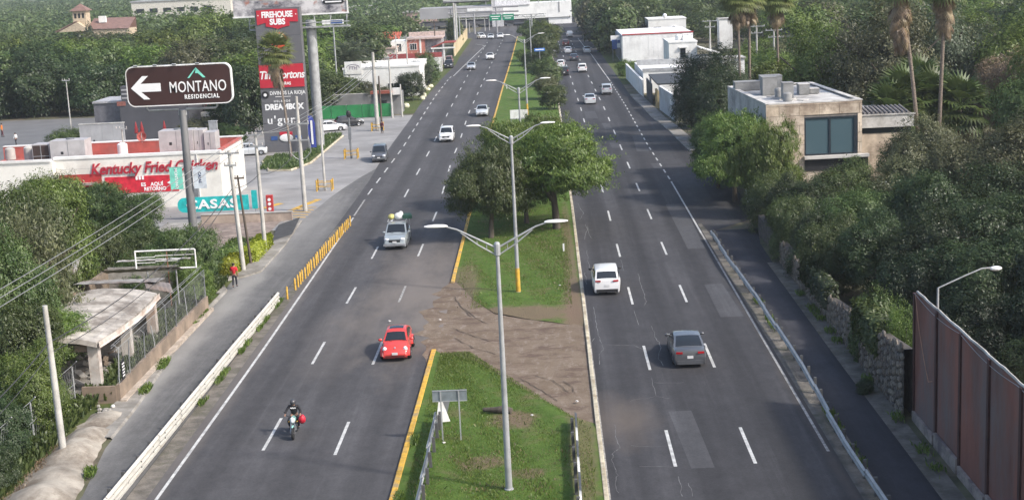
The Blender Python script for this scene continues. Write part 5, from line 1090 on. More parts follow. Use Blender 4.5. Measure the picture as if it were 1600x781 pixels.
while y < 100:
    wd = rnd.uniform(.26, .5); z = 0.02+rnd.uniform(-.1, 0)
    while z < max(1.0, hs(y))-.12:
        hh = rnd.uniform(.22, .5)
        if cnt < 300:
            s = link('stone', SM[rnd.randrange(8)], o, (-.02+rnd.uniform(-.03, .03), y-64.7+wd/2+rnd.uniform(-.03, .03), z+hh/2)); s.scale = (1.2, wd*1.05, hh*1.0); cnt += 1
        else: rest.ell((-.02+rnd.uniform(-.03, .03), y-64.7+wd/2, z+hh/2), (.09, wd*.5, hh*.5), 6, 4)
        z += hh
    y += wd
r_ = rest.build('stone', ST[0], o); r_['kind'] = 'stuff'
v = leafbox('vine', None, None, -.25, .6, 5.0, 10.0, 1.6, 3.3, 9000, 'mid', .16); v.parent = o; v = leafbox('vine', None, None, -.2, .5, 18, 26, .9, 2.2, 9000, 'dark', .16); v.parent = o
bush('round weed bush at the foot of the stone wall', 15.1, 68.8, .7, .45, 'mid0', 'dark'); bush('tangled grassy shrub on top of the stone wall', 17.2, 69.5, 4.0, 1.1, 'thin', 'bright'); bush('leafy shrub hanging over the stone wall by the red wall', 16.8, 74.5, 3.9, 1.4, 'mid1', 'mid')
# ---- left: mesh fence on its low wall
o = thing('mesh_fence', 'wire mesh fence with leaning posts on a low brown wall beside the left footway', 'fence', (-23.1, 72, 0))
BRW = mat('brown_render', (.24, .185, .14), .9, 0, .2, .8, .2, dirt=(.15, .12, .09))
MB().bb(-.1, .1, 0, 20.3, 0, 1.0).build('low_wall', BRW, o); MB().bb(.1, .42, -.1, 20.3, 0, .22).build('ledge', mat('pale_ledge', (.42, .36, .3), .9, dirt=(.3, .25, .2)), o); MB().bb(-1.9, -.1, -.05, .12, 0, .95).build('return_wall', BRW, o)
for i in range(9):
    y = i*2.5+rnd.uniform(-.3, .3); l = rnd.uniform(-.16, .16); h_ = rnd.uniform(2.3, 2.9); MB().tube([(0, y, 0), (l*.4, y, 1.4), (l, y+l, h_)], .032, 8).build('post', GREYST if i % 3 else GALV, o)
    if i % 2 == 0: MB().tube([(l, y+l, h_), (-.25+l, y+l, h_+.25)], .022, 6).build('arm', GREYST, o)
MSH = bpy.data.materials.new('wire_mesh')
me_ = MB()
for k in range(68): yk = .3*k; me_.tube([(0, yk, 1.0), (0, min(20.3, yk+1.8*.5), 2.8)], .006, 3, cap=False); me_.tube([(0, yk, 2.8), (0, min(20.3, yk+.9), 1.0)], .006, 3, cap=False)
c = me_.build('mesh_infill', GALV, o, fix=False)
for z in (2.8, 2.98, 3.1): MB().tube([(-.15*(z > 2.9), 0, z), (-.15*(z > 2.9), 20.3, z)], .012, 4).build('strand', GALV, o)
s_ = thing('notice_board', 'small dark notice with white lines fixed on the mesh fence corner', 'sign', (-22.92, 72.6, 1.35)); MB().box((0, 0, .3), (.05, .45, 1.0)).build('board', DARKP, s_)
for k in range(5): MB().box((.03, 0, .0+.16*k), (.01, .38, .06)).build('white_line', TEXTW, s_)
o = thing('mesh_fence', 'low wire mesh fence among the undergrowth at the lower left edge', 'fence', (-25.3, 50, 0))
for i in range(8): y = i*3.1; MB().tube([(0, y, 0), (0, y, 2.2)], .04, 6).build('post', GALV, o); MB().tube([(0, y, 2.2), (.35, y-.2, 2.5)], .03, 6).build('arm', GALV, o)
me_ = MB()
for k in range(72): yk = .3*k; me_.tube([(0, yk, .1), (0, yk+1, 2.1)], .006, 3, cap=False); me_.tube([(0, yk, 2.1), (0, yk+1, .1)], .006, 3, cap=False)
me_.build('mesh_infill', GALV, o, fix=False)
for z in (2.2, 1.2): MB().tube([(0, 0, z), (0, 22, z)], .015, 4).build('strand', GALV, o)
# ---- ruined canopy
o = thing('ruined_canopy', 'ruined open pavilion with a stained pale concrete roof on square pillars', 'building', (-25, 73.5, 0))
RF = mat('stained_roof_concrete', (.42, .39, .35), .92, 0, .25, 1.3, .3, dirt=(.2, .175, .15)); PIL = mat('peeling_white_pillar', (.58, .54, .5), .9, 0, .15, 1.2, dirt=(.4, .3, .24))
rows = []
for j in range(9):
    y = 0+12.3*j/8; xr = .5+.35*math.sin(j/8*3.14); rows.append([(xr-4.9*(u/6), y, 2.95-.02*j+.42*math.sin(u/6*2.6)+.03*math.sin(j*3+u*2)) for u in range(7)])
g = MB(); g.grid(rows); g.grid([[(p[0], p[1], p[2]-.28) for p in r_] for r_ in rows], flip=True)
for a, b in ((0, 0), (8, 8)): g.add([*rows[a], *[(p[0], p[1], p[2]-.28) for p in rows[a][::-1]]], [tuple(range(14))])
g.add([*[r_[0] for r_ in rows], *[(r_[0][0], r_[0][1], r_[0][2]-.28) for r_ in rows[::-1]]], [tuple(range(18))]); g.build('roof_slab', RF, o, smooth=30)
g = MB(); g.grid([[(r_[0][0]+.02+.1*k, r_[0][1], r_[0][2]-.3+.12*(k == 1)) for k in range(3)] for r_ in rows]); g.grid([[(r_[0][0]+.16, r_[0][1], r_[0][2]-.34+.36*k) for k in range(2)] for r_ in rows]); g.build('roof_edge', PIL, o, fix=False)
for (x, y) in ((.15, .6), (.25, 6.2), (.3, 11.4), (-3.6, .8), (-4.2, 6.5), (-4.0, 11.5)): MB().bb(x-.28, x+.28, y-.24, y+.24, 0, 2.75).build('pillar', PIL, o)
MB().bb(-4.3, .1, .42, .66, 2.35, 2.74).build('front_beam', BRW, o); MB().bb(-5, -4.7, 0, 12, 0, 2.6).build('back_wall', BRW, o); MB().bb(-4.5, .3, 11.7, 11.95, 0, 2.5).build('end_wall', mat('grimy_white_wall', (.4, .38, .35), .9, dirt=(.2, .17, .14)), o)
MB().bb(-4.6, .1, .3, 11.5, .0, .12).build('floor_slab', CONC, o)
for i in range(26):
    x, y = rnd.uniform(-3.8, -.2), rnd.uniform(1, 10.5); tag(MB().box((0, 0, .12), (rnd.uniform(.2, .9), rnd.uniform(.2, .7), rnd.uniform(.08, .3)), tilt=(rnd.uniform(-.5, .5), rnd.uniform(-.5, .5), rnd.random()*3)).build('rubble_block', BRW if i % 2 else CONC, loc=(-25+x, 73.5+y, .2)), 'broken rubble block lying under the ruined pavilion roof', 'rubble', 'rubble under the ruined pavilion')
for i, (x, y, z, w_, d_, ti, c, lb) in enumerate([(-27.5, 88.2, 3.1, 5.2, 2.6, (-.12, .02, .05), (.33, .32, .3), 'wide grey metal sheet lying behind the pavilion roof'), (-26.8, 91.0, 3.2, 5.0, 1.6, (-.3, 0, .05), (.4, .38, .36), 'bent pale metal sheet behind the grey one'), (-24.8, 87.3, 2.9, 1.7, 1.8, (.15, .3, .4), (.2, .18, .17), 'crumpled dark sheet at the far corner of the pavilion roof'), (-31.6, 89, 3.6, 2.6, 3.0, (.1, -.3, .2), (.55, .53, .5), 'torn whitish sheet beside the pavilion roof'), (-26.8, 93.8, 3.3, 4.9, .5, (0, 0, 0.02), (.5, .48, .45), 'narrow pale ridge beam behind the metal sheets')]):
    g = MB(); n = 12; g.grid([[(-w_/2+w_*u/n, -d_/2+d_*v_/3, .03*(u % 2)) for u in range(n+1)] for v_ in range(4)]); g.grid([[(-w_/2+w_*u/n, -d_/2+d_*v_/3, .03*(u % 2)-.03) for u in range(n+1)] for v_ in range(4)], flip=True)
    b = g.build('roof_sheet', mat('sheet_metal', c, .7, .1, .2, 1, dirt=(.2, .15, .12)), loc=(x, y, z), fix=False); b.rotation_euler = ti; tag(b, lb, 'sheet metal')
o = thing('shed_frame', 'brick shed wall carrying the loose metal sheets behind the pavilion', 'building', (-27.3, 86.2, 0)); MB().bb(-2.6, 2.2, 0, .2, 0, 2.5).build('wall', CONC, o); MB().bb(-2.6, 2.2, 7.4, 7.6, 0, 2.9).build('wall', CONC, o); MB().bb(-2.8, -2.6, 0, 7.6, 0, 2.8).build('wall', BRW, o)
# ---- empty white frame sign
FY = 92.0; a_ = AT(213, 419, FY); b_ = AT(304, 389, FY); o = thing('empty_sign_frame', 'empty white billboard frame with thin inner bars above the shrubs', 'sign frame', ((a_.x+b_.x)/2, FY, 0)); fw = (b_.x-a_.x)/2; f0 = a_.z-.1; f1 = b_.z+.0
WT = WHITEM
for z in (f0, f1): MB().tube([(-fw, 0, z), (fw, 0, z)], .055, 8).build('frame_bar', WT, o)
for x in (-fw, fw): MB().tube([(x, 0, f0), (x, 0, f1)], .055, 8).build('frame_bar', WT, o)
for q, a, b in ((.35, -fw, .8), (.65, -fw, fw)): z = f0+(f1-f0)*q; MB().tube([(a, .02, z), (-.7, .02, z), (-.68, .02, z+.08), (b, .02, z+.08)], .024, 6).build('inner_bar', WT, o)
for x in (-1.3, .6): MB().tube([(x, .1, 0), (x, .1, f0)], .06, 8).build('leg', GALV, o)
MB().tube([(.1, .05, 0), (.1, .05, f1-.1)], .035, 8).build('leg', mat('rusty_tube', (.25, .12, .07), .8), o)
# ---- brown residential sign
SX, SY = -28.45, 111.4
o = thing('billboard_sign', 'brown sign board with a white arrow and housing name on a tall grey post', 'sign', (SX, SY, 0), R(0))
def rrect(w_, h_, r, n=6):
    P = []
    for cx, cz, a0 in ((w_/2-r, h_/2-r, 0), (-w_/2+r, h_/2-r, 90), (-w_/2+r, -h_/2+r, 180), (w_/2-r, -h_/2+r, 270)):
        for i in range(n+1): a = R(a0+90*i/n); P.append((cx+r*math.cos(a), cz+r*math.sin(a)))
    return P
BRN = mat('brown_sign_face', (.05, .022, .02), .35, 0, .1, .5)
bd = MB().prism_y(rrect(8.1, 3.0, .55), -.22, .22).build('board', BRN, o, loc=(0, 0, 13.55))
rim = MB(); O_ = rrect(8.22, 3.12, .6); I_ = rrect(8.06, 2.96, .53); n = len(O_)
for yy in (-.245,): rim.add([(x, yy, z) for x, z in O_]+[(x, yy, z) for x, z in I_]+[(x, .24, z) for x, z in O_], [(i, (i+1) % n, n+(i+1) % n, n+i) for i in range(n)]+[(i, 2*n+i, 2*n+(i+1) % n, (i+1) % n) for i in range(n)])
rim.build('rim', WHITEM, o, loc=(0, 0, 13.55), fix=False)
MB().tube([(0, .1, -.2), (0, .1, 6), (0, .1, 11.6)], [.36, .32, .27], 18).build('post', mat('grey_sign_post', (.2, .2, .205), .55, .2, .15, .7, dirt=(.13, .13, .13), sx=(1, 1, .3)), o, 50)
for s in (-1, 1): MB().tube([(s*.25, .1, 11.2), (s*.3, .1, 11.65), (s*2.6, .1, 11.65), (s*2.75, .1, 11.8), (s*2.75, .1, 12.2)], .09, 8).build('bracket', GALV, o, 50)
def flat(name, poly, m, parent, y, loc=(0, 0, 0), th=.03): return MB().prism_y(poly, y, y+th).build(name, m, parent, loc=loc)
ar = [(-3.85, 0), (-2.75, 1.0), (-2.2, 1.0), (-2.95, .35), (-1.15, .35), (-1.15, -.35), (-2.95, -.35), (-2.2, -1.0), (-2.75, -1.0)]
flat('arrow', [(x*.86-.45, z_*.9) for x, z_ in ar[::-1]], TEXTW, o, -.26, (0.0, 0, 13.45)); TEAL = mat('teal_print', (.2, .62, .5), .5)
flat('mountain_mark', [(.35, .0), (1.05, .8), (1.75, .0), (1.55, .0), (1.2, .35), (.98, .35), (1.05, .68), (.5, .0)][::-1], TEAL, o, -.26, (.35, 0, 14.05))
textmesh('MONTANO', 1.2, TEXTW, .02, 0, .006, .69, o, (1.45, -.25, 13.35), rz=0, space=1.05); textmesh('RESIDENCIAL', .46, TEXTW, .02, 0, .012, .82, o, (1.7, -.25, 12.6), space=1.25)
for x in (-3.2, -1.7, -.2, 1.6): MB().box((x, -.45, 15.15), (.3, .12, .12), tilt=(.4, 0, 0)).build('floodlight', GALV, o); MB().tube([(x, -.2, 15.1), (x, -.45, 15.15)], .02, 4).build('light_arm', GALV, o)
# ---- restaurant
KX0, KX1, KY = -56.5, -31.7, 136.7
o = thing('restaurant', 'white fried-chicken restaurant with a red roof, red lettering and banner', 'building', (KX1, KY, 0)); K = o
W_ = KX1-KX0; CW = CREAMW; XS = KX1-47.7   # step in the front
a0 = -16.0
MB().bb(a0, 0, 0, .35, 0, 5.05).build('front_wall', CW, o); MB().bb(-W_, a0-.002, -.8, -.45, 0, 5.0).build('front_wall', CW, o); MB().bb(a0-.35, a0-.003, -.449, .34, 0, 5.0).build('step_wall', CW, o)
MB().bb(a0-.1, .12, -.1, .5, 5.05, 5.3).build('cornice', WHITEW, o); MB().bb(-W_, a0-.11, -.95, -.4, 5.0, 5.22).build('cornice', WHITEW, o)
MB().bb(-.35, 0, .352, 10.6, 0, 5.05).build('side_wall', CW, o); MB().bb(-W_, 0, 10.6, 10.95, 0, 5.0).build('back_wall', CW, o)
MB().bb(-W_, -.36, .36, 10.59, 3.9, 4.1).build('roof_deck', REDR, o); MB().bb(-W_, 0, 10.3, 10.59, 4.1, 5.35).build('red_parapet', REDR, o); MB().bb(-.34, -.02, .6, 10.29, 4.1, 5.32).build('red_parapet', REDR, o); MB().bb(-W_, .1, 10.25, 10.95, 5.351, 5.45).build('cornice', WHITEW, o)
textmesh('Kentucky Fried Chicken', 1.5, TEXTR, .06, .28, .03, .86, o, (-6.45, -.08, 3.93), space=.98)
MB().bb(-15.7, -11.6, -.03, -.002, 0, 3.55).build('red_panel', REDM, o); MB().bb(-15.4, -12.0, -.7, -.031, 2.55, 2.75).build('awning', mat('grey_brown_awning', (.3, .25, .22), .7), o); MB().bb(-15.2, -12.6, -.06, -.032, .5, 2.3).build('window', glassy('dark_red_window', (.05, .01, .01), .15), o); MB().bb(-15.2, -12.9, -.08, -.062, .85, 1.1).build('window_print', TEXTW, o)
bn = MB().bb(-11.3, -4.2, -.05, -.002, 1.55, 3.15).build('red_banner', mat('red_banner_print', (.55, .02, .04), .5), o)
textmesh('AQUÍ', .5, TEXTW, .008, 0, .015, 1, o, (-6.3, -.06, 2.3)); textmesh('RETORNO', .48, TEXTW, .008, 0, .015, .95, o, (-6.5, -.06, 1.85)); textmesh('ES', .5, TEXTW, .008, 0, .015, 1, o, (-7.6, -.06, 2.3))
flat('banner_arrow', [(-5.3, 2.4), (-4.9, 2.62), (-4.9, 2.5), (-4.45, 2.5), (-4.65, 1.9), (-4.75, 1.9), (-4.65, 2.34), (-4.9, 2.34), (-4.9, 2.2)][::-1], TEXTW, o, -.07, th=.018)
MB().tube([(-2.2, -.08, 0), (-2.2, -.08, 5.0)], .05, 6).build('downpipe', WHITEW, o); MB().bb(-3.2, -2.4, -.05, -.002, 0, 1.9).build('door', GREYST, o)
for x in (-8.2, -7.9, -7.6): MB().bb(x-.1, x+.1, -.08, -.052, 2.8, 3.2).build('banner_print', TEXTW, o)
MB().bb(-8.9, -8.3, -.22, -.03, 3.2, 3.4).build('wall_lamp', GREYST, o)
MB().bb(-18.2, -17.6, -.98, -.81, 3.3, 3.45).build('wall_lamp', GREYST, o)
ACM = mat('air_unit_grey', (.46, .44, .44), .6, .1, .08, 1, dirt=(.35, .33, .33)); ACD = mat('air_unit_grille', (.05, .03, .025), .7)
def acunit(label, x0, x1, y0, y1, z0, z1, grille=False, zoff=0, fan=False):
    t = thing('rooftop_air_unit', label, 'air conditioner', ((x0+x1)/2, (y0+y1)/2, z0)); a, b, c = (x1-x0)/2, (y1-y0)/2, z1-z0
    MB().bb(-a, a, -b, b, .1, c).build('housing', ACM, t); MB().bb(-a*.9, a*.9, -b*.9, b*.9, 0, .1).build('skid', GREYST, t)
    if grille:
        MB().bb(-a*.92, a*.92, -b-.02, -b-.002, .25, c-.1).build('grille', ACD, t)
        for q in (-.0,): MB().bb(q-.03, q+.03, -b-.04, -b-.021, .25, c-.1).build('mullion', GALV, t); MB().bb(-a*.92, a*.92, -b-.06, -b-.041, c*.5, c*.5+.06).build('mullion', GALV, t)
    else: MB().bb(.02, .06, -b-.012, -b-.001, .2, c-.05).build('panel_seam', GREYST, t); MB().bb(-a*.4, -a*.25, -b-.014, -b-.001, c*.5, c*.6).build('handle', DARKP, t)
    if fan: MB().lathe([(.05, 0), (.4, 0), (.4, .12), (.36, .12), (.05, .04)], n=16, c=(0, 0, c)).build('fan_ring', GREYST, t)
acunit('large grey rooftop air unit above the drive-through window', -48.4, -45.0, 137.8, 140, 4.1, 6.75, fan=True); acunit('brown-grilled rooftop unit left of the large grey air unit', -50.3, -48.6, 138.2, 140, 4.1, 6.45, True)
acunit('long grey rooftop air unit in the middle of the red roof', -38.6, -35.2, 141, 143.2, 4.1, 6.9, fan=True); acunit('shadowed rooftop unit joined to the long grey air unit', -35.15, -34.2, 141.2, 143.2, 4.1, 6.85); acunit('smaller rooftop unit near the right end of the red roof', -34.1, -33.0, 141, 143, 4.1, 6.6)
for (px, py, Y, r, h, lb, c) in [(88, 246, 140, .9, 1.0, 'round white roof vent left of the brown-grilled unit', WHITEM), (192, 238, 141, .5, .9, 'small round vent by the antenna post', WHITEM), (56, 230, 143, .6, .9, 'squat round vent behind the white roof vent', CONCP), (46, 243, 140, .5, 1.0, 'small pale vent cylinder at the left end of the roof', CONCP), (15, 232, 143, .5, .8, 'leftmost pale vent on the red roof', CONCP)]:
    t = AT(px, py, Y); tag(MB().lathe([(.01, 0), (r*.7, 0), (r*.75, h*.5), (r, h*.55), (r, h*1.9), (r*.5, h*2.05), (.01, h*2.1)], n=18).build('roof_vent', c, loc=(t.x, Y, 4.1), smooth=50), lb, 'roof vent')
tag(MB().lathe([(.01, .0), (.35, .12), (.5, .3), (.48, .3), (.33, .15), (.01, .04)], n=18).build('satellite_dish', REDR, loc=(-41.6, 145.9, 5.9), smooth=50), 'red painted satellite dish on the back parapet of the restaurant', 'satellite dish').rotation_euler = (R(75), 0, 0)
MB().tube([(0, 0, 0), (0, 0, 1.0)], .04, 6).build('mast', GALV, bpy.data.objects['satellite_dish'], loc=(0, -.6, .1)).rotation_euler = (R(-75), 0, 0)
MB().tube([(-9, 10.2, 4.15), (-8.7, 5.5, 4.3), (-1, 5.5, 4.3)], .05, 6).build('roof_pipe', REDR, K)
# pennants at the brown sign post
for (x, c, lb, tx, tc) in [(-29.35, TEAL, 'teal vertical pennant on the left of the tall brown sign post', 'MONTANO', TEXTW), (-27.5, mat('pale_pennant', (.6, .65, .7), .6), 'pale blue vertical pennant on the right of the tall brown sign post', 'CASAS', mat('navy_print', (.03, .05, .12), .6))]:
    t = thing('pennant', lb, 'banner', (x, 111.2, 6.3)); MB().box((0, 0, 0), (1.0, .03, 1.75)).build('cloth', c, t); MB().tube([(-.55, 0, .88), (.6, 0, .88)], .025, 6).build('rod', GALV, t)
    k = textmesh(tx, .3, tc, .004, 0, .01, 1, t, (0, -.025, 0)); k.rotation_euler = (0, R(90), 0)
o = thing('houses_sign', 'turquoise rounded board with big white letters behind the tall brown sign post', 'sign', (-30.9, 129, 0), R(3)); TQ = mat('turquoise_board', (.02, .42, .42), .45)
MB().prism_y([(x, z) for x, z in rrect(6.4, 1.35, .6, 6)], -.08, .08).build('board', TQ, o, loc=(0, 0, 1.35)); MB().box((2.75, 0, 1.35), (1.0, .14, 1.36)).build('board_end', TQ, o)
textmesh('CASAS', 1.15, TEXTW, .03, 0, .035, 1.28, o, (-.1, -.1, 1.32), space=1.1)
for x in (-2, 2): MB().box((x, .12, .5), (.12, .1, 1.0)).build('leg', GALV, o)
o = thing('planter_wall', 'low pinkish retaining wall beside the ramp', 'wall', (-27.5, 126.2, 0), R(-2)); PKW = mat('pinkish_render', (.42, .34, .28), .9, 0, .15, 1, dirt=(.3, .24, .2)); MB().box((.2, 0, .4), (8.2, .35, .8)).build('wall', PKW, o); MB().box((.2, 0, .83), (8.3, .45, .07)).build('coping', CONCP, o)
g = MB(); g.bb(-34.5, -31.4, 117.5, 126, .0, .25); struct(g.build('rough_ground', CONC))
struct(MB().add([(-34, 112, .05), (-24.3, 113.5, .05), (-24.2, 125.9, .05), (-34, 126, .05)], [(0, 1, 2, 3)]).build('bare_ground', mat('bare_pinkish_ground', (.25, .2, .17), .95, 0, .25, 1.2, .4, dirt=(.16, .12, .1)), fix=False))
o = thing('kiosk_totem', 'small red totem with white marks by the low retaining wall', 'kiosk', (-26.0, 130.5, 0)); MB().box((0, 0, .85), (.6, .4, 1.7)).build('body', REDM, o)
for z in (.45, .9, 1.3): MB().lathe([(.001, -.02), (.15, -.02), (.15, .01), (.001, .01)], c=(0, -.2, z), axis='Y', n=12).build('white_mark', TEXTW, o)
o = thing('directional_sign', 'small turquoise panel on the dark post near the hedge', 'sign', (-27.2, 129.6, 0)); MB().box((0, 0, 1.5), (.5, .1, 1.7)).build('board', TQ, o); MB().tube([(0, .1, 0), (0, .1, 2.2)], .04, 6).build('post', GALV, o)
# ---- sign tower
TX, TY = -32.35, 176
o = thing('sign_tower', 'tall grey tower of stacked shop signs beside the forecourt', 'sign tower', (TX, TY, 0)); TG = mat('tower_grey_cladding', (.12, .12, .13), .6, 0, .06, .5)
for i, (z0, z1) in enumerate([(0, 3.6), (3.6, 6.1), (6.1, 7.75), (7.75, 10.8), (10.8, 14.2), (14.2, 17.55)]): MB().bb(-2.75+.004*i, 2.75-.004*i, -.01*(i % 2), 1.6, z0+.015, z1-.015).build('clad_panel', TG, o)
MB().bb(-2.6, 2.6, .1, 1.5, 0, 17.4).build('core', DARKP, o); TRD = mat('sign_red', (.48, .02, .04), .5, 0, .05)
z = 16.55
flat('sign_red_shape', [(-2.5, z-1.0), (-1.45, z-.75), (-1.45, z-1.2), (-.6, z-1.35), (0, z-1.55), (.6, z-1.35), (1.45, z-1.2), (1.45, z-.7), (2.5, z-.75), (2.5, z+.75), (0, z+.85), (-2.5, z+.75)], TRD, o, -.1, th=.08)
textmesh('FIREHOUSE', .98, TEXTW, .015, 0, .04, .80, o, (0, -.11, 16.72), space=.95); textmesh('SUBS', .95, TEXTW, .015, 0, .045, .9, o, (0, -.11, 15.85))
for s in (-1, 1): MB().lathe([(.001, -.02), (.07, -.02), (.07, .0), (.001, .0)], c=(s*2.3, -.1, 16.7), axis='Y', n=8).build('dot', TEXTW, o)
MB().lathe([(.001, -.05), (1.0, -.05), (1.0, .0), (.001, .0)], c=(0, -.012, 13.6), axis='Y', n=24).build('round_logo', mat('orange_red_logo', (.55, .08, .03), .5), o)
MB().bb(-2.72, 2.72, -.1, -.012, 7.95, 10.75).build('red_sign', TRD, o)
textmesh('Tim Hortons', 1.35, TEXTW, .012, .25, .03, .84, o, (0, -.11, 9.45), space=.92); textmesh('SALTORAS', .5, TEXTW, .01, 0, .015, .9, o, (0, -.11, 8.4))
textmesh('DIVINOS LA RIOJA', .62, TEXTW, .01, 0, .01, .86, o, (.55, -.02, 7.25)); MB().bb(-1.0, .9, -.03, -.011, 6.78, 6.84).build('underline', TEXTW, o); MB().lathe([(.001, -.05), (.45, -.05), (.45, .0), (.001, .0)], c=(-2.2, -.012, 7.1), axis='Y', n=18).build('round_logo', BLACK, o); MB().lathe([(.001, -.03), (.2, -.03), (.2, .0), (.001, .0)], c=(-2.2, -.065, 7.1), axis='Y', n=10).build('logo_mark', TEXTW, o)
textmesh('HELADOS', .38, TEXTW, .01, 0, .005, 1, o, (-.2, -.02, 6.25), space=1.3); textmesh('DREAMBOX', .95, TEXTW, .012, 0, .05, .92, o, (0, -.03, 5.55)); textmesh("u'gurt", 1.35, TEXTW, .012, 0, .02, 1.05, o, (-.2, -.02, 3.95), space=1.2)
MB().ell((0, -.08, 1.75), (.85, .05, .48), 20, 8).build('oval_logo', WHITEM, o, smooth=60); MB().bb(-.8, .8, -.06, -.012, 2.1, 2.5).build('oval_logo_top', TRD, o)
for s in (-1, 1): MB().bb(s*1.1, s*1.9, -.05, -.012, 1.5, 2.0).build('blue_stripe', mat('deep_blue_print', (.03, .08, .25), .5) if s < 0 else bpy.data.materials['deep_blue_print'], o)
# ---- advertising billboard behind the tower
o = thing('advertising_billboard', 'big advertising billboard on a thick round column, rising past the top edge', 'billboard', (-30.2, 179, 0))
MB().tube([(1.4, 0, 0), (1.4, 0, 15.8)], .62, 24).build('column', GALV, o, 50)
m, nt, p, oc = base('billboard_print', .5)
c = mixc(nt, ramp(nt, noise(nt, oc, .35, 5, (1, 1, 1.4), .7), .40, .62), (.05, .05, .07), (.62, .6, .6)); c = mixc(nt, ramp(nt, noise(nt, oc, .8, 3), .62, .7), c, (.35, .16, .12)); nt.links.new(c, p.inputs['Base Color'])
MB().bb(-8, 6.0, -.3, 0, 16.6, 23).build('panel', m, o); MB().bb(3.0, 5.9, -.33, -.301, 18.0, 23).build('white_print', TEXTW, o)
MB().bb(-8.1, 6.15, -.4, .05, 16.42, 16.6).build('frame', WHITEM, o); MB().bb(6.0, 6.15, -.4, .05, 16.6, 23).build('frame', WHITEM, o)
MB().prism_y(rrect(2.6, .5, .24), -.36, -.331).build('dark_label', DARKP, o, loc=(4.4, 0, 17.9)); MB().bb(3.4, 5.4, -.38, -.361, 17.82, 17.98).build('label_line', TEXTW, o)
for z in (15.0, 15.5): MB().tube([(-6, -1.0, z), (6.3, -1.0, z)], .06, 6).build('catwalk_rail', GALV, o)
MB().bb(-6, 6.3, -1.1, .2, 14.85, 14.95).build('catwalk', GALV, o)
for x in np.arange(-6, 6.4, 2.0): MB().tube([(x, -1.0, 14.9), (x, -1.0, 16.4)], .04, 5).build('catwalk_post', GALV, o); MB().tube([(x, -1.0, 15.6), (x, 0, 16.4)], .03, 5).build('strut', GALV, o)
t = AT(515, 35, 230); o = thing('road_sign_board', 'blue and white board on a thin pole behind the billboard catwalk', 'sign', (t.x+.5, 230, 0)); MB().box((0, 0, t.z+.0), (3.4, .2, .7)).build('board', WHITEM, o); MB().box((.6, -.12, t.z+.0), (1.9, .03, .5)).build('blue_print', bpy.data.materials['deep_blue_print'], o); MB().tube([(0, .2, 0), (0, .2, t.z)], .12, 8).build('pole', GALV, o)
o = thing('feather_flag', 'blue feather flag with white vertical writing by the grey sign tower', 'flag', (-28.9, 174.5, 0)); BLF = mat('royal_blue_cloth', (.04, .06, .3), .7); g = MB(); g.grid([[(-.42+.1*math.sin(v_), .03*math.sin(v_*1.4+u), .6+.43*v_) if u == 0 else (.42-.5*(v_ > 7)*(v_-7)/3, .05*math.sin(v_), .6+.43*v_) for u in range(2)] for v_ in range(10)]); g.build('cloth', BLF, o, fix=False)
MB().bb(-.12, .12, -.09, -.07, 1.0, 3.9).build('white_print', TEXTW, o); MB().tube([(-.5, 0, 0), (-.5, 0, 4.2), (-.2, 0, 4.7)], .03, 6).build('pole', GALV, o)
# planting bed by tower
bed = MB(); bed.prism([(-33.8, 167), (-31.5, 159), (-29.0, 158.5), (-27.6, 164), (-27.4, 190), (-28.6, 193), (-30, 190), (-30.0, 172), (-34.2, 172)], 0, .16); struct(bed.build('planting_bed', VERGE)); tufts('bed_grass', [(-33, -28.2, 160, 172, 3500), (-29.8, -27.8, 172, 192, 2500)], 9, (.15, .45), 'mid')
MB_ = MB(); MB_.tube([(-33.8, 167, .08), (-31.5, 159, .08), (-29.0, 158.5, .08), (-27.6, 164, .08), (-27.4, 190, .08)], .14, 6); struct(MB_.build('bed_kerb', CREAM))
# ---- green fence, signs on the median
o = thing('green_screen_fence', 'long green fabric construction fence at the back of the forecourt', 'fence', (-34.5, 213, 0)); GF = mat('green_fabric', (.02, .19, .06), .8, 0, .15, .6, .2)
for i in range(5): MB().bb(i*2.3+.02, i*2.3+2.26, -.03-.03*(i % 2), .03, .08, 2.0).build('fabric_panel', GF, o)
for i in range(6): MB().tube([(i*2.3, .1, 0), (i*2.3, .1, 2.1)], .05, 6).build('post', GALV, o)
o = thing('traffic_sign', 'grey back of a road sign on two thin posts on the near median grass', 'sign', (-5.1, 63.7, .1)); MB().box((0, 0, 2.15), (1.6, .04, .55)).build('panel', mat('sign_back_grey', (.22, .25, .27), .5, .3), o)
for z in (1.9, 2.4): MB().box((0, -.03, z), (1.6, .03, .03)).build('stiffener', GALV, o)
for x in (-.42, .42): MB().box((x, -.04, 1.2), (.06, .05, 2.4)).build('post', GALV, o)
o = thing('median_signboard', 'plain white signboard on two posts on the median grass', 'sign', (-4.0, 194.7, .1)); MB().box((0, 0, 1.3), (2.4, .06, 1.25)).build('panel', WHITEM, o); MB().box((0, -.04, .72), (2.4, .03, .1)).build('frame', GALV, o)
for x in (-1.12, 1.12): MB().box((x, .06, .7), (.1, .08, 1.6)).build('post', GALV, o)
t = AT(843, 78, 262); o = thing('street_name_sign', 'small blue street sign with white lettering over the median bushes', 'sign', (t.x, 262, 0)); MB().box((0, 0, t.z), (1.9, .05, .55)).build('panel', mat('blue_sign', (.05, .18, .55), .4), o); MB().bb(-.75, .75, -.045, -.026, t.z-.08, t.z+.1).build('white_line', TEXTW, o); MB().tube([(0, .06, 0), (0, .06, t.z+.2)], .05, 6).build('post', GALV, o)
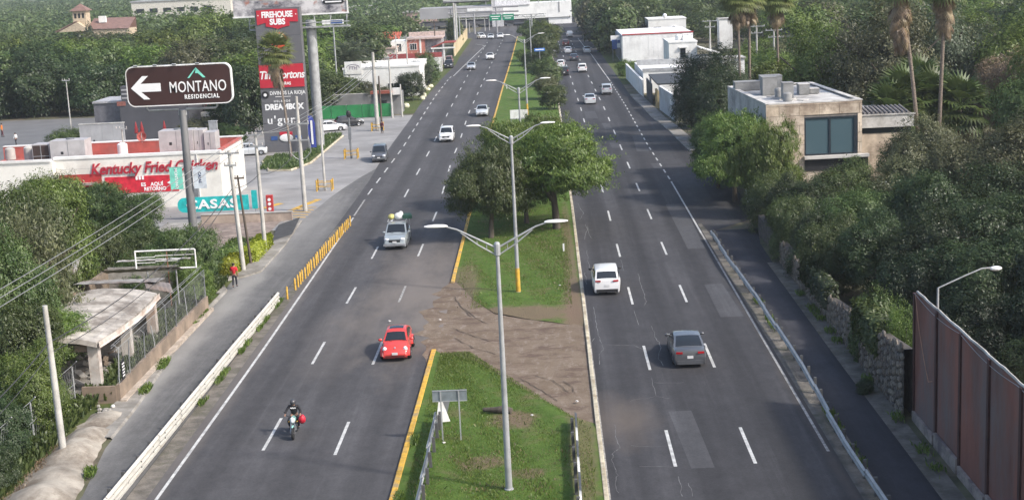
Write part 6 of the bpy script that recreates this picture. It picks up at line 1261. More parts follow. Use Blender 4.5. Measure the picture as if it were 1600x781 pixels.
# log and litter on the grass
tag(MB().tube([(-.9, .25, .15), (-.3, .05, .18), (.15, -.05, .2), (.5, -.2, .16)], [.10, .14, .22, .16], 9).build('fallen_log', BARK, loc=(-2.9, 67.4, .12), smooth=50), 'rotten fallen log lying in the near median grass', 'log')
LT_ = mat('litter_white', (.6, .58, .55), .9)
for (px, py, lb) in [(875, 449, 'scrap of paper on the far median grass'), (832, 653, 'pale scrap beside the fallen log'), (694, 696, 'white scrap at the foot of the grey road sign'), (688, 503, 'broken white plastic on the soil crossing edge'), (609, 505, 'scrap of litter on the road behind the red car'), (902, 631, 'white rubble bit by the cream kerb')]:
    x, y = G(px, py); tag(MB().box((0, 0, .03), (.17, .1, .04), tilt=(.3, .2, 1)).build('litter', LT_, loc=(x, y, .13)), lb, 'litter')
for (px, py, lb) in [(881, 395, 'small white marker stub near the cream kerb'), (792, 140, 'white marker stub on the far median grass')]:
    x, y = G(px, py); tag(MB().box((0, 0, .3), (.12, .12, .6)).build('marker_stub', WHITEM, loc=(x, y, .1)), lb, 'marker post')
for i, (px, py) in enumerate([(645, 143), (650, 138), (655, 148), (662, 152), (668, 143), (660, 157), (635, 169), (672, 138), (650, 148)]):
    x, y = G(px, py); b = MB(); b.ell((0, 0, .3), (rnd.uniform(.4, .7), .5, rnd.uniform(.3, .6)), 7, 5); tag(b.build('painted_rock', mat('whitewashed_rock', (.62, .6, .45), .9) if i == 0 else bpy.data.materials['whitewashed_rock'], loc=(x, y, .05)), 'whitewashed rock on the verge below the roadside trees', 'rock', 'whitewashed rocks on the left verge')
for i in range(9):
    x, y = G(rnd.uniform(152, 175), rnd.uniform(638, 655)); tag(MB().ell((0, 0, .05), (rnd.uniform(.1, .22), .14, .1), 6, 4).build('rock', CONC, loc=(x, y, .12)), 'broken concrete lump beside the concrete bank', 'rock', 'broken lumps beside the concrete bank')
tag(MB().ell((0, 0, 0), (.12, .12, .1), 8, 5).build('white_stone', LT_, loc=(G(177, 640)[0], G(177, 640)[1], .2)), 'single white stone at the fence corner', 'stone')
# ================================================================== BUILDINGS
def windowp(par, x0, x1, z0, z1, y, face='S', m=GLASS, fr=None, muntin=1):
    """window on a wall facing the camera at local y: frame part with the pane as sub-part"""
    fr = fr or WHITEM; t = .08; g = MB()
    g.bb(x0-t, x1+t, y-.06, y, z1, z1+t); g.bb(x0-t, x1+t, y-.1, y, z0-t, z0); g.bb(x0-t, x0, y-.06, y, z0, z1); g.bb(x1, x1+t, y-.06, y, z0, z1)
    for i in range(1, muntin+1): xx = x0+(x1-x0)*i/(muntin+1); g.bb(xx-.03, xx+.03, y-.05, y, z0, z1)
    f = g.build('window', fr, par); MB().bb(x0, x1, y-.03, y-.002, z0, z1).build('pane', m, f); return f
# stone-clad house on the right
HX0, HX1, HY0, HY1, HZ = 18.8, 27.2, 125.0, 143.5, 8.55
o = thing('stone_clad_house', 'modern stone-clad house with a large blue-grey window and tanks on its flat roof', 'building', (HX0, HY0, 0), R(3)); H_ = o
SLAB = [mat('travertine_slab', c, .8, 0, .16, .9, .15, dirt=(.26, .2, .15)) for c in ((.56, .46, .35), (.62, .52, .41), (.52, .44, .35))]; SLG = [mat('shaded_side_slab', c, .85, 0, .12, .8, .15, dirt=(.25, .24, .23)) for c in ((.42, .41, .39), (.47, .455, .44))]  # side-wall slabs are greyed: that wall's shade is put into their colour
Wd = HX1-HX0; Dp = HY1-HY0; CORE = mat('wall_core', (.2, .18, .16), .9)
wx0, wx1, wz0, wz1 = 3.35, 8.0, 3.95, 7.25
g = MB(); g.bb(.05, wx0, .06, .4, 0, HZ-.1); g.bb(wx1, Wd-.05, .06, .4, 0, HZ-.1); g.bb(wx0, wx1, .06, .4, wz1, HZ-.1); g.bb(wx0, wx1, .06, .4, 0, wz0); g.bb(.05, .4, .401, Dp, 0, HZ-.1); g.bb(Wd-.4, Wd-.05, .401, Dp, 0, HZ-.1); g.bb(.401, Wd-.401, Dp-.4, Dp-.05, 0, HZ-.1); g.build('wall_core', CORE, o)
rr = random.Random(3)
def slabs(face):
    z = 1.5; r_ = 0
    while z < HZ-.05:
        z2 = min(z+.85, HZ-.02); u = -.6*(r_ % 2)
        umax = Wd if face == 'S' else Dp
        while u < umax:
            u2 = min(u+1.75, umax); a = max(u, 0)
            u += 1.75
            segs = [(a, u2)]
            if face == 'S' and z2 > wz0 and z < wz1:
                segs = [(p_, q_) for p_, q_ in ((a, min(u2, wx0)), (max(a, wx1), u2)) if q_-p_ > .08]
            if face == 'W' and 9.0 < (a+u2)/2 < 10.9 and 6.0 < (z+z2)/2 < 7.0: continue
            for p_, q_ in segs:
                d = rr.uniform(0, .02)
                zz = z2 if not (face == 'S' and z < wz0 < z2 and q_ > wx0 and p_ < wx1) else z2
                if face == 'S': MB().bb(p_+.016, q_-.016, -d, .055, z+.016, zz-.016).build('stone_slab', rr.choice(SLAB), o)
                else: MB().bb(-d, .045, p_+.008, q_-.008, z+.008, zz-.008).build('stone_slab', rr.choice(SLG), o)
        z = z2; r_ += 1
slabs('S'); slabs('W')
MB().bb(.3, Wd-.3, .35, Dp-.4, HZ-.3, HZ-.12).build('roof_deck', mat('roof_concrete', (.5, .49, .47), .9, 0, .15, .6, .1, dirt=(.25, .24, .23)), o)
PARA = mat('parapet_white', (.55, .53, .5), .8, 0, .1, 1, dirt=(.35, .33, .3))
MB().bb(-.03, Wd+.03, -.04, .5, HZ, HZ+.08).build('parapet_cap', PARA, o); MB().bb(-.03, .45, .501, Dp, HZ, HZ+.08).build('parapet_cap', PARA, o); MB().bb(Wd-.45, Wd+.03, .501, Dp, HZ, HZ+.08).build('parapet_cap', PARA, o); MB().bb(.451, Wd-.451, Dp-.45, Dp, HZ, HZ+.08).build('parapet_cap', PARA, o)
WG = glassy('blue_grey_glazing', (.07, .115, .135), .08); FRM = mat('dark_blue_frame', (.018, .026, .036), .4)
fr = MB(); fr.bb(wx0, wx1, .0, .3, wz1-.12, wz1); fr.bb(wx0, wx1, .0, .3, wz0, wz0+.1); fr.bb(wx0, wx0+.12, .0, .3, wz0+.1, wz1-.12); fr.bb(wx1-.3, wx1, .0, .3, wz0+.1, wz1-.12); fr.bb(5.5, 5.66, .03, .3, wz0+.1, wz1-.12); f = fr.build('window', FRM, o)
MB().bb(wx0+.12, 5.5, .12, .16, wz0+.1, wz1-.12).build('pane', WG, f); MB().bb(5.66, wx1-.3, .12, .16, wz0+.1, wz1-.12).build('pane', WG, f)
MB().bb(wx0-.1, wx1+.9, -.5, .0, wz0-.3, wz0-.05).build('window_ledge', PARA, o); MB().bb(wx0-.0, wx1+.9, -.1, .05, 2.6, wz0-.301).build('flat_dark_panel', DARKP, o)  # flat black panel on the wall face below the ledge, nothing cut in
MB().bb(-.04, .3, 9.2, 10.8, 6.4, 6.95).build('slit_window', GLASS, o)
# annex on the right of the house
o = thing('house_annex', 'low annex with a tiled lean-to roof and a ribbon window right of the stone-clad house', 'building', (HX1+.1, 127.5, 0)); MB().bb(0, 4.6, 0, 9, 0, 5.35).build('wall', SLAB[0], o); MB().bb(0, 4.6, -.06, -.002, 5.35, 5.85).build('ribbon_window', GLASS, o); MB().bb(0, 4.8, -.3, 9, 5.86, 6.95).build('fascia', PARA, o); MB().bb(0, 4.9, -.4, -.301, 6.95, 7.05).build('gutter', PARA, o)
for i in range(12): MB().tube([(.2+i*.38, 0, 7.05), (.2+i*.38, 3.4, 7.35)], .12, 8).build('roof_tile_row', mat('grey_roof_tile', (.16, .15, .15), .8) if i == 0 else bpy.data.materials['grey_roof_tile'], o, 50)
MB().bb(0, 4.6, 0, 5.6, 6.96, 7.0).build('roof_deck', PARA, o)
TK_ = mat('grey_tank_plastic', (.27, .27, .265), .7, 0, .15, 1, dirt=(.18, .18, .175))
def rooftop(label, px0, px1, pyt, pyb, Y, dy=1.6, kind='box', zt=HZ-.12, cat='rooftop box'):
    a = AT(px0, pyb, Y); b = AT(px1, pyt, Y); w_ = b.x-a.x; h_ = b.z-zt
    t = thing('rooftop_cabinet' if kind == 'box' else 'rooftop_tank', label, cat, ((a.x+b.x)/2, Y+dy/2, zt))
    if kind == 'box': MB().bb(-w_/2, w_/2, -dy/2, dy/2, .05, h_-.06).build('body', TK_, t); MB().bb(-w_/2-.04, w_/2+.04, -dy/2-.04, dy/2+.04, h_-.059, h_).build('lid', PARA if 'air' in label else TK_, t)
    else: MB().lathe([(.01, 0), (w_/2, 0), (w_/2*1.02, h_*.3), (w_/2, h_*.32), (w_/2*1.02, h_*.6), (w_/2, h_*.85), (w_/2*.6, h_), (.01, h_*1.02)], n=20).build('body', TK_, t, 50)
    return t
rooftop('tall grey rooftop shaft in the middle of the stone-clad house', 1192, 1214, 120, 150, 134, 1.6); rooftop('long low grey rooftop enclosure on the left of the house roof', 1149, 1191, 127, 142, 139.5, 1.6); rooftop('stepped grey rooftop enclosure behind the tall shaft', 1190, 1222, 118, 140, 140, 1.8)
rooftop('grey rooftop block right of the tall shaft', 1224, 1240, 129, 160, 129.5, 1.3); rooftop('short grey rooftop tank in front of the tall shaft', 1212, 1224, 138, 158, 131.5, 1.0, 'tank', cat='water tank'); rooftop('small grey rooftop tank nearest the front edge of the roof', 1225, 1239, 145, 163, 127.5, 1.0, 'tank', cat='water tank')
rooftop('white rooftop air unit on the right of the house roof', 1249, 1265, 131, 147, 133, 1.4, 'box', cat='air conditioner'); rooftop('low pale rooftop air unit beside the white one', 1266, 1280, 138, 147, 133.5, 1.4, 'box', cat='air conditioner')
for i in range(6): x, y = HX0+1.2+rr.random()*1.6, 128+i*1.5; tag(MB().tube([(0, 0, 0), (.5, .3, .03), (.9, -.4, .02), (1.5, .2, .04)], .04, 6).build('roof_hose', PARA, loc=(x, y, HZ-.08)), 'pale loose hose lying on the house roof', 'hose', 'hoses on the house roof')
# white garden walls glimpsed through the right-hand trees
for (x, y, w_, d_, h_, lb) in [(18.2, 112, .3, 7, 2.6, 'white garden wall glimpsed below the leaning bright tree'), (24, 112.5, 5.0, .3, 3.4, 'white wall glimpsed through the trees under the big window'), (34.5, 110.3, 3.6, .3, 4.8, 'white wall patch glimpsed through the right-hand thicket'), (17.3, 122, .3, 9, 1.6, 'pale garden wall beside the service road bend')]:
    tag(MB().box((0, 0, h_/2), (w_, d_, h_)).build('garden_wall', WHITEW, loc=(x, y, 0)), lb, 'wall')
# white workshops on the right
o = thing('white_workshop', 'long white corrugated workshop with a red roof edge on the right', 'building', (15.9, 300, 0)); WWM = mat('white_corrugated', (.8, .8, .8), .7, 0, .04, .5, dirt=(.6, .6, .6))
zt = AT(968, 56, 300).z; xr = AT(1083, 60, 300).x
n = 30; wl = xr-15.9
for i in range(n): MB().bb(wl*i/n+.004, wl*(i+1)/n-.004, -.02*(i % 2), .2, 0, zt).build('wall_sheet', WWM, o)
MB().bb(0, wl, .201, 26, 0, zt-.05).build('hall', WWM, o); MB().bb(-.1, wl+.1, -.12, .3, zt, zt+.22).build('red_roof_edge', REDM, o); MB().bb(-.1, wl+.1, .301, 26, zt-.05, zt+.02).build('roof', WWM, o); MB().bb(-.25, -.002, 0, 26, 0, zt-.3).build('street_wall', mat('grey_street_wall', (.3, .33, .36), .8), o)
for i in range(4): MB().bb(-.29, -.251, 2+6*i, 6+6*i, .2, 2.8).build('shutter', DARKP, o)
zz = AT(1015, 32, 335); o = thing('white_villa', 'white two-storey villa with an arch behind the corrugated workshop', 'building', (AT(1013, 40, 335).x, 335, 0)); wv = AT(1072, 40, 335).x-AT(1013, 40, 335).x; MB().bb(0, wv, 0, 10, 0, zz.z).build('wall', WHITEW, o); MB().bb(-.1, wv+.1, -.1, 10.1, zz.z, zz.z+.25).build('parapet', WHITEW, o)
windowp(o, 1.2, 2.9, zz.z-2.6, zz.z-1.6, -.002); g = MB(); 
for i in range(10): a, b = math.pi*i/10, math.pi*(i+1)/10; g.tube([(5.8+1.0*math.cos(a), -.1, zz.z-2.6+1.1*math.sin(a)), (5.8+1.0*math.cos(b), -.1, zz.z-2.6+1.1*math.sin(b))], .12, 6)
g.build('arch_trim', WHITEW, o); MB().prism_y([(5.8+.9*math.cos(math.pi*i/10), zz.z-2.6+1.0*math.sin(math.pi*i/10)) for i in range(11)], -.06, -.003).build('arch_opening', GLASS, o)
MB().ell((3.9, 1, zz.z+.8), (.5, .5, .55), 12, 8).build('roof_tank', WHITEM, o, smooth=60)
# white block with small window, tank
P0 = AT(1045, 68, 262); P1 = AT(1089, 68, 262); o = thing('white_block_house', 'plain white cubic house with one dark window and a roof tank', 'building', (P0.x, 262, 0)); wv = P1.x-P0.x; MB().bb(0, wv, 0, 12, 0, P0.z).build('wall', WHITEW, o); MB().bb(-.1, wv+.1, -.1, 12.1, P0.z, P0.z+.25).build('parapet', WHITEW, o)
wz = AT(1066, 88, 262).z; windowp(o, 2.1, 2.9, wz-.2, wz+1.3, -.002, fr=FRM, muntin=0); MB().bb(1.8, 3.2, -.5, -.01, wz+1.5, wz+1.6).build('window_hood', WHITEW, o)
t = thing('water_tank', 'white roof water tank on the cubic white house', 'water tank', (P0.x+2.2, 266, P0.z+.1)); MB().lathe([(.01, 0), (.65, 0), (.68, .5), (.65, 1.0), (.3, 1.2), (.01, 1.22)], n=16).build('body', WHITEM, t, 50)
for i, x in enumerate((3.3, 4.2)): t = thing('solar_heater', ('left', 'right')[i]+' tilted solar water heater on the cubic white house', 'solar heater', (P0.x+x, 265, P0.z+.1)); MB().box((0, 0, .6), (.8, .08, 1.5), tilt=(R(-50), .1, 0)).build('collector', WHITEM, t); MB().tube([(-.4, .5, 1.15), (.4, .5, 1.15)], .18, 10).build('drum', WHITEM, t)
o = thing('white_lean_to', 'white lean-to with a sloping pale roof right of the cubic house', 'building', (P1.x+.1, 258, 0)); MB().bb(0, 4.2, 0, 6, 0, 3.6).build('wall', mat('pale_grey_wall', (.42, .43, .44), .8), o); g = MB(); g.prism_y([(-.1, 5.3), (4.6, 3.7), (4.6, 3.55), (-.1, 5.1)], -.3, 6.3); g.build('roof', WHITEW, o)
# low white walls and gate at the kerb, right
def wall_seg(label, pts, h, th, m, nm='garden_wall', panels=0):
    o = thing(nm, label, 'wall', (pts[0][0], pts[0][1], 0)); (x0, y0), (x1, y1) = pts; dx, dy = x1-x0, y1-y0; l = math.hypot(dx, dy); a = math.atan2(dy, dx); o.rotation_euler = (0, 0, a)
    if panels:
        for i in range(panels): MB().bb(l*i/panels+.03, l*(i+1)/panels-.03, -th/2-.02*(i % 2), th/2, 0, h).build('panel', m, o)
    else: MB().bb(0, l, -th/2, th/2, 0, h).build('wall', m, o)
    MB().bb(-.03, l+.03, -th/2-.05, th/2+.05, h, h+.08).build('coping', WHITEW, o); return o
LGW = mat('light_grey_panel_wall', (.46, .47, .48), .8, 0, .08, .6, dirt=(.36, .36, .36))
wall_seg('white yard wall facing the road beyond the dark gate', [(14.9, 226), (14.4, 262)], 2.6, .25, WHITEW, panels=8)
o = wall_seg('light grey panelled wall nearest the dark trees, with a small notice', [(16.9, 189.5), (16.0, 206)], 3.3, .25, LGW, panels=5); MB().bb(4, 5.6, .13, .16, 1.0, 2.6).build('notice', WHITEM, o)
o = wall_seg('white end wall of the grey panelled enclosure', [(16.0, 206.3), (20.5, 206.6)], 3.3, .25, WHITEW)
GAT = mat('dark_gate_metal', (.05, .055, .06), .6); o = thing('sliding_gate', 'dark metal gate between the white yard wall and the grey enclosure', 'gate', (15.5, 214.5, 0)); MB().bb(-.05, .05, 0, 11, .1, 3.0).build('frame', mat('gate_frame', (.09, .1, .11), .6), o)
for i in range(22): MB().bb(-.09, -.051, .05+.5*i, .42+.5*i, .12, 2.95).build('gate_slat', GAT, o)
o = thing('yellow_striped_posts', 'pair of yellow painted gate columns beside the grey enclosure', 'gateposts', (15.9, 208, 0))
for i in range(3): MB().bb(-.15, .15, i*1.9, i*1.9+.3, 0, 2.5).build('column', mat('ochre_column', (.35, .28, .15), .8) if i == 0 else bpy.data.materials['ochre_column'], o)
o = thing('black_roof_shelter', 'flat black-roofed shelter behind the dark gate', 'building', (15.9, 209.5, 0)); MB().bb(0, 10, 0, 18, 3.2, 3.4).build('roof', mat('black_roof_sheet', (.05, .053, .058), .7), o)
for x in (.3, 9.7):
    for y in (.3, 17.7): MB().bb(x-.12, x+.12, y-.12, y+.12, 0, 3.2).build('column', LGW, o)
MB().bb(9.5, 9.7, .5, 17.5, 0, 3.19).build('back_wall', WHITEW, o)
o = thing('white_annex', 'low white flat-roofed annex with a grey parapet behind the yard wall', 'building', (15.4, 232, 0)); MB().bb(0, 9, 0, 22, 0, 3.4).build('wall', WHITEW, o); MB().bb(-.1, 9.1, -.1, .3, 3.4, 3.9).build('grey_parapet', mat('grey_parapet', (.33, .34, .35), .8), o); MB().bb(-.1, 9.1, 14, 14.3, 3.41, 4.3).build('grey_parapet', bpy.data.materials['grey_parapet'], o)
g = AT(952, 62, 312); o = thing('shop_sign', 'blue and white shop sign panels at the corner of the white workshop', 'sign', (15.3, 306, 0)); BL = bpy.data.materials['deep_blue_print']
MB().box((-.6, 0, 4.9), (2.0, .15, 1.1)).build('white_panel', WHITEM, o); MB().box((-.8, -.1, 3.6), (1.1, .15, 2.0)).build('blue_panel', BL, o); MB().box((.3, -.12, 3.3), (1.2, .12, .8)).build('white_panel', WHITEM, o); MB().box((.3, -.14, 4.2), (1.0, .12, .6)).build('blue_panel', BL, o)
for x in (-1.2, .5): MB().tube([(x, .1, 0), (x, .1, 5.2)], .09, 8).build('post', GREYST, o)
# solar house
q0 = AT(1218, 58, 255); q1 = AT(1262, 58, 255); o = thing('solar_house', 'white house with a row of solar panels on its roof', 'building', (q0.x, 255, 0)); wv = q1.x-q0.x; MB().bb(0, wv, 0, 8, 0, q0.z).build('wall', WHITEW, o); windowp(o, 1.2, 2.2, q0.z-1.9, q0.z-.9, -.002, fr=FRM)
PV = glassy('solar_cell_blue', (.02, .045, .12), .12)
for r_ in range(2):
    for i in range(6): MB().box((.55+1.02*i, .9+1.3*r_, q0.z+.55+.55*r_), (.95, 1.35, .05), tilt=(R(24), 0, 0)).build('solar_panel', PV, o)
MB().prism_y([(0, q0.z), (wv, q0.z), (wv, q0.z+.2), (0, q0.z+.2)], 0, 8).build('roof', WHITEW, o)
for (px, py, Y, w_, h_, lb) in [(1146, 92, 198, 3.0, 4.4, 'small white house glimpsed behind the leftmost palms'), (1134, 30, 330, 3.0, 6, 'distant white hut among the right-hand trees')]:
    t = AT(px, py, Y); o = thing('small_house', lb, 'building', (t.x, Y, 0)); MB().bb(-w_/2, w_/2, 0, 4, 0, t.z).build('wall', WHITEW, o); MB().bb(-w_/2-.2, w_/2+.2, -.2, 4.2, t.z, t.z+.15).build('roof', CONCP, o)
# ---- left-hand buildings
DG = mat('dark_grey_cladding', (.075, .075, .085), .7, 0, .1, .4); LG = mat('pale_concrete_panel', (.36, .36, .37), .85, 0, .12, .4, .1, dirt=(.27, .27, .28))
o = thing('dark_restaurant', 'dark grey box-shaped restaurant with red parasols behind the chicken restaurant', 'building', (AT(190, 200, 196).x, 196, 0)); wv = AT(297, 200, 196).x-AT(190, 200, 196).x; zt = AT(240, 160, 196).z
MB().bb(0, wv, 0, 12, 0, zt).build('hall', DG, o); MB().bb(-4.2, -.01, 2, 10, 0, zt).build('side_hall', mat('medium_grey_cladding', (.13, .13, .145), .7), o); MB().bb(-4.3, 0, 1.8, 10, zt, zt+.25).build('parapet', LG, o); MB().bb(-.05, wv+.05, -.05, 12.05, zt, zt+.18).build('parapet', DG, o)
MB().bb(.2, 1.6, .5, 1.8, zt+.18, zt+2.3).build('stair_box', DG, o)
for i in range(3): MB().bb(.3, 1.5, .44, .499, zt+.6+.55*i, zt+.8+.55*i).build('louvre', LG, o)
MB().bb(-.3, .9, -.08, -.051, zt-.3, zt+.3).build('brick_patch', mat('brick_red', (.25, .1, .08), .9), o)
o = thing('concrete_panel_wall', 'tall pale concrete screen wall with a slit behind the restaurant roof', 'wall', (AT(125, 215, 182).x, 182, 0)); wv = AT(195, 215, 182).x-AT(125, 215, 182).x; zt = AT(160, 194, 182).z
n = 4
for i in range(n):
    a, b = wv*i/n+.01, wv*(i+1)/n-.01
    MB().bb(a, b, 0, .3, 0, zt).build('panel', LG, o)
MB().bb(wv*.29, wv*.33, -.03, -.002, .3, 1.9).build('slit', DARKP, o); MB().bb(-.05, wv+.05, -.05, .4, zt, zt+.12).build('cap', CONCP, o)
for i, (px, py) in enumerate([(213, 205), (222, 205), (257, 200)]):
    t = AT(px, py, 190); c = thing('closed_parasol', ('leftmost', 'middle', 'rightmost')[i]+' closed red parasol in front of the dark restaurant', 'parasol', (t.x, 190, 0)); MB().tube([(0, 0, 0), (0, 0, t.z+.2)], .03, 6).build('pole', GALV, c); MB().lathe([(.03, 1.6), (.28, 1.7), (.22, 2.3), (.06, 3.1), (.01, 3.2)], n=10).build('canopy', REDM, c, 50)
o = thing('beige_diner', 'beige diner with a pale canopy and red script sign behind the brown sign board', 'building', (AT(298, 190, 205).x, 205, 0)); BG = mat('beige_wall', (.42, .36, .27), .85, 0, .1, .6); wv = AT(362, 190, 205).x-AT(298, 190, 205).x; z0 = AT(330, 182, 205).z
MB().bb(0, wv, 0, 8, 0, z0+3.2).build('wall', BG, o); MB().bb(1.5, wv-.2, -2.2, -.01, z0+.2, z0+.8).build('canopy', CREAMW, o); MB().bb(1.9, 4.6, -.12, -.01, z0+1.3, z0+2.6).build('sign_panel', mat('pink_sign_panel', (.55, .35, .3), .6), o); textmesh('Mary P', 1.2, mat('sign_red_script', (.5, .03, .03), .5), .02, .3, .02, .9, o, (3.25, -.15, z0+1.95)); MB().bb(.2, 1.3, -.05, -.01, .3, z0+2).build('shopfront', GLASS, o)
o = thing('grey_slab_sign', 'blank grey totem panel right behind the restaurant roof', 'sign', (AT(334, 215, 158).x, 158, 0)); z0 = AT(334, 190, 158).z; MB().bb(-.45, .45, 0, .4, 0, z0).build('panel', mat('totem_grey', (.28, .29, .3), .6), o); MB().bb(-.5, .5, -.03, .43, z0, z0+.08).build('cap', GALV, o)
# white shop building
a = AT(536, 110, 246); b = AT(655, 110, 246); zt = AT(600, 104, 250).z; o = thing('white_shop', 'wide white flat-roofed shop building with a faint round logo on its sign block', 'building', (a.x, 246, 0)); wv = b.x-a.x
MB().bb(0, wv, 0, 16, 0, zt).build('hall', WHITEW, o); MB().bb(-.1, wv+.1, -.1, .25, zt, zt+.3).build('parapet', WHITEW, o); MB().bb(-.1, wv+.1, 15.8, 16.1, zt, zt+.3).build('parapet', WHITEW, o); MB().bb(.3, 3.2, -.15, .26, zt-.8, zt+1.3).build('sign_block', WHITEW, o)
textmesh('FTH', .8, mat('grey_lettering', (.25, .22, .28), .6), .01, 0, .01, 1, o, (1.75, -.18, zt+.2)); g = MB(); g.tube([(1.75+1.1*math.cos(q), -.17, zt+.25+.6*math.sin(q)) for q in np.linspace(0, math.pi, 9)], .05, 5); g.build('logo_arc', bpy.data.materials['grey_lettering'], o)
for (x0, x1) in ((4, 6), (7.5, 9.5)): windowp(o, x0, x1, 1.0, 2.3, -.002)
o = thing('corner_hut', 'small hut with a rusty red canopy at the end of the green fence', 'building', (AT(590, 150, 216).x, 216, 0)); GRW = mat('grey_render', (.2, .2, .2), .9, 0, .15, .5); MB().bb(-1, 3.4, 0, 5, 0, 3.2).build('wall', GRW, o); MB().bb(-.9, 2.3, -1.5, -.01, 3.3, 3.7).build('canopy', mat('rust_red_canopy', (.25, .07, .045), .8), o); MB().bb(2.31, 3.5, -.6, -.01, 3.0, 4.0).build('fascia', WHITEW, o); MB().bb(.3, 1.3, -.04, -.002, 0, 2.2).build('door', DARKP, o)
o = thing('grey_yard_wall', 'long grey yard wall between the trees and the white shop', 'wall', (-33.5, 224, 0)); MB().bb(0, 10, 0, .3, 0, 2.6).build('wall', GRW, o); MB().bb(0, 10, -.03, .33, 2.6, 2.7).build('coping', CONCP, o)
# red house
hx = lambda px, Y: AT(px, 80, Y).x
o = thing('red_house', 'salmon red house with white trim and a red plinth wall', 'building', (hx(622, 318), 318, 0)); z1 = AT(650, 62, 318).z; SAL = mat('salmon_wall', (.45, .17, .13), .85, 0, .08, .5); wv = hx(690, 318)-hx(622, 318)
MB().bb(2.0, wv*.62, 0, 9, 0, z1).build('wall', SAL, o); MB().bb(wv*.62+.01, wv, .8, 9, 0, z1).build('wing_wall', mat('grey_wing_wall', (.3, .29, .3), .9), o); MB().bb(-1.5, 1.99, -.3, 9, 0, z1-.2).build('stair_wing', WHITEW, o); MB().bb(1.8, wv+.3, -.4, 9.2, z1, z1+.35).build('roof', mat('dusty_pink_roof', (.48, .38, .34), .9), o); MB().bb(1.8, wv+.3, 8, 9.2, z1+.36, z1+1.2).build('roof_parapet', bpy.data.materials['dusty_pink_roof'], o)
windowp(o, 2.7, 4.1, z1-2.2, z1-.9, -.002, muntin=2); windowp(o, -.2, .8, z1-2.4, z1-.8, -.302); MB().bb(wv*.5, wv*.5+.4, -.15, -.002, 0, z1).build('column', WHITEW, o)
for i in range(4): MB().bb(wv*.66+i*.62, wv*.66+i*.62+.06, .7, .799, 1, z1-.3).build('window_bar', GREYST, o)
o = thing('red_plinth_wall', 'dark red garden wall with a white base in front of the salmon house', 'wall', (hx(606, 300), 300, 0)); wv = hx(690, 300)-hx(606, 300); zz = AT(640, 84, 300).z; MB().bb(0, wv, 0, .3, zz-1.0, zz).build('red_band', mat('dark_red_band', (.3, .06, .06), .85), o); MB().bb(0, wv, -.05, .35, 0, zz-1.001).build('white_base', WHITEW, o)
for i in range(9): MB().tube([(wv*i/9, .15, zz), (wv*i/9, .15, zz+.35)], .03, 5).build('fence_bar', WHITEM, o)
o = thing('red_tiled_building', 'long building with a bright red tiled roof behind the salmon house', 'building', (hx(563, 352), 352, 0)); z1 = AT(600, 63, 352).z; wv = hx(622, 352)-hx(563, 352); MB().bb(0, wv, 0, 8, 0, z1).build('wall', mat('dark_brown_wall', (.16, .1, .08), .9), o); RT_ = mat('red_clay_tiles', (.5, .12, .07), .8, 0, .15, 2)  # wall behind the porch columns is plain dark brown
g = MB(); g.prism_y([(-.5, z1), (wv+.5, z1-.3), (wv+.5, z1-.1), (-.5, z1+.2)], -1, -.8); g.build('roof_edge', RT_, o)
for i in range(16): x = -.5+(wv+1)*i/16; MB().add([(x, -1, z1+.12-.3*i/16), (x+(wv+1)/16-.04, -1, z1+.12-.3*i/16), (x+(wv+1)/16-.04, 8, z1+1.4), (x, 8, z1+1.4)], [(0, 1, 2, 3)]).box((x+(wv+1)/32, 3.5, z1+.9), (.12, 9, .06), tilt=(.15, 0, 0)).build('roof_tile_row', RT_, o)
for i in range(5): MB().bb(wv*i/5+.2, wv*i/5+.5, -.9, -.6, 0, z1-.3).build('porch_column', WHITEW, o)
o = thing('beige_long_building', 'long low beige building with a flat grey roof behind the feather palm', 'building', (hx(525, 380), 380, 0)); z1 = AT(560, 50, 380).z; wv = hx(582, 380)-hx(525, 380); MB().bb(0, wv, 0, 10, 0, z1).build('wall', mat('greyish_beige_wall', (.32, .3, .27), .9), o); MB().bb(-.3, wv+.3, -.3, 10.3, z1, z1+.35).build('roof', LG, o)
o = thing('villa_wing', 'pinkish white low house wing with a tiled roof left of the salmon house', 'building', (hx(583, 312), 312, 0)); z1 = AT(600, 77, 312).z; wv = hx(618, 312)-hx(583, 312); MB().bb(0, wv, 0, 7, 0, z1).build('wall', mat('pinkish_white_wall', (.55, .48, .44), .85), o); MB().bb(-.2, wv+.2, -.4, 7.2, z1, z1+.25).build('roof', mat('pale_clay_roof', (.42, .33, .28), .9), o); windowp(o, 1, 2.2, z1-1.9, z1-.8, -.002)
o = thing('red_entrance_canopy', 'dark red sloping carport roof with a white edge beside the parked black pickup', 'carport', (hx(690, 316), 316, 0)); MB().prism_y([(-2.2, 4.2), (.6, 5.2), (3.0, 5.2), (3.0, 5.0), (.6, 4.95), (-2.2, 3.95)], 0, 5).build('roof', mat('dark_red_roof', (.3, .06, .05), .8), o)
MB().bb(-2.3, 3.0, -.15, -.01, 3.8, 4.1).build('white_edge', WHITEW, o)
for x in (-2.0, 0.4): MB().bb(x, x+.3, .1, .4, 0, 3.9).build('white_post', WHITEW, o)
o = thing('yellow_garden_wall', 'ochre yellow boundary wall running along the far left kerb', 'wall', (-22.0, 348, 0), R(90.8)); YW = mat('ochre_yellow_wall', (.62, .52, .34), .85, 0, .08, .5, dirt=(.5, .4, .25))
for i in range(14): MB().bb(5.8*i+.05, 5.8*i+5.4, -.12, .12, 0, 2.7).build('wall_panel', YW, o); MB().bb(5.8*i+5.42, 5.8*i+5.78, -.2, .2, 0, 3.0).build('pier', YW, o)
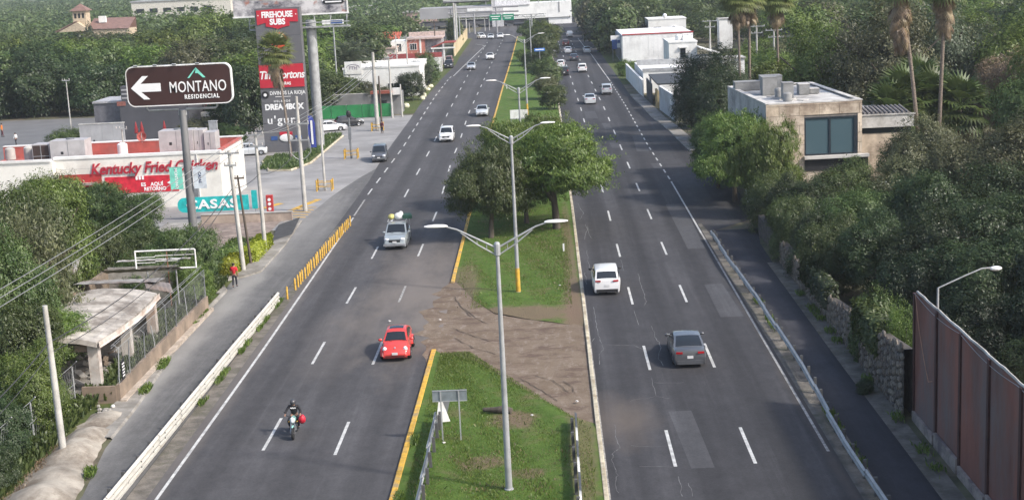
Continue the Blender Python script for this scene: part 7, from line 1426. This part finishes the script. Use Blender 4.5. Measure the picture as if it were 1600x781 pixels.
# belfry house
t = AT(126, 15, 410); o = thing('belfry_house', 'cream house with a square belfry and tiled pyramid roof rising over the woodland', 'building', (t.x, 410, 0)); TRC = mat('terracotta_tiles', (.2, .12, .1), .85, 0, .15, 1); CRM = mat('cream_belfry', (.48, .39, .28), .85)
z = t.z; MB().bb(-1.9, 1.9, -1.9, 1.9, 0, z-.4).build('tower', CRM, o); MB().add([(-2.6, -2.6, z-.4), (2.6, -2.6, z-.4), (2.6, 2.6, z-.4), (-2.6, 2.6, z-.4), (0, 0, z+1.6)], [(0, 1, 4), (1, 2, 4), (2, 3, 4), (3, 0, 4), (3, 2, 1, 0)]).build('tower_roof', TRC, o)
for x in (-1.1, 0, 1.1): MB().bb(x-.3, x+.3, -1.95, -1.901, z-2.4, z-1.1).build('arched_window', DARKP, o)
MB().prism_y([(-6, z-6), (-.2, z-3.4), (3.2, z-6)], -4, 4).build('gable', CRM, o); g = MB(); g.prism_y([(-6.4, z-6.1), (-.9, z-3.5), (-.6, z-3.2), (-6.6, z-5.8)], -4.3, 4.3); g.build('gable_roof', TRC, o)
MB().add([(2, -3, z-5.6), (14, -3, z-5.8), (14, 5, z-2.9), (2, 5, z-2.8)], [(0, 1, 2, 3)]).bb(2, 14, 4.9, 5.1, 0, z-3).build('long_roof', TRC, o); MB().bb(2, 14, -2.6, 4.8, 0, z-5.8).build('wing_wall', CRM, o); MB().bb(4.5, 6.5, 1, 2, z-4, z-2.2).build('chimney', WHITEW, o)
t = AT(255, 14, 640); o = thing('pale_far_building', 'very wide pale industrial building at the upper left skyline', 'building', (t.x, 640, 0)); MB().bb(-14, 30, 0, 20, 0, t.z+3.2).build('wall', mat('pale_industrial_wall', (.6, .57, .5), .9), o); MB().bb(-14.5, 30.5, -.4, 20.4, t.z+3.2, t.z+3.8).build('roof', LG, o)
for i in range(6): MB().bb(-12+6*i, -8.5+6*i, -.1, -.01, t.z-1.5, t.z+.3).build('window', GLASS, o)
for (px, py, Y, w_, h_, c, lb) in [(655, 20, 560, 12, 0, 'pink', 'pinkish flat-roofed house among the trees near the top'), (560, 12, 600, 14, 0, 'g', 'pale building peeking over the trees right of the billboard'), (475, 5, 700, 20, 0, 'g', 'distant grey roofs behind the billboard'), (920, 10, 760, 30, 0, 'w', 'white building far behind the overpass')]:
    t = AT(px, py, Y); o = thing('far_building', lb, 'building', (t.x, Y, 0)); m = {'pink': mat('pink_plaster', (.5, .36, .32), .9), 'g': LG, 'w': WHITEW}[c]; MB().bb(-w_/2, w_/2, 0, 10, 0, t.z).build('wall', m, o); MB().bb(-w_/2-.4, w_/2+.4, -.4, 10.4, t.z, t.z+.5).build('roof', CONCP, o)
    for i in range(4): MB().bb(-w_/2+1+i*w_/4, -w_/2+2.4+i*w_/4, -.06, -.01, t.z-2.6, t.z-1.2).build('window', GLASS, o)
# overpass, gantry
o = thing('overpass', 'white concrete overpass crossing the avenue at the top of the picture', 'bridge', (0, 500, 0)); OC = mat('overpass_white', (.82, .82, .8), .85, 0, .06, .2, dirt=(.5, .5, .49)); OG = mat('overpass_grey', (.3, .3, .31), .9, 0, .1, .2)
xl = AT(792, 15, 500).x; xr = AT(893, 15, 500).x; za = AT(850, 27, 500).z; zb = AT(850, 4, 500).z
MB().bb(xl-2, xr, 0, 14, za-.2, zb).build('deck', OC, o); MB().bb(xr-8, xr, .5, 13.5, 0, za-.21).build('abutment', OC, o); MB().bb(xl-30, xl-2.01, 0, 14, za+1, zb-.3).build('deck', OG, o); MB().bb(xl-30, xr, .8, 13, za-1.5, za-.22).build('girder', DG, o)
for x in (-38, -31, -24, -12, -2): MB().bb(x-1.1, x+1.1, 1.5, 12, 0, za-1.6).build('pier', OG, o)
MB().bb(-18, -14, -.3, 14, 0, zb+6).build('tower_block', mat('milky_pier', (.5, .5, .51), .8), o); MB().bb(xl-4, xl+8, -.4, -.01, zb-.5, zb+7).build('screen', mat('hazy_white_screen', (.75, .75, .77), .7), o)
for i in range(9): MB().bb(10-30+i*4.5, 10-30+i*4.5+.25, .2, .4, zb, zb+1.3).build('railing_post', GALV, o)
MB().bb(xl-2, xr, .2, .35, zb+1.2, zb+1.35).build('railing', GALV, o); MB().bb(xr-4.5, xr-4, -.1, 0, 4, zb).build('downpipe', OG, o)
o = thing('sign_gantry', 'overhead steel gantry carrying two green road signs over the left carriageway', 'road sign', (-14, 392, 0)); z = AT(790, 27, 392).z; GS = mat('green_sign', (.0, .22, .12), .4)
for (px0, px1) in ((765, 783), (785, 803)): a = AT(px0, 27, 392).x+14; b = AT(px1, 27, 392).x+14; MB().bb(a, b, -.3, -.2, z-.8, z+.8).build('green_panel', GS, o); MB().bb(a+.3, b-.3, -.33, -.301, z+.15, z+.35).build('white_line', TEXTW, o); MB().bb(a+.6, b-.8, -.33, -.301, z-.4, z-.2).build('white_line', TEXTW, o)
for zz in (z-.2, z+.4): MB().tube([(-9, 0, zz), (14, 0, zz)], .1, 6).build('truss_chord', GALV, o)
for i in range(15): MB().tube([(-9+i*1.55, 0, z-.2), (-9+i*1.55+.78, 0, z+.4), (-9+(i+1)*1.55, 0, z-.2)], .04, 4).build('truss_web', GALV, o)
for x in (-9, 10.5): MB().tube([(x, 0, 0), (x, 0, z+.5)], .2, 10).build('mast', GALV, o)
o = thing('roadside_billboard', 'dark-edged billboard cut by the top edge over the left carriageway', 'billboard', (AT(710, 2, 380).x, 380, 0)); z = AT(722, 3, 380).z; MB().bb(-3, 9, 0, .4, z, z+5).build('panel', GALV, o); MB().bb(-3, 9, -.05, -.01, z+.4, z+5).build('print', mat('white_poster', (.6, .6, .6), .7), o)
MB().tube([(0, .4, 0), (0, .4, z)], .45, 14).build('column', GALV, o, 50); MB().bb(-3.1, 9.1, -.1, .5, z-.3, z-.01).build('dark_edge', DARKP, o)
o = thing('toll_canopy', 'grey truss canopy above the far end of the left carriageway', 'structure', (-18, 455, 0)); z = AT(745, 12, 455).z
for zz in (z, z-1.5, z-2.8): MB().tube([(-12, 0, zz), (10, 0, zz-.2)], .3, 6).build('beam', OG, o)
for x in (-11, -4, 3): MB().tube([(x, 0, 0), (x, 0, z)], .3, 8).build('mast', OG, o)
MB().bb(-6, 2, -.4, -.31, z-1.2, z-.2).build('white_sign', WHITEM, o)
# ---- haze
hz = MB(); hz.bb(-1900, 1900, -75, 1600, -1, 46); o = hz.build('haze', [])
m = bpy.data.materials.new('haze_air'); m.use_nodes = True; nt = m.node_tree; nt.nodes.clear(); out = N(nt, 'ShaderNodeOutputMaterial'); v = N(nt, 'ShaderNodeVolumePrincipled'); v.inputs['Color'].default_value = (.86, .9, .95, 1); v.inputs['Density'].default_value = .0002; v.inputs['Anisotropy'].default_value = .2
nt.links.new(v.outputs[0], out.inputs['Volume']); o.data.materials.clear(); o.data.materials.append(m); o['kind'] = 'stuff'
SC.cycles.volume_step_rate = 4; SC.cycles.max_bounces = 6; SC.cycles.transparent_max_bounces = 4
